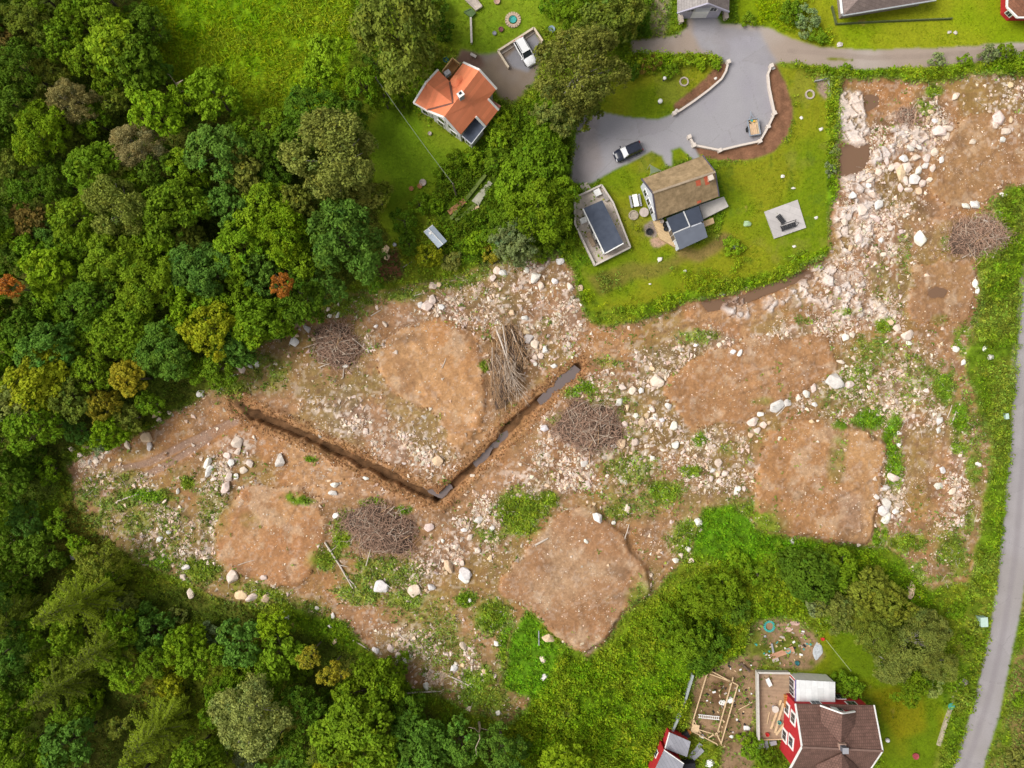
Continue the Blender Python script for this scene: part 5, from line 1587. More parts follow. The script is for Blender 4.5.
def walls(parent, px_pts, h, m, inset=.4, gables=(), z0=-.3, drop=.18, name='wall'):
    """px_pts: eaves corners as seen in the picture at height h; gables: pairs of (corner i, corner j, ridge point) that close the gable ends"""
    pts = [P(x, y, h)[:2] for x, y in px_pts]
    pi = inset_poly(pts, inset)
    b = MB()
    b.prism([(x, y, h - drop) for x, y in pi], z0)
    cen = np.mean(np.array(pi), 0)
    for i, j, pk, hp in gables:
        a_, c_ = pi[i], pi[j]
        k = P(pk[0], pk[1], hp)
        # the ridge point brought over the wall line
        e = np.array(c_) - np.array(a_)
        e /= np.linalg.norm(e)
        nrm = np.array((-e[1], e[0]))
        if nrm @ (cen - np.array(a_)) < 0:
            nrm = -nrm
        kk = np.array(k[:2])
        kk = kk - nrm * ((kk - np.array(a_)) @ nrm)
        tri = [(a_[0], a_[1], h - drop), (c_[0], c_[1], h - drop), (kk[0], kk[1], hp - .3)]
        inn = [(p[0] + nrm[0] * .25, p[1] + nrm[1] * .25, p[2]) for p in tri]
        b.add(tri + inn, [(0, 1, 2), (5, 4, 3), (0, 3, 4, 1), (1, 4, 5, 2), (2, 5, 3, 0)])
    o = b.build(name, m, parent)
    return pi


def window(parent, a, c, t, z, w, h, cen, frame=WHITE, name='window', pane=True, pad=.24):
    """a window on the wall from a to c (2-D), centred at share t, sill height z"""
    a = np.array(a)
    c = np.array(c)
    e = (c - a) / np.linalg.norm(c - a)
    nrm = np.array((-e[1], e[0]))
    if nrm @ (np.array(cen) - a) > 0:
        nrm = -nrm
    p = a + (c - a) * t
    ang = math.atan2(e[1], e[0])
    b = MB()
    q = p + nrm * .03
    b.box((q[0], q[1], z + h / 2), (w + pad, .12, h + pad), ang)
    f = b.build(name, frame, parent)
    if pane:
        b = MB()
        q = p + nrm * .065
        for s in (-1, 1):
            b.box((q[0] + e[0] * s * w / 4, q[1] + e[1] * s * w / 4, z + h / 2), (w / 2 - .06, .10, h), ang)
        b.build('pane', GLASS, f)
    return f


def facets(parent, polys, m, t=.16, name='roof'):
    b = MB()
    for p in polys:
        b.prism([P(*q) for q in p], t=t)
    return b.build(name, m, parent)


def trim(parent, runs, m=WHITE, w=.28, h=.26, name='fascia', lift=.02):
    for r_ in runs:
        b = MB()
        for p, q in zip(r_, r_[1:]):
            a, c = P(*p), P(*q)
            b.bar((a[0], a[1], a[2] - h / 2 + lift + .05), (c[0], c[1], c[2] - h / 2 + lift + .05), w, h)
        b.build(name, m, parent)


def centroid(pts):
    return tuple(np.mean(np.array([p[:2] for p in pts]), 0))


# ------------------------------------------------------------------ orange-roofed house
ORANGE = mat('orange_sheet_roof', (.83, .255, .120), .6, .05, .6, .05, rgb2=(.86, .275, .135), tiles=(8, .45, -53, .012, .85))
oh = thing('house', 'orange-roofed white house with a cross wing, at the top of the garden', 'house', P(455, 105, 0))
E, RG = 4.4, 7.2
A1, B1 = (479.4, 69.9, RG), (443.7, 117.3, RG)
se = [A1, B1, (459.8, 135.5, E), (475.8, 116.5, E - .1), (485.3, 126.7, 2.75), (498.4, 110, 2.75), (488.2, 99, E - .05), (496.5, 88.8, E)]
W1, W2 = (426.2, 82.3, 6.9), (453.2, 103.4, 7.0)
roof = facets(oh, [se, [A1, (463.4, 62.6, E), (427, 110.7, E), B1], [W1, W2, (449.8, 81.5, 4.75), (437.9, 69.9, E)], [W1, (413.8, 102.7, E), (427, 110.2, E + .05), W2]], ORANGE)
trim(oh, [[(463.4, 62.6, E), A1, (496.5, 88.8, E)], [(427, 110.7, E), B1, (459.8, 135.5, E)], [(437.9, 69.9, E), W1, (413.8, 102.7, E)], [(488.2, 99, E), (498.4, 110, 2.75)], [(475.8, 116.5, E), (485.3, 126.7, 2.75)], [(413.8, 102.7, E), (427, 110.2, E)]], WHITE, .3, .24)
b = MB()
for p, q in (((W2), (449.8, 82, 4.85)), (W2, (427.5, 110, E + .1))):
    a, c = P(*p), P(*q)
    b.bar((a[0], a[1], a[2] + .04), (c[0], c[1], c[2] + .04), .28, .1)
b.build('valley_gutter', mat('valley_metal', (.17, .075, .055), .6, .2, 3), roof)
pi = walls(oh, [(463.4, 62.6), (496.5, 88.8), (459.8, 135.5), (427, 110.7)], E, WHITEWALL, .45, [(0, 1, A1[:2], RG), (2, 3, B1[:2], RG)])
c_ = centroid(pi)
for t, z in ((.25, .9), (.72, .9), (.3, 3.0), (.65, 3.0)):
    window(oh, pi[2], pi[3], t, z, 1.1, 1.2, c_)
for t in (.3, .7):
    window(oh, pi[0], pi[1], t, 1.0, 1.1, 1.2, c_)
pw = walls(oh, [(437.9, 69.9), (413.8, 102.7), (430, 111.5), (450, 84)], E, WHITEWALL, .45, [(0, 1, W1[:2], 6.9)])
window(oh, pw[0], pw[1], .5, 1.0, 1.2, 1.3, centroid(pw))
window(oh, pw[1], pw[2], .45, 1.0, .9, 1.2, centroid(pw))
walls(oh, [(475, 116), (488.5, 98.5), (498, 110), (485.3, 126.4)], 2.7, WHITEWALL, .3)
# round dormer with a cone roof
b = MB()
x, y, _ = P(457, 80.5, 6.2)
b.lathe((x, y, 5.2), [(.75, 0), (.75, .7)], 14)
dm = b.build('dormer', WHITEWALL, oh)
b = MB()
b.lathe((x, y, 5.9), [(.98, 0), (.05, .8)], 14)
b.build('dormer_roof', ORANGE, dm)
b = MB()
x, y, _ = P(460.6, 94, 8.2)
b.box((x, y, 7.3), (.6, .78, 1.6), math.radians(-53))
ch = b.build('chimney', mat('chimney_grey', (.33, .33, .35), .8, .15, 3), roof)
b = MB()
b.box((x, y, 8.16), (.76, .95, .1), math.radians(-53))
cp = b.build('chimney_cap', WHITE, ch)
b = MB()
b.box((x - .05, y + .1, 8.25), (.34, .4, .08), math.radians(-53))
b.build('flue', BLACK, ch)
# flat dark annex, porch roof and roofed terrace
AN = [(462, 136), (475.8, 117.6), (484.5, 127.5), (471.4, 144.2)]
facets(oh, [[(x, y, 2.9) for x, y in AN]], DARKROOF, .2, 'annex_roof')
trim(oh, [[(462, 136, 2.9), (471.4, 144.2, 2.9), (484.5, 127.5, 2.9)]], mat('pale_trim', (.45, .46, .5), .6, .1, 2), .14, .2, 'annex_trim')
pa = walls(oh, AN, 2.8, WHITEWALL, .2, name='annex_wall')
window(oh, pa[3], pa[0], .5, .8, .9, 1.2, centroid(pa))
facets(oh, [[(490, 98.5, 2.5), (501, 106, 2.3), (497.5, 110.5, 2.3), (488, 102, 2.5)]], mat('porch_red', (.40, .16, .12), .7, .1, 2), .12, 'porch_roof')
b = MB()
for q in ((499.8, 106), (497, 109.5)):
    x, y, _ = P(*q, 2.2)
    b.box((x, y, 1.1), (.12, .12, 2.2))
b.build('porch_post', WHITE, oh)
b = MB()
TP = [(442, 71.5), (452.5, 58), (460, 64), (450, 77)]
b.prism([P(x, y, 2.6) for x, y in TP], 0)
tr_ = b.build('terrace', mat('orange_terrace', (.34, .17, .06), .8, .15, 1.5), oh)
b = MB()
for p, q in ((TP[0], TP[1]), (TP[1], TP[2])):
    a, c = P(*p, 3.5), P(*q, 3.5)
    b.bar(a, c, .14, .12)
    b.bar((a[0], a[1], 3.05), (c[0], c[1], 3.05), .06, .8)
b.build('railing', mat('terrace_rail', (.55, .36, .16), .7, .1, 2), tr_)
b = MB()
x, y, _ = P(447.5, 73.5, 3)
b.box((x, y, 3.0), (.9, .7, .8), .6)
b.single('garden_chair', mat('pale_chair', (.5, .5, .52), .6, .1, 2), 'pale grey chair on the roofed terrace of the orange-roofed house', 'chair')

# ------------------------------------------------------------------ mossy-roofed house
MOSS = mat('mossy_tile_roof', (.285, .200, .105), .95, .22, .9, .2, rgb2=(.345, .245, .140), tiles=(.34, .38, -21, .012, .8))
mh = thing('house', 'house with a mossy brown roof and dark flat annex beside the driveway', 'house', P(682, 195, 0))
E, RG = 3.4, 6.4
R0, R1 = (652.7, 193, RG), (715.2, 172, RG)
roof = facets(mh, [[(641.7, 179, E), (702.7, 155.6, E), R1, R0], [R0, R1, (719, 196.3, E), (656.6, 219.7, E)]], MOSS)
trim(mh, [[(641.7, 179, E), R0, (656.6, 219.7, E)], [(702.7, 155.6, E), R1, (719, 196.3, E)]], mat('dark_trim', (.10, .09, .12), .7, .2, 2), .16, .24)
trim(mh, [[R0, R1]], mat('ridge_tile', (.30, .235, .17), .9, .2, 3), .3, .1, 'ridge', .06)
RT = mat('new_red_tile', (.50, .11, .055), .8, .12, 3, .2)
def south_slope(x, y):
    ry, ey = 193 - (x - 652.7) * .336, 219.7 - (x - 656.6) * .375
    return RG - (RG - E) * (y - ry) / (ey - ry)


for qd in ([(695.6, 181), (700.2, 179.4), (701.2, 185), (696.6, 186.8)], [(703.6, 176.6), (712.6, 173.6), (713.2, 176), (708.5, 177.5), (709.6, 184), (705.6, 185.4)], [(697, 201.5), (700.8, 200), (701.3, 202.2), (697.5, 203.6)]):
    b = MB()
    b.prism([P(x, y, south_slope(x, y) + .07) for x, y in qd], t=.05)
    b.build('new_tiles', RT, roof)
b = MB()
x, y, z = P(710.6, 178, 6.4)
b.box((x, y, 5.9), (.6, .6, 1.3), math.radians(21))
ch = b.build('chimney', mat('chimney_tan', (.42, .33, .26), .9, .2, 4, .2), roof)
b = MB()
b.box((x, y, 6.6), (.75, .75, .1), math.radians(21))
b.build('chimney_cap', mat('cap_pale', (.55, .47, .40), .8, .1, 3), ch)
BLUEW = mat('pale_blue_boards', (.56, .58, .64), .7, .07, 2, .1)
pi = walls(mh, [(641.7, 179), (702.7, 155.6), (719, 196.3), (656.6, 219.7)], E, BLUEW, .35, [(0, 3, R0[:2], RG), (1, 2, R1[:2], RG)])
c_ = centroid(pi)
for t in (.25, .5, .75):
    window(mh, pi[3], pi[0], t, .9, .9, 1.3, c_)
window(mh, pi[2], pi[3], .8, .9, 1.2, 1.2, c_)
facets(mh, [[(666.7, 218.3, 3.0), (683, 211.6, 3.0), (689.4, 226, 3.0), (673, 233, 3.0)], [(684, 211.2, 3.0), (698.8, 205.6, 3.0), (703.4, 221, 3.0), (690, 225.8, 3.0)]], mat('dark_blue_felt', (.04, .05, .075), .6, .12, 1), .18, 'annex_roof')
facets(mh, [[(673.8, 233.8, 3.15), (703.4, 222.4, 3.15), (707.6, 237, 3.15), (680, 249.6, 3.15)]], mat('grey_felt', (.105, .118, .15), .65, .08, 1), .2, 'annex_roof')
trim(mh, [[(683.5, 211.4, 3.06), (689.7, 226, 3.06)], [(673.2, 233.4, 3.12), (690, 226.4, 3.12)]], mat('pale_strip', (.5, .5, .5), .6, .1, 2), .16, .12, 'roof_strip')
pa = walls(mh, [(666.7, 218), (699, 205.5), (707.6, 237), (680, 249.6)], 3.0, BLUEW, .25, name='annex_wall')
window(mh, pa[3], pa[0], .5, .4, 1.6, 1.9, centroid(pa))
window(mh, pa[2], pa[3], .5, .8, 2.0, 1.3, centroid(pa))
b = MB()
b.prism([P(x, y, .55) for x, y in [(653.4, 221), (661, 219.5), (671, 231), (677.5, 248.5), (660, 238.5)]], 0)
td = b.build('wood_deck', TERR, mh)
b = MB()
b.prism([P(x, y, .9) for x, y in [(699.5, 205), (723.8, 196.6), (728.6, 206.4), (703.4, 219)]], 0)
b.build('grey_terrace', mat('grey_terrace_slab', (.44, .41, .38), .85, .1, 1.2, .1), mh)
b = MB()
b.prism([P(x, y, .7) for x, y in [(703, 221.5), (713, 217.5), (714.5, 223), (704.5, 227)]], 0)
b.build('step_deck', TERR, mh)
for q, lab, rr in (((664.5, 225.5), 'upper dark planter on the wooden deck', .35), ((665.5, 229.5), 'lower dark planter on the wooden deck', .4), ((661.5, 222), 'pale round pot on the wooden deck', .3)):
    x, y, _ = P(*q, .55)
    b = MB()
    b.lathe((x, y, .55), [(rr * .75, 0), (rr, .45), (rr * .82, .45), (rr * .75, .3)], 12)
    b.single('planter', BLACK if 'dark' in lab else STONE_P, lab, 'planter')
# fire pit, round garden tables and the bench set
x, y, _ = P(649, 232, 0)
b = MB()
b.lathe((x, y, .02), [(.5, 0), (.55, .35), (.38, .35), (.3, .12)], 16)
b.single('fire_pit', BLACK, 'round black fire pit on the grey stone patch left of the deck', 'fire pit')
for q, rr, m_, lab in (((643.2, 213.4), .72, STONE_P, 'round beige garden table left of the pale blue gable'), ((633.3, 215.5), .78, mat('old_stone', (.33, .28, .22), .95, .3, 3, .3), 'rough round stone patch left of the beige garden table')):
    x, y, z = G(*q)
    b = MB()
    if rr < .75:
        b.cyl((x, y, z + .68), rr, .06, 24)
        t_ = thing('garden_table', lab, 'table', (x, y, z))
        b.build('tabletop', m_, t_)
        b = MB()
        b.lathe((x, y, z), [(.35, 0), (.08, .06), (.08, .68)], 10)
        b.build('pedestal', BLACK, t_)
    else:
        b.lathe((x, y, z), [(rr, 0), (rr, .3), (rr * .8, .34), (rr * .75, .2)], 9)
        b.single('stone_ring', m_, lab, 'stone ring')
x, y, z = G(634.7, 201.7)
t_ = thing('picnic_bench', 'white rectangular table with benches on the lawn beside the mossy-roofed house', 'bench', (x, y, z))
a_ = math.radians(70 + 31)
for nm, off, w, zz in (('tabletop', 0, .78, .74), ('seat', .75, .3, .45), ('seat', -.68, .3, .45)):
    b = MB()
    b.box((x + math.cos(a_ + 1.57) * -off, y + math.sin(a_ + 1.57) * -off, z + zz), (1.9, w, .06), a_)
    b.build(nm, WHITE if nm == 'tabletop' else METAL, t_)
for s in (-1, 1):
    b = MB()
    b.box((x + math.cos(a_) * s * .7, y + math.sin(a_) * s * .7, z + .37), (.08, 1.3, .72), a_)
    b.build('leg', METAL, t_)
b = MB()
p0, p1, p2 = P(650, 164.5, 2.3), P(661, 170.5, 1.0), P(650.6, 174, 1.0)
b.add([p0, p1, p2, (p0[0], p0[1], p0[2] - .05), (p1[0], p1[1], p1[2] - .05), (p2[0], p2[1], p2[2] - .05)], [(0, 1, 2), (5, 4, 3), (0, 3, 4, 1), (1, 4, 5, 2), (2, 5, 3, 0)])
sh = thing('shade_sail', 'pale green triangular sail on poles at the corner of the mossy-roofed house', 'sail', P(653, 169, 0))
b.build('sail', mat('pale_green_cloth', (.30, .36, .22), .7, .1, 2), sh)
for p in (p0, p1, p2):
    b = MB()
    b.tube([(p[0], p[1], -.1), (p[0], p[1], p[2])], .04, 6)
    b.build('pole', METAL, sh)

# ------------------------------------------------------------------ grey flat-roofed shed on its terrace
gs = thing('shed', 'grey flat-roofed shed on a walled pale concrete terrace by the driveway', 'shed', P(602, 226, 0))
b = MB()
TRC = [(574.6, 197.8), (601.5, 185.2), (613, 203), (630.2, 247.3), (594.8, 265.2), (575, 224)]
b.prism([P(x, y, .5) for x, y in TRC], -.3)
b.build('terrace', CONC, gs)
b = MB()
for p, q in zip(TRC, TRC[1:] + TRC[:1]):
    a, c = P(*p, .9), P(*q, .9)
    b.bar((a[0], a[1], .75), (c[0], c[1], .75), .26, .7)
b.build('parapet', mat('parapet', (.54, .485, .435), .85, .1, 2, .1), gs)
RS = [(582.9, 208.6), (602.3, 200.1), (623.5, 243.3), (604.4, 253.8)]
facets(gs, [[(x, y, 3.0) for x, y in RS]], DARKROOF, .2)
trim(gs, [[(582.9, 208.6, 3.0), (604.4, 253.8, 3.0), (623.5, 243.3, 3.0)]], WHITE, .16, .24)
pi = walls(gs, RS, 2.85, WHITEWALL, .15)
for t in (.25, .6):
    window(gs, pi[3], pi[0], t, .7, 1.6, 1.7, centroid(pi))
window(gs, pi[2], pi[3], .5, .9, 1.2, 1.2, centroid(pi))
for q, sz, m_, nm, lab in (((597, 193.5), (.9, .9, .6), WHITE, 'box', 'white box on the upper part of the shed terrace'), ((583, 221.5), (.9, .7, .9), WHITE, 'box', 'white box between shed and left parapet'),
                           ((590.5, 240), (.5, 2.2, .5), mat('brown_box', (.30, .22, .15), .8, .2, 2), 'planter_box', 'long brown planter on the left side of the shed terrace'), ((605, 197), (.5, 1.4, .4), mat('grey_planks', (.3, .27, .25), .8, .2, 2), 'planter_box', 'grey planter at the upper right of the shed terrace')):
    x, y, _ = P(*q, .5)
    b = MB()
    b.box((x, y, .5 + sz[2] / 2), sz, math.radians(26))
    b.box((x, y, .5 + sz[2] + .03), (sz[0] + .1, sz[1] + .1, .06), math.radians(26))
    b.single(nm, m_, lab, 'box' if nm == 'box' else 'planter')
b = MB()
b.prism([P(x, y, .12) for x, y in [(580, 185.5), (587, 182), (592, 190), (585, 194)]], -.2)
b.single('paving', CONC, 'pale paved step leading from the driveway to the shed terrace', 'paving')

# ------------------------------------------------------------------ red house
BROWN = mat('brown_pantile_roof', (.150, .082, .064), .85, .15, 1.2, .5, rgb2=(.172, .094, .074), tiles=(.30, .36, -1, .035))
rh = thing('house', 'red two-storey wooden house with brown tiled roof at the bottom of the picture', 'house', P(832, 728, 0))
E, RG = 5.2, 8.6
R0, R1 = (802, 747, RG), (882.7, 750.8, RG)
cw = [(795.5, 704), (874, 705.4), (868, 772.5), (789.5, 770)]
roof = facets(rh, [[(795.5, 704, E), (874, 705.4, E), R1, R0], [R0, R1, (868, 772.5, E), (789.5, 770, E)],
                   [(842.4, 713.5, 8.0), (820.4, 705.6, 6.0), (821, 722, 6.6), (841, 744, 8.45)], [(842.4, 713.5, 8.0), (841, 744, 8.45), (857, 727, 6.6), (855, 711.5, 6.0)],
                   [(841.7, 753.5, 8.5), (816.8, 765, 6.5), (815, 800, 6.0), (842, 800, 8.0)], [(841.7, 753.5, 8.5), (842, 800, 8.0), (868, 800, 6.0), (856, 765, 6.5)]], BROWN)
trim(rh, [[(795.5, 704, E), R0, (789.5, 770, E)], [(874, 705.4, E), R1, (868, 772.5, E)]], WHITE, .18, .26)
trim(rh, [[(820.4, 705.6, 6.0), (842.4, 713.5, 8.0), (855, 711.5, 6.0)]], WHITE, .18, .24)
trim(rh, [[R0, R1]], mat('ridge_brown', (.17, .105, .085), .85, .15, 3), .28, .1, 'ridge', .06)
pi = walls(rh, cw, E, REDWALL, .45, [(0, 3, R0[:2], RG), (1, 2, R1[:2], RG)])
c_ = centroid(pi)
for t, z in ((.22, .9), (.68, .9), (.25, 3.3), (.65, 3.3)):
    window(rh, pi[0], pi[3], t, z, 1.3, 1.25, c_, pad=.62)
for t, z in ((.72, .9), (.8, 3.2), (.3, 3.2)):
    window(rh, pi[0], pi[1], t, z, 1.3, 1.4, c_)
# dormer front
b = MB()
q = [P(822, 707.4, 6.0), P(853.5, 712.5, 6.0), P(842.4, 714.8, 7.8)]
base = [P(822, 707.4, 6.0)[:2] + (5.0,), P(853.5, 712.5, 6.0)[:2] + (5.0,)]
f_ = [base[0], base[1], q[1], q[2], q[0]]
bk = [(p[0], p[1] - 1.8, p[2]) for p in f_]
b.add(f_ + bk, [(0, 1, 2, 3, 4), (9, 8, 7, 6, 5), (0, 5, 6, 1), (1, 6, 7, 2), (2, 7, 8, 3), (3, 8, 9, 4), (4, 9, 5, 0)])
dm = b.build('dormer', REDWALL, rh)
mid = ((q[0][0] + q[1][0]) / 2, (q[0][1] + q[1][1]) / 2)
b = MB()
an = math.atan2(q[1][1] - q[0][1], q[1][0] - q[0][0])
b.box((mid[0], mid[1] + .03, 5.95), (1.7, .14, 1.1), an)
wf = b.build('window', WHITE, dm)
b = MB()
for s in (-1, 1):
    b.box((mid[0] + s * .38, mid[1] + .06, 5.95), (.6, .14, .8), an)
b.build('pane', GLASS, wf)
b = MB()
x, y, _ = P(845.2, 750.5, 9.6)
b.box((x, y, 8.9), (.7, .7, 1.6))
ch = b.build('chimney', mat('chimney_dark', (.10, .10, .12), .8, .2, 3), roof)
b = MB()
b.box((x, y, 9.72), (.85, .85, .08))
b.build('chimney_cap', METAL, ch)
b = MB()
x, y, _ = P(842.5, 746.5, 8.7)
b.box((x, y, 8.55), (1.0, .8, .5))
b.build('roof_hatch', mat('hatch_tan', (.35, .23, .18), .8, .2, 3), roof)
# sunroom
SR = [(795.5, 679.8), (835.2, 682), (835.2, 704), (795.5, 702.5)]
facets(rh, [[(x, y, 3.0 + (.35 if y > 690 else 0)) for x, y in SR]], mat('white_sheet_roof', (.66, .67, .67), .5, .05, .8, .05, rgb2=(.74, .75, .75), tiles=(5, .9, 90, .01)), .1, 'sunroom_roof')
trim(rh, [[(795.5, 679.8, 3.0), (795.5, 702.5, 3.3)]], mat('purple_trim', (.16, .14, .28), .6, .1, 2), .14, .2, 'sunroom_trim')
ps = walls(rh, SR, 2.95, REDWALL, .12, name='sunroom_wall')
cs_ = centroid(ps)
for t in (.17, .5, .83):
    window(rh, ps[0], ps[1], t, .2, 1.75, 2.4, cs_, WHITE, 'sunroom_panel', False)
for t in (.3, .7):
    window(rh, ps[3], ps[0], t, .6, 1.1, 1.6, cs_, WHITE, 'sunroom_window')
# deck with pale rail
b = MB()
DK = [(757.8, 672.8), (790, 673.4), (789.5, 739), (759, 740)]
b.prism([P(x, y, .6) for x, y in DK], -.2)
dk = b.build('deck', DECK, rh)
RAILM = mat('weathered_rail', (.48, .45, .41), .8, .1, 2, .1)
for p, q in ((DK[0], DK[1]), (DK[3], DK[0])):
    a, c = P(*p, 1.6), P(*q, 1.6)
    b = MB()
    b.bar((a[0], a[1], 1.58), (c[0], c[1], 1.58), .3, .08)
    b.bar((a[0], a[1], 1.05), (c[0], c[1], 1.05), .08, .95)
    b.build('railing', RAILM, dk)
b = MB()
a, c = P(*DK[2], 1.2), P(*DK[3], 1.2)
b.bar((a[0], a[1], 1.2), (c[0], c[1], 1.2), .12, .1)
b.build('rail_beam', WOOD, dk)
# things on the deck
x, y, _ = P(773.7, 707.2, .6)
t_ = thing('round_table', 'round pale table on the wooden deck of the red house', 'table', (x, y, .6))
b = MB()
b.cyl((x, y, 1.3), .52, .05, 20)
b.build('tabletop', mat('pale_top', (.55, .5, .45), .6, .1, 3), t_)
b = MB()
b.lathe((x, y, .6), [(.3, 0), (.05, .05), (.05, .7)], 10)
b.build('pedestal', METAL, t_)
x, y, _ = P(768.4, 682.4, .6)
t_ = thing('sun_chair', 'white reclining chair in the upper left corner of the deck', 'chair', (x, y, .6))
for nm, o_, s_, z_ in (('seat', 0, (.6, .9, .08), 1.0), ('backrest', .62, (.6, .6, .08), 1.2)):
    b = MB()
    b.box((x - o_ * .45, y + o_ * .9, z_), s_, .5)
    b.build(nm, WHITE, t_)
for s in (-1, 1):
    b = MB()
    b.box((x + s * .25, y - .1, .8), (.06, .8, .4), .5)
    b.build('leg', METAL, t_)
for i, (p, q, lab) in enumerate((((771, 729), (781, 700), 'longest plank of new timber lying on the deck'), ((775, 733), (783.5, 703), 'second plank beside the longest one on the deck'), ((776, 735), (786, 722), 'short wide plank at the lower end of the deck'), ((767, 724), (769.5, 712), 'thin plank left of the long timber on the deck'))):
    b = MB()
    b.bar(P(*p, .72 + .02 * i), P(*q, .72 + .02 * i), .34 if i != 3 else .12, .06)
    b.single('plank', WOOD, lab, 'plank', 'planks of new timber on the deck')
for q, s_, m_, nm, lab in (((778.5, 721.5), .3, TEAL, 'bucket', 'pale teal bucket among the planks on the deck'), ((766.5, 733.5), .3, mat('red_plastic', (.5, .03, .03), .5, .1, 3), 'bucket', 'red bucket at the lower left of the deck')):
    x, y, _ = P(*q, .6)
    b = MB()
    b.lathe((x, y, .62), [(s_ * .75, 0), (s_, .45), (s_ * .85, .45), (s_ * .7, .1)], 12)
    b.single(nm, m_, lab, nm)
for q, lab in (((785.6, 700), 'upper orange log stack leaning at the wall of the red house'),):
    x, y, _ = P(*q, .6)
    b = MB()
    for i in range(12):
        b.tube([(x - .3, y - .9 + i % 6 * .34, .75 + i // 6 * .3), (x + .3, y - .9 + i % 6 * .34, .75 + i // 6 * .3)], .15, 7)
    b.single('firewood', mat('firewood', (.45, .20, .06), .8, .2, 3), 'orange-brown firewood stacked on the deck against the red wall', 'firewood')
for q, s_, m_, nm, lab in (((758.5, 742.5), (1.0, .8, .9), WHITE, 'white_box', 'white box standing by the lower corner of the deck'), ((771.5, 740.5), (.9, .6, .8), METAL, 'gas_grill', 'grey gas grill at the lower edge of the deck'), ((765.5, 743.5), (.5, 1.2, .4), METAL, 'tool_chest', 'grey chest next to the grill below the deck'),
                           ((858, 699), (.6, .35, 1.6), mat('yellow_plastic', (.62, .42, .03), .5, .1, 3), 'yellow_ladder', 'yellow ladder leaning at the wall of the red house')):
    x, y, z = G(*q)
    b = MB()
    b.box((x, y, s_[2] / 2), s_, .2)
    b.box((x, y, s_[2] + .03), (s_[0] * 1.06, s_[1] * 1.06, .06), .2)
    b.box((x, y, s_[2] * .55), (s_[0] * 1.03, s_[1] * .4, .05), .2)
    b.single(nm, m_, lab, nm.split('_')[-1])

# ------------------------------------------------------------------ red shed and the plot with new timber frame
sd = thing('shed', 'red shed with two grey metal roofs at the bottom edge', 'shed', P(668, 758, 0))
facets(sd, [[(669.5, 732.4, 2.7), (690.6, 741.6, 2.7), (687, 757, 2.9), (665, 748.6, 2.9)], [(664.2, 750, 4.0), (683.8, 763.6, 4.0), (676, 790, 4.4), (651, 778, 4.4)]], mat('grey_sheet_roof', (.33, .33, .37), .5, .06, 1, .1, metal=.2, tiles=(6, .5, 60, .02)), .1)
trim(sd, [[(664.2, 750, 4.0), (683.8, 763.6, 4.0)], [(669.5, 732.4, 2.7), (665, 748.6, 2.9)]], WHITE, .12, .2)
walls(sd, [(669.5, 732.4), (690.6, 741.6), (686.5, 758), (664.5, 749)], 2.6, REDWALL, .15)
pr_ = walls(sd, [(664.2, 750), (683.8, 763.6), (676, 790), (651, 778)], 3.9, REDWALL, .15)
window(sd, pr_[3], pr_[0], .6, 1.2, .8, .8, centroid(pr_))
b = MB()
for k, (p, q) in enumerate((((684, 765), (695, 764)),)):
    b.prism([P(683.5, 764.5, 1.6), P(695, 763, 1.5), P(696, 772, 1.5), P(683, 775, 1.6)], 0)
b.single('lean_to', mat('black_felt', (.02, .02, .025), .8, .2, 2), 'black felt lean-to against the red shed', 'lean-to')
for i, (p, q, lab) in enumerate((((689.5, 756.5), (700.5, 743), 'upper grey sheet pile beside the red shed'), ((692, 757.5), (702, 748), 'lower grey sheet beside the red shed'))):
    b = MB()
    b.bar(G(*p)[:2] + (.25 + .15 * i,), G(*q)[:2] + (.25 + .15 * i,), .7, .12)
    b.single('metal_sheet', METAL, lab, 'sheet', 'grey sheets beside the red shed')
b = MB()
x, y, z = G(684, 732.5)
b.box((x, y, .5), (1.1, .8, 1.0), .5)
b.box((x, y, 1.04), (1.2, .9, .08), .5)
b.single('dark_bin', BLACK, 'black bin just above the lower roof of the red shed', 'bin')
b = MB()
x, y, z = G(688.2, 731)
b.lathe((x, y, z), [(.3, 0), (.36, .2), (.34, .55), (.25, .6)], 12)
b.single('barrel', mat('orange_plastic', (.6, .22, .06), .5, .1, 3), 'orange barrel between black bin and timber frame', 'barrel')
# grey panel fence
fn = thing('panel_fence', 'narrow grey corrugated fence running up from the red shed', 'fence', P(680, 702, 0))
fp = [(691, 672), (688, 682), (684.3, 694), (680, 706), (675, 718), (669, 731)]
for p, q in zip(fp, fp[1:]):
    a, c = P(*p, 0), P(*q, 0)
    b = MB()
    b.bar((a[0], a[1], .62), (c[0], c[1], .62), .05, 1.2)
    b.bar((a[0], a[1], 1.26), (c[0], c[1], 1.26), .34, .06)
    b.build('fence_panel', mat('fence_grey', (.29, .32, .31), .6, .15, 2, .1), fn)
for p in fp:
    a = P(*p, 0)
    b = MB()
    b.box((a[0], a[1], .62), (.12, .12, 1.3))
    b.build('fence_post', METAL, fn)
fr = thing('timber_frame', 'light timber batter frame set out on the dug plot beside the red shed', 'timber frame', P(714, 706, 0))
BM = [((706.8, 674), (693.5, 719)), ((732, 681), (717, 734.5)), ((737.7, 685), (721, 744)), ((693.5, 719), (692, 731)), ((692, 731), (717, 744)), ((693.5, 719), (701, 735)), ((697, 729), (716.8, 735)), ((710, 674), (732, 682)), ((712, 671.5), (737.7, 685)),
      ((716.6, 734), (721, 743)), ((733, 677), (732, 683)), ((700.5, 732), (701, 737)), ((708, 738), (720, 731))]
for p, q in BM:
    b = MB()
    b.bar(P(*p, .55), P(*q, .55), .14, .13)
    b.build('beam', WOOD, fr)
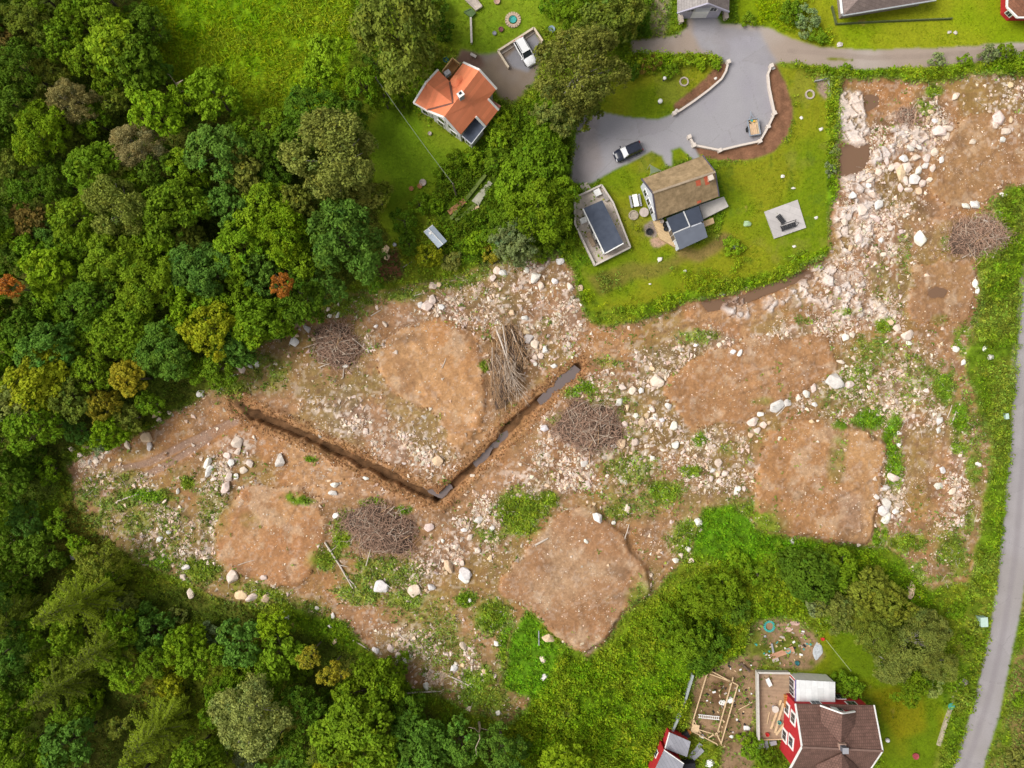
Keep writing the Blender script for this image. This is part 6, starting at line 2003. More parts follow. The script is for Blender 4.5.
for p in ((706.8, 674), (700, 697), (693.5, 719), (692, 731), (717, 744), (721, 744), (732, 681), (737.7, 685), (725, 706), (729, 715), (717, 734.5)):
    a = P(*p, .3)
    b = MB()
    b.box((a[0], a[1], .25), (.1, .1, .8))
    b.build('peg', WOOD, fr)
ld = thing('ladder', 'white ladder lying level across the timber frame', 'ladder', P(709, 717, .1))
for dy in (-1.5, 1.5):
    b = MB()
    b.bar(P(698.4, 716 + dy, .62), P(719.5, 718.2 + dy, .62), .09, .09)
    b.build('rail', WHITE, ld)
for i in range(11):
    t = (i + .5) / 11
    x_ = 698.4 + 21.1 * t
    b = MB()
    b.bar(P(x_, 714.6 + 2.2 * t, .62), P(x_, 717.4 + 2.2 * t, .62), .08, .05)
    b.build('rung', WHITE, ld)
for q, s_, lab in (((722, 702), .65, 'left white sack on the dug plot'), ((730, 699.5), .75, 'right white sack under the timber beams'), ((702, 735.5), .5, 'white sack at the lower end of the timber frame'), ((746, 727.5), .7, 'pale sheet bundle between timber frame and deck'), ((710, 763.5), .95, 'crumpled white tarpaulin right of the red shed'), ((731, 736), .4, 'small white sack on the bare path by the frame')):
    x, y, z = G(*q)
    bm = hull_mesh('s', 24, int(q[0]), .7, .3)
    bm.verts.index_update()
    b = MB()
    b.add([(x + v.co.x * s_, y + v.co.y * s_, z + .2 + v.co.z * s_ * .8) for v in bm.verts], [tuple(v.index for v in f.verts) for f in bm.faces])
    bm.free()
    b.single('sack', WHITE, lab, 'sack', 'white sacks and sheets on the building plot')
b = MB()
x, y, z = G(694, 726.5)
b.prism([(x - .7, y - .4, z + .7), (x + .5, y - .6, z + .7), (x + .7, y + .5, z + .7), (x - .3, y + .7, z + .7)], t=.08)
b.single('plywood', WOOD, 'plywood board resting on the lower left corner of the timber frame', 'board')
b = MB()
b.bar(G(738, 709)[:2] + (.2,), G(754.5, 700)[:2] + (.25,), .12, .08)
b.single('plank', WOOD, 'single plank slanting between timber frame and deck', 'plank')
b = MB()
for k in range(3):
    b.bar(G(738 + k, 664 - k)[:2] + (.2 + .1 * k,), G(749, 669 + k)[:2] + (.2 + .1 * k,), .25, .12)
b.single('scrap_timber', mat('dark_timber', (.12, .08, .06), .9, .3, 3), 'dark scrap timber at the upper end of the dug plot', 'timber')

# ------------------------------------------------------------------ buildings along the top edge
tg = thing('house', 'small grey-roofed house with white gable balcony at the head of the lane', 'house', P(703, 0, 0))
LIT_SLATE = mat('lit_slate_roof', (.30, .275, .27), .9, .12, 1.5, .2, rgb2=(.34, .31, .30), tiles=(.5, .35, 90, .02))
SHADED_SLATE = mat('shaded_slate_roof', (.20, .165, .155), .9, .18, 1.5, .2, tiles=(.5, .35, 90, .02))  # darker copy of the slate: the east slope's shade put into its colour
E, RG = 3.2, 5.6
facets(tg, [[(677.4, 13, E), (708, 3.5, RG), (710, -46, RG), (677.4, -40, E)]], LIT_SLATE)
facets(tg, [[(708, 3.5, RG), (729, 11.7, E), (731, -40, E), (710, -46, RG)]], SHADED_SLATE, .16, 'roof_slope')
trim(tg, [[(677.4, 13, E), (708, 3.5, RG), (729, 11.7, E)]], mat('lilac_trim', (.36, .34, .42), .7, .1, 2), .2, .26)
pi = walls(tg, [(677.4, 13), (729, 11.7), (731, -40), (677.4, -40)], E, mat('lilac_boards', (.40, .38, .45), .75, .1, 2, .1), .8, [(0, 1, (708, 3.5), RG)])
for t in (.22, .78):
    window(tg, pi[0], pi[1], t, 2.2, 1.0, .9, centroid(pi))
window(tg, pi[0], pi[1], .5, .3, 2.2, 1.9, centroid(pi), name='garage_door', pane=False)
b = MB()
b.prism([P(x, y, 2.95) for x, y in [(696.5, 7), (711, 6), (709, 12), (694.5, 12)]], t=.5)
b.build('balcony', WHITE, tg)
for q, lab in (((679.5, 21), 'low white gatepost left of the grey-roofed house'), ((724, 17), 'low white gatepost right of the grey-roofed house')):
    x, y, z = G(*q)
    b = MB()
    b.box((x, y, .5), (.45, 1.3, 1.0), .2)
    b.box((x, y, 1.04), (.6, 1.45, .1), .2)
    b.single('gatepost', CONC, lab, 'gatepost')

tr2 = thing('house', 'long brown hip-roofed house on the bright lawn at the top', 'house', P(885, -10, 0))
E, RG = 3.0, 5.4
AP, AP2 = (868, -10, RG), (905, -16, RG)
HIP = mat('brown_shingle_roof', (.215, .165, .150), .9, .14, 1.5, .15, tiles=(.6, .35, 8, .015))
facets(tr2, [[(843, 15.5, E), (936, 0, E), AP2, AP], [(843, 15.5, E), AP, (838, -32, E)], [(838, -32, E), AP, AP2, (932, -46, E)], [(936, 0, E), (932, -46, E), AP2]], HIP)
trim(tr2, [[(936, 0, E), (843, 15.5, E), (838, -32, E)]], mat('gutter_grey', (.33, .35, .37), .5, .1, 2), .24, .2, 'gutter')
trim(tr2, [[(841.6, 14, E + .1), (837, -32, E + .1)]], WHITE, .3, .12, 'gutter', .1)
pi = walls(tr2, [(843, 15.5), (936, 0), (932, -46), (838, -32)], E, mat('brown_wall', (.25, .21, .19), .8, .1, 2), .9)
for t in (.15, .4, .65, .9):
    window(tr2, pi[0], pi[1], t, .9, 1.3, 1.2, centroid(pi))
tr3 = thing('house', 'red house corner with rust-brown roof in the top right corner', 'house', P(1030, -5, 0))
cw = [(1007, 7), (1017.5, 17.5), (1060, 17.5), (1060, -30), (1008, -30)]
facets(tr3, [[(x, y, 3.0 + (1.5 if y < -20 else 0)) for x, y in cw]], mat('rust_brown_roof', (.22, .095, .055), .9, .2, 1.5, .2, tiles=(.5, .35, 40, .02)))
trim(tr3, [[(1008, -30, 4.5), (1007, 7, 3.05), (1017.5, 17.5, 3.05), (1060, 17.5, 3.05)]], WHITE, .22, .24)
pi = walls(tr3, cw, 2.9, REDWALL, 1.0)
window(tr3, pi[0], pi[1], .5, .9, .9, 1.1, centroid(pi))
# low garden wall round the bright lawn
b = MB()
gw = [(831, 7), (835.5, 25), (880, 22.5), (951, 19.5)]
for p, q in zip(gw, gw[1:]):
    a, c = G(*p), G(*q)
    b.bar((a[0], a[1], .22), (c[0], c[1], .22), .16, .5)
b.single('garden_wall', mat('dark_green_edge', (.09, .11, .04), .9, .3, 2), 'low mossy edging wall round the lawn of the hip-roofed house', 'wall')
for q, r_, lab in (((839.5, 45), .6, 'pale rock at the corner of the lane below the hip-roofed house'), ((949, 32.5), .4, 'left of two pale stones on the bright lawn by the lane'), ((955, 33), .45, 'right of two pale stones on the bright lawn by the lane')):
    x, y, g = G(*q)
    o = bpy.data.objects.new('rock', ROCKM[int(q[0]) % 12])
    o.location = (x, y, g + .1)
    o.scale = (r_, r_ * .9, r_ * .8)
    o.color = (*RHUE['grey'], 1)
    link(o)
    tag(o, lab, 'rock')

# ------------------------------------------------------------------ white driveway walls
WALLP = mat('white_wall_plaster', (.58, .51, .455), .8, .08, 3, .15)
for nm, line, posts, lab in (('driveway_wall', [(728.6, 61.6), (726, 71), (721.6, 78.8), (709, 89.7), (693.4, 101.4), (679.4, 110.8), (674, 113)], ((728.6, 61.6), (674.5, 113)), 'curved low white wall along the upper left side of the driveway'),
                             ('driveway_wall', [(771.6, 65.5), (768, 74), (769.2, 86.6), (771.6, 99), (774.7, 113), (768.4, 126.4), (760, 141), (740, 145.3), (720, 150.2), (694.2, 145), (689.5, 136.6)], ((771.6, 65.5), (774.7, 113), (768.4, 126.4), (760, 141), (720, 150.2), (694.2, 145), (689.5, 136.6)), 'long angular low white wall round the end of the driveway')):
    t_ = thing(nm, lab, 'wall', G(*line[len(line) // 2]))
    b = MB()
    for i, (p, q) in enumerate(zip(line, line[1:])):
        a, c = P(*p, .5), P(*q, .5)
        b.bar((a[0], a[1], .2 + .002 * (i % 2)), (c[0], c[1], .2 + .002 * (i % 2)), .24, .66)
    b.build('wall_body', WALLP, t_)
    b = MB()
    for i, (p, q) in enumerate(zip(line, line[1:])):
        a, c = P(*p, .56), P(*q, .56)
        b.bar((a[0], a[1], .57 + .003 * (i % 2)), (c[0], c[1], .57 + .003 * (i % 2)), .30, .09)
    b.build('coping', WALLP, t_)
    for p in posts:
        a = P(*p, .7)
        b = MB()
        b.box((a[0], a[1], .35), (.48, .48, .8), .4)
        b.box((a[0], a[1], .79), (.58, .58, .08), .4)
        b.build('pillar', WALLP, t_)
# ornaments on the upper lawn and bed
for q, lab in (((663.5, 80.5), 'upper white lamp globe on the lawn above the driveway'), ((659, 103.5), 'lower white lamp globe on the lawn above the driveway')):
    x, y, z = G(*q)
    t_ = thing('garden_lamp', lab, 'lamp', (x, y, z))
    b = MB()
    b.lathe((x, y, z), [(.16, 0), (.06, .05), (.06, .6)], 8)
    b.build('lamp_post', BLACK, t_)
    b = MB()
    R_ = .27 if q[1] < 90 else .36
    b.lathe((x, y, z + .55), [(R_ * math.sin(i * math.pi / 8) + .01, R_ * (1 - math.cos(i * math.pi / 8))) for i in range(9)], 14)
    b.build('lamp_globe', WHITE, t_, True)


def ring(px, py, R_, w, lab, m, name='flower_ring', cat='flower bed'):
    x, y, z = G(px, py)
    b = MB()
    n = 18
    for i in range(n):
        t0 = 6.283 * i / n
        b.box((x + R_ * math.cos(t0), y + R_ * math.sin(t0), z + .1), (w, R_ * .3, .22 + .03 * (i % 3)), t0)
    b.single(name, m, lab, cat)


ring(683.8, 82, .62, .2, 'ring of pale stones in the lawn above the driveway', STONE_P)
ring(809.5, 94.8, .62, .22, 'ring of pale stones on the narrow lawn beside the clearing', STONE_P)
for q, r_, lab in (((715.5, 78.8), .35, 'small pale rock in the bark bed beside the upper white wall'), ((801, 118), .4, 'pale rock on the lawn right of the bark bed'), ((821, 129.5), .45, 'pale rock at the lawn edge beside the clearing'), ((782.5, 176.5), .4, 'pale rock on the lawn above the garden platform'), ((793, 188.5), .4, 'pale rock on the lawn right above the garden platform'),
                   ((676.5, 110.5), .4, 'white rock at the lower end of the upper white wall'), ((794, 246.5), .4, 'pale rock in the grass below the garden platform'), ((816, 218), .4, 'pale rock in the grass right of the garden platform'), ((773, 68.5), .4, 'pale rock at the top of the long white wall'), ((685, 271), .35, 'pale rock in the rough grass below the dark annex'), ((650, 284), .3, 'pale rock in the rough grass left of the reddish puddle')):
    x, y, g = G(*q)
    o = bpy.data.objects.new('rock', ROCKM[int(q[0] + q[1]) % 12])
    o.location = (x, y, g + .08)
    o.scale = (r_, r_ * .9, r_ * .7)
    o.color = (*RHUE['white'], 1)
    link(o)
    tag(o, lab, 'rock')

# garden platform with two black loungers
pf = thing('garden_platform', 'pale square paved platform on the lawn beside the clearing', 'platform', P(786, 219, 0))
b = MB()
PFP = [(764.6, 211.6), (797.6, 199.6), (806.2, 227.6), (774.4, 238.6)]
b.prism([P(x, y, .25) for x, y in PFP], -.2)
b.build('slab', mat('pale_slab', (.47, .44, .43), .85, .06, 1.5, .05, tiles=(6, 1.05, 20, .012)), pf)
for q, a_, L_, lab in (((780, 219.5), -52, 1.5, 'small black lounger on the pale platform'), ((787.5, 227), 19, 2.4, 'larger black garden swing frame on the pale platform')):
    x, y, _ = P(*q, .25)
    a_ = math.radians(a_)
    ca, sa = math.cos(a_), math.sin(a_)
    T_ = lambda u, v, w: (x + u * ca - v * sa, y + u * sa + v * ca, .25 + w)
    t_ = thing('lounger' if L_ < 2 else 'garden_swing', lab, 'lounger' if L_ < 2 else 'swing seat', (x, y, .25))
    b = MB()
    for k in range(7):
        u = -L_ / 2 + L_ * (k + .5) / 7
        b.bar(T_(u, -.3, .38 + .02 * (k % 2)), T_(u, .3, .38 + .02 * (k % 2)), L_ / 8, .04)
    b.build('seat', mat('black_sling', (.028, .028, .032), .6, .2, 3), t_)
    for s in (-1, 1):
        b = MB()
        b.bar(T_(-L_ / 2, .34 * s, .36), T_(L_ / 2, .34 * s, .36), .06, .06)
        b.build('side_rail', BLACK, t_)
        for u in (-L_ * .42, L_ * .42):
            b = MB()
            b.bar(T_(u, .34 * s, 0), T_(u, .34 * s, .36), .06, .06)
            b.build('leg', BLACK, t_)
    if L_ > 2:
        b = MB()
        b.tube([T_(-L_ / 2, .34, .4), T_(-L_ / 2, .55, 1.0), T_(L_ / 2, .55, 1.0), T_(L_ / 2, .34, .4)], .05, 6)
        b.tube([T_(L_ / 2, .34, .4), T_(L_ / 2 + .35, 0, .8), T_(L_ / 2, -.34, .4)], .05, 6)
        b.build('back_frame', BLACK, t_)
# small transparent dome and hoops in the rough lawn
for q, lab in (((746.5, 224.5), 'crumpled pale green plastic cover on the lawn right of the dark annex'), ((735, 246), 'pale plastic cover over a round green bush')):
    x, y, z = G(*q)
    bm = hull_mesh('s', 22, int(q[0]), .6, .4)
    bm.verts.index_update()
    b = MB()
    b.add([(x + v.co.x * .75, y + v.co.y * .75, z + .3 + v.co.z * .5) for v in bm.verts], [tuple(v.index for v in f.verts) for f in bm.faces])
    bm.free()
    b.single('plastic_cover', mat('pale_green_plastic', (.30, .42, .24), .4, .2, 4), lab, 'cover')

# ------------------------------------------------------------------ vehicles
CARGLASS = mat('car_glass', (.02, .025, .03), .06, .1, 1, 0, spec=.7)
TYRE = mat('tyre_rubber', (.018, .018, .018), .9, .1, 5)
LAMP = mat('headlight_glass', (.6, .6, .62), .15, .05, 3, spec=.6)
REDLAMP = mat('tail_lamp', (.35, .02, .02), .25, .05, 3)


def car(name, label, px, py, ang, L_, W_, paint, roof_paint, sky_glare=None):
    x, y, z = G(px, py)
    t_ = thing(name, label, 'car', (x, y, z))
    ca, sa = math.cos(ang), math.sin(ang)
    tf = lambda u, v, w: (x + u * ca - v * sa, y + u * sa + v * ca, z + w)
    # body: stations along the length (front is +u): share, half width, top of the body
    st = [(-.5, .74, .62), (-.485, .88, .80), (-.44, .95, .92), (-.3, 1, .95), (0, 1, .95), (.2, 1, .96), (.27, .99, .97), (.38, .95, .90), (.455, .87, .80), (.485, .78, .70), (.5, .66, .58)]
    vs, fs = [], []
    for u, w, h in st:
        hw = W_ / 2 * w
        for v, q in ((-hw * .9, .28), (-hw, .42), (-hw, h - .14), (-hw * .9, h), (-hw * .4, h + .03), (hw * .4, h + .03), (hw * .9, h), (hw, h - .14), (hw, .42), (hw * .9, .28)):
            vs.append(tf(u * L_, v, q))
    n = 10
    for i in range(len(st) - 1):
        for k in range(n):
            fs.append((i * n + k, (i + 1) * n + k, (i + 1) * n + (k + 1) % n, i * n + (k + 1) % n))
    fs.append(tuple(range(n)))
    fs.append(tuple(range((len(st) - 1) * n, len(st) * n))[::-1])
    b = MB()
    b.add(vs, fs)
    body = b.build('body', paint, t_, True)
    hw = W_ / 2
    base = [(-.46, .86), (.20, .86)]
    top = [(-.39, .70), (.03, .70)]
    rz = 1.5
    bl, br_ = tf(-.465 * L_, -hw * .88, .94), tf(-.465 * L_, hw * .88, .94)
    fl, fr_ = tf(.235 * L_, -hw * .9, .97), tf(.235 * L_, hw * .9, .97)
    tl, trr = tf(-.40 * L_, -hw * .72, rz - .06), tf(-.40 * L_, hw * .72, rz - .06)
    ul, ur = tf(.06 * L_, -hw * .74, rz - .04), tf(.06 * L_, hw * .74, rz - .04)
    b = MB()
    b.add([bl, br_, fr_, fl, tl, trr, ur, ul], [(0, 1, 5, 4), (1, 2, 6, 5), (2, 3, 7, 6), (3, 0, 4, 7), (4, 5, 6, 7), (3, 2, 1, 0)])
    b.build('windows', CARGLASS, t_)
    if sky_glare:  # added pale pane: the sky's reflection on the windscreen, painted as colour
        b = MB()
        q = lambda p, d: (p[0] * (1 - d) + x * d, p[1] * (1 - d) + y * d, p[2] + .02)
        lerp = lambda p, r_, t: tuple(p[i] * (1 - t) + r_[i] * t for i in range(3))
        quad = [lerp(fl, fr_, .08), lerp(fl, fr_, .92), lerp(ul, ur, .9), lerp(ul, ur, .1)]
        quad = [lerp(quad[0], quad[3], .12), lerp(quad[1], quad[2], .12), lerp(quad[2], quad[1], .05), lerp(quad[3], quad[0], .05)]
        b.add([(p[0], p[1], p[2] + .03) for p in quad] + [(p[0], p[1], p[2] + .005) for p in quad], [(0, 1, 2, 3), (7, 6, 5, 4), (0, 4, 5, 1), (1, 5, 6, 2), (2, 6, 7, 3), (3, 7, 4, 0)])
        b.build('windscreen_sky_glare', sky_glare, t_)
    # roof with rounded corners
    b = MB()
    rp = []
    for u, v in ((-.41, .55), (-.40, .70), (-.33, .76), (.0, .78), (.055, .74), (.075, .55)):
        rp.append((u * L_, v * hw))
    rp = rp + [(u, -v) for u, v in rp[::-1]]
    b.prism([tf(u, v, rz + .02) for u, v in rp], t=.07)
    b.build('roof', roof_paint, t_)
    for s in (-1, 1):
        b = MB()
        b.bar(tf(-.36 * L_, s * hw * .66, rz + .07), tf(.02 * L_, s * hw * .66, rz + .07), .05, .05)
        b.build('roof_rail', BLACK, t_)
        for a_, q in ((ul, fl), (tl, bl)) if s < 0 else ((ur, fr_), (trr, br_)):
            b = MB()
            b.bar((a_[0], a_[1], a_[2] + .03), (q[0], q[1], q[2] + .03), .09, .07)
            b.build('window_post', paint, t_)
        b = MB()
        p = tf(.2 * L_, s * (hw + .12), 1.0)
        b.box(p, (.16, .26, .16), ang)
        b.build('mirror', paint, t_)
        for u in (-.31, .31):
            b = MB()
            c0, c1 = tf(u * L_, s * (hw - .2), .33), tf(u * L_, s * (hw + .015), .33)
            b.tube([c0, c1], .33, 16)
            w_ = b.build('wheel', TYRE, t_)
            b = MB()
            b.tube([tf(u * L_, s * (hw - .05), .33), tf(u * L_, s * (hw + .03), .33)], .2, 12)
            b.build('rim', METAL, w_)
        b = MB()
        b.box(tf(.475 * L_, s * hw * .62, .68), (.18, .38, .16), ang)
        b.build('headlight', LAMP, t_)
        b = MB()
        b.box(tf(-.488 * L_, s * hw * .7, .78), (.12, .3, .18), ang)
        b.build('tail_light', REDLAMP, t_)
    return t_


NAVY = mat('dark_blue_paint', (.018, .022, .040), .25, .1, 1, 0, spec=.5)
CARWHITE = mat('white_car_paint', (.72, .72, .73), .3, .04, 1, 0, spec=.5)
car('parked_car', 'dark blue estate car with pale windscreen parked on the grey driveway', 627.3, 153, math.radians(180 + 23.5), 4.5, 1.85, NAVY, NAVY, mat('sky_glare_paint', (.55, .56, .6), .35, .05, 2))  # last colour is the painted sky reflection on the windscreen
car('parked_car', 'white car parked inside the low wall beside the orange-roofed house', 525, 54, math.radians(-60), 4.5, 1.85, CARWHITE, CARWHITE)
# trailer
x, y, z = G(752, 129)
tl_ = thing('trailer', 'open grey-blue trailer loaded with boards at the end of the driveway', 'trailer', (x, y, z))
an = math.radians(90 + 9)
ca, sa = math.cos(an), math.sin(an)
T_ = lambda u, v, w: (x + u * ca - v * sa, y + u * sa + v * ca, z + w)
FRM = mat('trailer_steel', (.32, .36, .42), .45, .1, 2, metal=.3)
b = MB()
b.prism([T_(-1.25, -.78, .62), T_(1.2, -.78, .62), T_(1.2, .78, .62), T_(-1.25, .78, .62)], t=.1)
b.build('trailer_bed', WOOD, tl_)
for p, q in (((-1.25, -.8), (1.2, -.8)), ((-1.25, .8), (1.2, .8)), ((-1.25, -.8), (-1.25, .8)), ((1.2, -.8), (1.2, .8))):
    b = MB()
    b.bar(T_(*p, .8), T_(*q, .8), .09, .42)
    b.build('side_board', FRM, tl_)
for s in (-1, 1):
    b = MB()
    b.tube([T_(-.1, s * .86, .32), T_(-.1, s * 1.02, .32)], .32, 14)
    b.build('wheel', TYRE, tl_)
    b = MB()
    b.bar(T_(-.5, s * .95, .7), T_(.3, s * .95, .7), .2, .05)
    b.build('mudguard', BLACK, tl_)
b = MB()
b.bar(T_(1.2, .5, .5), T_(2.2, 0, .5), .08)
b.bar(T_(1.2, -.5, .5), T_(2.2, 0, .5), .08)
b.bar(T_(2.1, 0, .5), T_(2.6, 0, .52), .09)
b.build('drawbar', FRM, tl_)
b = MB()
for k in range(4):
    b.bar(T_(-1.15, -.3 + .28 * k, .78 + .03 * (k % 2)), T_(.45 + .2 * (k % 2), -.28 + .27 * k, .78 + .04 * (k % 2)), .24, .08)
b.single('board_load', mat('load_boards', (.55, .38, .24), .8, .15, 2), 'tan boards lying in the open trailer', 'boards')
for o_, m_, lab in (((.85, -.2), mat('yellow_bag', (.65, .42, .04), .6, .1, 3), 'yellow bag at the front of the trailer'), ((.7, .5), BLACK, 'black bag at the front of the trailer'), ((1.0, .15), TEAL, 'blue-green bundle at the front of the trailer')):
    bm = hull_mesh('s', 20, int(o_[0] * 100), .8, .3)
    bm.verts.index_update()
    b = MB()
    q = T_(*o_, .85)
    b.add([(q[0] + v.co.x * .26, q[1] + v.co.y * .26, q[2] + v.co.z * .22) for v in bm.verts], [tuple(v.index for v in f.verts) for f in bm.faces])
    bm.free()
    b.single('bag', m_, lab, 'bag')

# ------------------------------------------------------------------ yard wall beside the white car, garden bits at the top
yw = thing('yard_wall', 'low light wooden wall round the parking place of the white car', 'wall', P(515, 42, 0))
for p, q in (((498, 51), (533.8, 28)), ((533.8, 28), (542.5, 41)), ((498, 51), (508.6, 67.6))):
    a, c = P(*p, .7), P(*q, .7)
    b = MB()
    b.bar((a[0], a[1], .35), (c[0], c[1], .35), .14, .8)
    b.build('wall_body', mat('light_boards', (.50, .40, .29), .8, .1, 2, .1), yw)
    b = MB()
    b.bar((a[0], a[1], .79), (c[0], c[1], .79), .3, .07)
    b.build('cap_board', mat('cap_board', (.56, .47, .36), .8, .1, 2), yw)
b = MB()
b.prism([P(*q, .12) for q in [(501, 55), (534.5, 33), (532, 29.5), (499, 51.5)]], -.1)
b.single('concrete_strip', mat('beige_concrete', (.45, .39, .34), .9, .1, 2, .1), 'beige concrete strip along the wall behind the white car', 'paving')
for px, py, R_, w, m_, lab in ((513, 20.3, .95, .55, mat('sand_ring', (.45, .34, .25), .95, .15, 3, .2), 'sand-coloured ring round the teal tub on the upper lawn'),):
    ring(px, py, R_, w, lab, m_, 'sand_ring', 'sandpit')
x, y, z = G(513, 20.3)
b = MB()
b.lathe((x, y, z + .02), [(.5, 0), (.55, .3), (.48, .3), (.44, .18)], 20)
b.single('paddling_tub', TEAL, 'round teal tub inside the sand-coloured ring on the upper lawn', 'tub')
for q, r_, m_, lab, nm in (((501, 30), .4, mat('dark_red_bowl', (.16, .06, .06), .7, .2, 3), 'dark red fire bowl on the upper lawn', 'fire_bowl'), ((494.5, 34), .32, mat('grey_bowl', (.25, .25, .3), .6, .2, 3), 'small grey tub below the dark red fire bowl', 'tub'),
                           ((551.5, 30), .55, mat('blue_grey_lid', (.22, .30, .38), .4, .15, 3), 'round blue-grey trampoline lid near the birch', 'trampoline'), ((497, 2), .5, mat('pink_stone', (.40, .26, .20), .9, .2, 3), 'pinkish stone at the top edge of the upper lawn', 'garden_stone'), ((396.5, 88), .38, mat('grey_ring', (.3, .28, .24), .9, .2, 3), 'small grey tyre ring under the big tree by the orange house', 'tyre_ring'),
                           ((446, 60.5), .45, mat('dark_teal', (.02, .12, .13), .5, .2, 3), 'dark teal barrel at the corner of the roofed terrace', 'barrel'), ((430, 134), .3, STONE_P, 'small pale pot on the lawn below the orange house', 'pot'), ((423, 183), .55, STONE_P, 'pale tree stump disc on the lower lawn', 'stump'), ((420, 186.5), .4, mat('orange_stump', (.40, .19, .08), .9, .2, 3), 'orange-brown stump next to the pale one', 'stump'),
                           ((411.5, 189), .38, mat('orange_stump', (.40, .19, .08), .9, .2, 3), 'orange-brown stump standing alone at the left of the stumps', 'stump'), ((950.5, 705.5), .5, TEAL, 'teal barrel by the strip below the olive tree', 'barrel'), ((886.5, 739.3), .32, WHITE, 'white ball on the lawn right of the red house', 'ball'),
                           ((915, 755.5), .5, mat('red_blue', (.30, .05, .06), .6, .3, 6), 'dark red bowl on the lawn at the bottom right', 'bowl'), ((395, 245), .3, METAL, 'small grey pot beside the bluish tree above the clearing', 'pot'), ((822, 638.5), .28, mat('red_plastic', (.5, .03, .03), .5, .1, 3), 'red bucket at the edge of the garden junk', 'bucket'),
                           ((787.5, 650.3), .42, TEAL, 'teal tub among the garden junk', 'tub'), ((796.5, 662.5), .35, mat('dark_teal', (.02, .12, .13), .5, .2, 3), 'dark teal pot below the teal tub', 'pot'), ((803, 695), .3, BLACK, 'black tub behind the white sunroom roof', 'tub')):
    x, y, z = G(*q)
    b = MB()
    b.lathe((x, y, z), [(r_ * .85, 0), (r_, .32), (r_ * .85, .34), (r_ * .6, .24)] if nm != 'ball' else [(r_ * math.sin(i * math.pi / 8) + .01, r_ * (1 - math.cos(i * math.pi / 8))) for i in range(9)], 14)
    b.single(nm, m_, lab, nm.replace('_', ' '))
# raised bed frame and white post at the very top
for pts_, m_, nm, lab, hh in (([(464, -2), (474, -4), (482, 6), (476, 10)], mat('junk_pale', (.42, .36, .31), .9, .35, 1, .3), 'raised_bed', 'pale raised bed cluttered with pots at the top edge', .45), ([(464, 12), (471, 8.5), (475.5, 13), (471, 17)], mat('net_green', (.10, .16, .06), .9, .3, 4), 'raised_bed', 'green netted raised bed below the cluttered one', .4)):
    b = MB()
    b.prism([P(*q, hh) for q in pts_], 0)
    w = [P(*q, hh + .04) for q in pts_]
    for p, q in zip(w, w[1:] + w[:1]):
        b.bar(p, q, .14, .1)
    b.single(nm, m_, lab, 'raised bed')
b = MB()
b.bar(G(471, 19.5)[:2] + (.4,), G(471.8, 45)[:2] + (.4,), .18, .5)
b.bar(G(471, 19.5)[:2] + (.69,), G(471.8, 45)[:2] + (.69,), .3, .06)
b.single('plank_fence', mat('pale_plank', (.50, .45, .42), .8, .12, 2), 'narrow pale plank fence running down to the orange house', 'fence')
b = MB()
x, y, z = G(473.5, 56.5)
b.box((x, y, .42), (1.0, .42, .06), -.5)
for s in (-1, 1):
    b.box((x + s * .35 * math.cos(-.5), y + s * .35 * math.sin(-.5), .2), (.08, .36, .4), -.5)
b.single('garden_bench', mat('pale_plank', (.50, .45, .42), .8, .12, 2), 'small pale bench on the brown yard above the orange house', 'bench')
# pale blue greenhouse
gh = thing('greenhouse', 'small pale blue greenhouse half under the yellow-leaved tree', 'greenhouse', P(435, 234, 0))
GHG = mat('greenhouse_sheet', (.38, .44, .52), .3, .06, 1, 0, spec=.5)
c4 = [(423.8, 232), (432.8, 225), (447, 241), (438, 248)]
facets(gh, [[(*c4[0], 1.9), (*c4[3], 1.9), (443, 244.5, 2.4), (428.3, 228.5, 2.4)], [(428.3, 228.5, 2.4), (443, 244.5, 2.4), (*c4[2], 1.9), (*c4[1], 1.9)]], GHG, .05)
walls(gh, c4, 1.85, GHG, .06)
trim(gh, [[(428.3, 228.5, 2.45), (443, 244.5, 2.45)], [(*c4[0], 1.95), (*c4[1], 1.95)]], WHITE, .1, .1, 'frame')
b = MB()
b.prism([P(428.2, 233, 2.28), P(430.2, 231.4, 2.40), P(432, 233.4, 2.40), P(430, 235, 2.28)], t=.06)
b.build('roof_window', CARGLASS, gh)
# vegetable beds
for i, (p, q, w, m_, lab) in enumerate((((451, 219.5), (485.5, 175.5), .5, mat('bed_greens', (.11, .15, .03), .9, .35, 3, .4), 'long green vegetable row, upper one'), ((456, 221), (476, 205), .5, mat('bed_greens', (.11, .15, .03), .9, .35, 3, .4), 'short green vegetable row below the long one'),
                                        ((449, 213.5), (465, 201), .8, mat('bed_soil', (.26, .13, .06), .95, .3, 3, .4), 'brown soil bed at the lower end of the vegetable rows'), ((466, 214), (479, 207), .35, WOOD, 'light timber edge beside the vegetable rows'))):
    b = MB()
    a, c = G(*p), G(*q)
    b.bar((a[0], a[1], a[2] + .2), (c[0], c[1], c[2] + .2), w, .5)
    b.single('vegetable_bed', m_, lab, 'bed')
b = MB()
hs_ = max(G(*q)[2] for q in [(471.6, 200.8), (488.8, 180.7), (492.4, 183), (478.8, 205.5), (482, 193)]) + .12
b.prism([P(*q, hs_) for q in [(471.6, 200.8), (488.8, 180.7), (492.4, 183), (478.8, 205.5)]], -.1)
b.single('path_slab', mat('path_slab', (.36, .35, .27), .95, .2, 1.5, .3), 'grey slab path beside the vegetable rows', 'path')
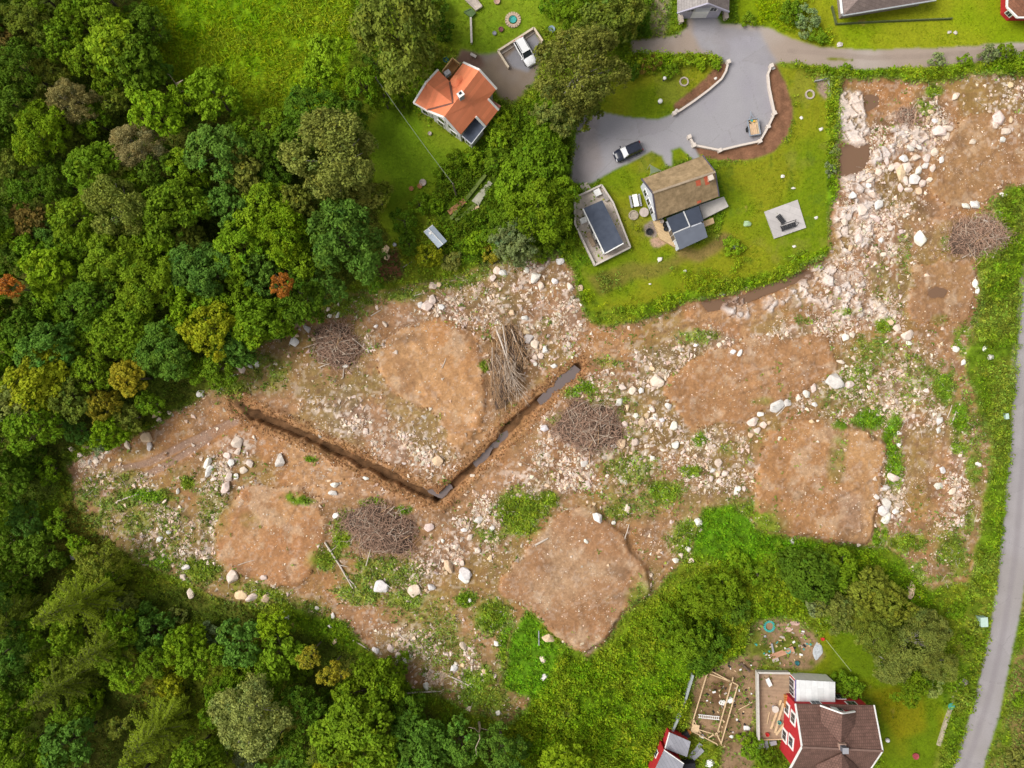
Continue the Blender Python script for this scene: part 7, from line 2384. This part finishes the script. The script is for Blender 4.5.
# overhead cable from the wood across the lawn, between two poles
cb = thing('power_line', 'thin overhead cable crossing the lawn between two wooden poles', 'cable', P(376, 78, 0))
b = MB()
p0, p1 = np.array(P(376, 78, 7.0)), np.array(P(453, 184, 7.0))
b.tube([p0 + (p1 - p0) * t - np.array((0, 0, 1.0 * 4 * t * (1 - t))) for t in np.linspace(0, 1, 13)], .028, 5)
b.build('cable', mat('cable_grey', (.22, .24, .20), .6, .1, 3), cb)
for p in (p0, p1):
    b = MB()
    b.tube([(p[0], p[1], -.2), (p[0], p[1], 7.2)], [.13, .1], 8)
    b.build('pole', BARK, cb)
# garden junk by the red house
GREYTARP = mat('grey_tarpaulin', (.42, .44, .46), .5, .3, 2, .3)
for q, s_, m_, lab, nm in (((817, 651), (1.3, 2.6, .35), GREYTARP, 'crumpled grey-white tarpaulin in the junk garden', 'tarpaulin'), ((769, 655), (.3, .3, .4), WHITE, 'small white sack in the junk garden', 'sack'), ((795, 623), (1.2, .6, .3), mat('pinkish_rubble', (.50, .33, .28), .9, .2, 3), 'pinkish rubble heap at the top of the junk garden', 'rubble_heap'),
                           ((782, 637), (.6, .5, .35), STONE_P, 'pale stone heap in the middle of the junk garden', 'rubble_heap'), ((765, 636), (.5, .5, .3), METAL, 'grey lump at the left of the junk garden', 'stone'), ((788, 629), (.9, .9, .2), mat('pinkish_rubble', (.50, .33, .28), .9, .2, 3), 'pinkish rubble below the top heap of the junk garden', 'rubble_heap')):
    x, y, z = G(*q)
    bm = hull_mesh('s', 30, int(q[0] + q[1]), .8, .55)
    bm.verts.index_update()
    b = MB()
    b.add([(x + v.co.x * s_[0] * .8, y + v.co.y * s_[1] * .8, z + .1 + v.co.z * s_[2]) for v in bm.verts], [tuple(v.index for v in f.verts) for f in bm.faces])
    bm.free()
    b.single(nm, m_, lab, nm.replace('_', ' '))
for p, q, w, m_, lab in (((770, 657), (793, 648), .8, mat('terracotta_board', (.45, .24, .15), .9, .15, 2), 'wide terracotta-coloured board in the junk garden'), ((772, 660.5), (778, 658.5), .5, STONE_P, 'pale block at the lower end of the terracotta board'), ((773, 652), (771, 643), .3, METAL, 'grey plank standing off the terracotta board'), ((779, 617), (787, 616), .3, mat('dark_timber', (.12, .08, .06), .9, .3, 3), 'dark beam at the top of the junk garden')):
    b = MB()
    b.bar(G(*p)[:2] + (.18,), G(*q)[:2] + (.22,), w, .1)
    b.bar(G(*p)[:2] + (.26,), G(*q)[:2] + (.30,), w * .3, .05)
    b.single('board', m_, lab, 'board')
ring(769, 626, .75, .3, 'teal hose ring in the junk garden', TEAL, 'hose_ring', 'hose')
b = MB()
h_ = [G(*q) for q in [(826, 640), (834, 650), (842, 660), (851, 671)]]
b.tube([(p[0], p[1], p[2] + .07) for p in h_], .05, 5)
b.single('garden_hose', mat('pale_green_hose', (.36, .42, .18), .5, .1, 3), 'pale garden hose running across the lawn above the red house', 'hose')
for q, a_, s_, lab in (((979, 619.5), .05, (1.0, 1.35, 1.2), 'pale teal utility cabinet in the verge beside the road'), ((1003.5, 416), .1, (.45, .8, .8), 'pale green post cabinet on the road verge beside the clearing')):
    x, y, z = G(*q)
    t_ = thing('utility_cabinet', lab, 'cabinet', (x, y, z))
    b = MB()
    b.box((x, y, z + s_[2] / 2), s_, a_)
    b.build('cabinet_body', mat('pale_teal', (.30, .42, .37), .5, .08, 2), t_)
    b = MB()
    b.box((x, y, z + s_[2] + .03), (s_[0] * 1.08, s_[1] * 1.08, .07), a_)
    b.build('lid', mat('pale_teal_lid', (.42, .55, .49), .5, .08, 2), t_)
# stony edge below the olive tree
b = MB()
r = random.Random(8)
tt = [(962, 678), (953, 700), (946, 720), (938, 745)]
bmv = []
for p, q in zip(tt, tt[1:]):
    a, c = G(*p), G(*q)
    b.bar((a[0], a[1], .12), (c[0], c[1], .12), .55, .4)
b.single('stone_edge', mat('stone_edging', (.36, .31, .22), .95, .35, 3, .4), 'mossy stone edging along the lawn below the olive tree', 'edging')
b = MB()
x, y, z = G(963, 683)
b.box((x, y, .2), (1.4, .9, .4), .8)
b.box((x + .1, y, .45), (1.0, .7, .12), .6)
b.single('stone_step', mat('grey_step', (.26, .23, .22), .9, .25, 2, .2), 'grey stone step at the upper end of the stone edging', 'step')
x, y, z = G(538.6, 637)
b = MB()
b.bar(G(538.6, 630)[:2] + (.35,), G(538.8, 644.5)[:2] + (.35,), .14, .1)
b.single('grey_pipe', METAL, 'short grey pipe standing in the weeds left of the tan boulder', 'pipe')
b = MB()
ln = [G(*q) for q in [(814, 82), (828, 79), (829.5, 96)]]
for p, q in zip(ln, ln[1:]):
    b.bar((p[0], p[1], .25), (q[0], q[1], .25), .12, .5)
b.single('corner_fence', mat('grey_boards', (.36, .36, .36), .8, .15, 2), 'low grey corner fence at the top of the narrow lawn', 'fence')

# countless small scraps in the junk garden and on the plot
r = random.Random(31)
sb = {}
for i in range(170):
    if i % 2:
        px_, py_ = r.gauss(786, 17), r.gauss(642, 13)
        if not (752 < px_ < 824 and 616 < py_ < 668):
            continue
    else:
        px_, py_ = r.uniform(696, 752), r.uniform(662, 752)
        if not inside(PLOT, np.array([px_]), np.array([py_]))[0]:
            continue
    x, y, z = G(px_, py_)
    k_ = r.choice(['white', 'stone', 'stone', 'wood', 'wood', 'dark', 'rust', 'teal'] if i % 2 else ['white', 'stone', 'wood', 'wood', 'dark', 'dark'])
    sb.setdefault(k_, MB()).box((x, y, z + .08), (r.uniform(.12, .5), r.uniform(.08, .3), r.uniform(.05, .2)), r.uniform(0, 3))
SCR = {'white': WHITE, 'stone': STONE_P, 'wood': WOOD, 'dark': BLACK, 'rust': mat('terracotta_board', (.45, .24, .15)), 'teal': TEAL}
for k_, b in sb.items():
    tag(b.build('scrap_litter', SCR[k_]), 'small scraps littering the junk garden and the dug plot', kind='stuff')

# ------------------------------------------------------------------ labels that single out each tree and stone
ORD = ['nearest', 'second nearest', 'third nearest', 'fourth nearest', 'fifth nearest', 'sixth nearest', 'seventh nearest', 'eighth nearest', 'ninth nearest', 'tenth nearest']
TREE_MARKS = [((282, 285), 'the rust-red tree'), ((15, 287), 'the rust-orange tree'), ((75, 105), 'the upper tan tree'), ((137, 146), 'the lower tan tree'), ((122, 211), 'the pale olive tree'), ((332, 158), 'the feathery olive tree'), ((404, 36), 'the rusty-patched tree'),
              ((348, 240), 'the broad bluish tree'), ((210, 332), 'the yellow-green edge tree'), ((455, 105), 'the orange roof'), ((250, 715), 'the broad pale tree'), ((577, 72), 'the olive birch'), ((603, 228), 'the grey shed'), ((832, 728), 'the red house'), ((905, 645), 'the olive-brown tree'),
              ((330, 672), 'the yellowing tree'), ((60, 605), 'the topmost spruce'), ((435, 234), 'the greenhouse'), ((820, 482), 'the right-hand soil pad'), ((240, 60), 'the bright meadow'), ((668, 758), 'the red shed'), ((150, 440), 'the tyre tracks'), ((800, 50), 'the lane'), ((30, 24), 'the top left corner'), ((10, 760), 'the bottom left corner'), ((578, 585), 'the lower soil pad')]
ROCK_MARKS = [((437, 495), 'the ditch bend'), ((380, 529), 'the brown brush pile'), ((590, 427), 'the ditchwater brush pile'), ((508, 366), 'the branch heap'), ((337, 345), 'the woodside brush pile'), ((978, 237), 'the roadside brush pile'), ((578, 585), 'the lower soil pad'), ((820, 482), 'the right soil pad'),
              ((750, 380), 'the middle soil pad'), ((430, 380), 'the top soil pad'), ((270, 540), 'the orange soil pad'), ((855, 160), 'the rectangular puddle'), ((906, 117), 'the small stick heap'), ((835, 295), 'the broken bedrock'), ((382, 586), 'the big white boulder'), ((240, 405), 'the upper ditch end'), ((150, 460), 'the tyre tracks'), ((919, 239), 'the big round boulder'),
              ((720, 470), 'the mid stone heap'), ((885, 400), 'the green weed patch'), ((603, 228), 'the grey shed'), ((950, 420), 'the verge logs'), ((1000, 120), 'the top right corner'), ((420, 690), 'the straight cut log')]


def auto_label(items, marks):
    buckets = {}
    for it in items:
        if it['fixed']:
            continue
        best = min(marks, key=lambda m: math.hypot(it['px'] - m[0][0], it['py'] - m[0][1]))
        dx, dy = it['px'] - best[0][0], it['py'] - best[0][1]
        a = math.degrees(math.atan2(-dy, dx)) % 360
        sec = ['right of', 'upper right of', 'above', 'upper left of', 'left of', 'lower left of', 'below', 'lower right of'][int((a + 22.5) // 45) % 8]
        buckets.setdefault((best[1], sec, it['desc']), []).append((math.hypot(dx, dy), it))
    for (mk, sec, desc), v in buckets.items():
        v.sort(key=lambda q: q[0])
        for i, (_d, it) in enumerate(v):
            it['o']['label'] = f'{desc} {sec} {mk}' if len(v) == 1 else f'{desc}, {ORD[min(i, 9)]} one {sec} {mk}'


auto_label(TREES, TREE_MARKS)
auto_label(BOULDERS, ROCK_MARKS)

# ------------------------------------------------------------------ daylight under a thin overcast, and the drone's camera
world = bpy.data.worlds.new('World')
sc.world = world
world.use_nodes = True
nt = world.node_tree
N, L = nt.nodes, nt.links
N.clear()
SUN = np.array((-.97, .08, .0))
ELEV = math.radians(50)
AZ = math.atan2(SUN[0], SUN[1])
sky = N.new('ShaderNodeTexSky')
sky.sky_type = 'NISHITA'
sky.sun_disc = False
sky.sun_elevation = ELEV
sky.sun_rotation = AZ
sky.dust_density = 4
hs = N.new('ShaderNodeHueSaturation')
hs.inputs['Saturation'].default_value = .12
bg = N.new('ShaderNodeBackground')
bg.inputs['Strength'].default_value = .10
ow = N.new('ShaderNodeOutputWorld')
L.new(sky.outputs[0], hs.inputs['Color'])
L.new(hs.outputs[0], bg.inputs[0])
L.new(bg.outputs[0], ow.inputs[0])
sl = bpy.data.lights.new('sun', 'SUN')
sl.energy = 1.75
sl.angle = math.radians(32)
sl.color = (1, .94, .85)
so = bpy.data.objects.new('sun', sl)
link(so)
d = np.array((math.sin(AZ) * math.cos(ELEV), math.cos(AZ) * math.cos(ELEV), math.sin(ELEV)))
from mathutils import Vector
so.rotation_euler = Vector(d).to_track_quat('Z', 'Y').to_euler()
so.location = (-60, -30, 80)

cam = bpy.data.cameras.new('camera')
cam.sensor_width = 36
cam.lens = 36 * H / (1024 * S)
cam.clip_end = 5000
co = bpy.data.objects.new('camera', cam)
co.location = (0, 0, H)
link(co)
sc.camera = co
sc.view_settings.view_transform = 'Standard'
sc.view_settings.look = 'None'
sc.view_settings.gamma = 1
sc.view_settings.use_curve_mapping = False
sc.view_settings.exposure = 0.70
sc.cycles.max_bounces = 5
sc.cycles.diffuse_bounces = 3
sc.cycles.transmission_bounces = 2
sc.cycles.use_denoising = True
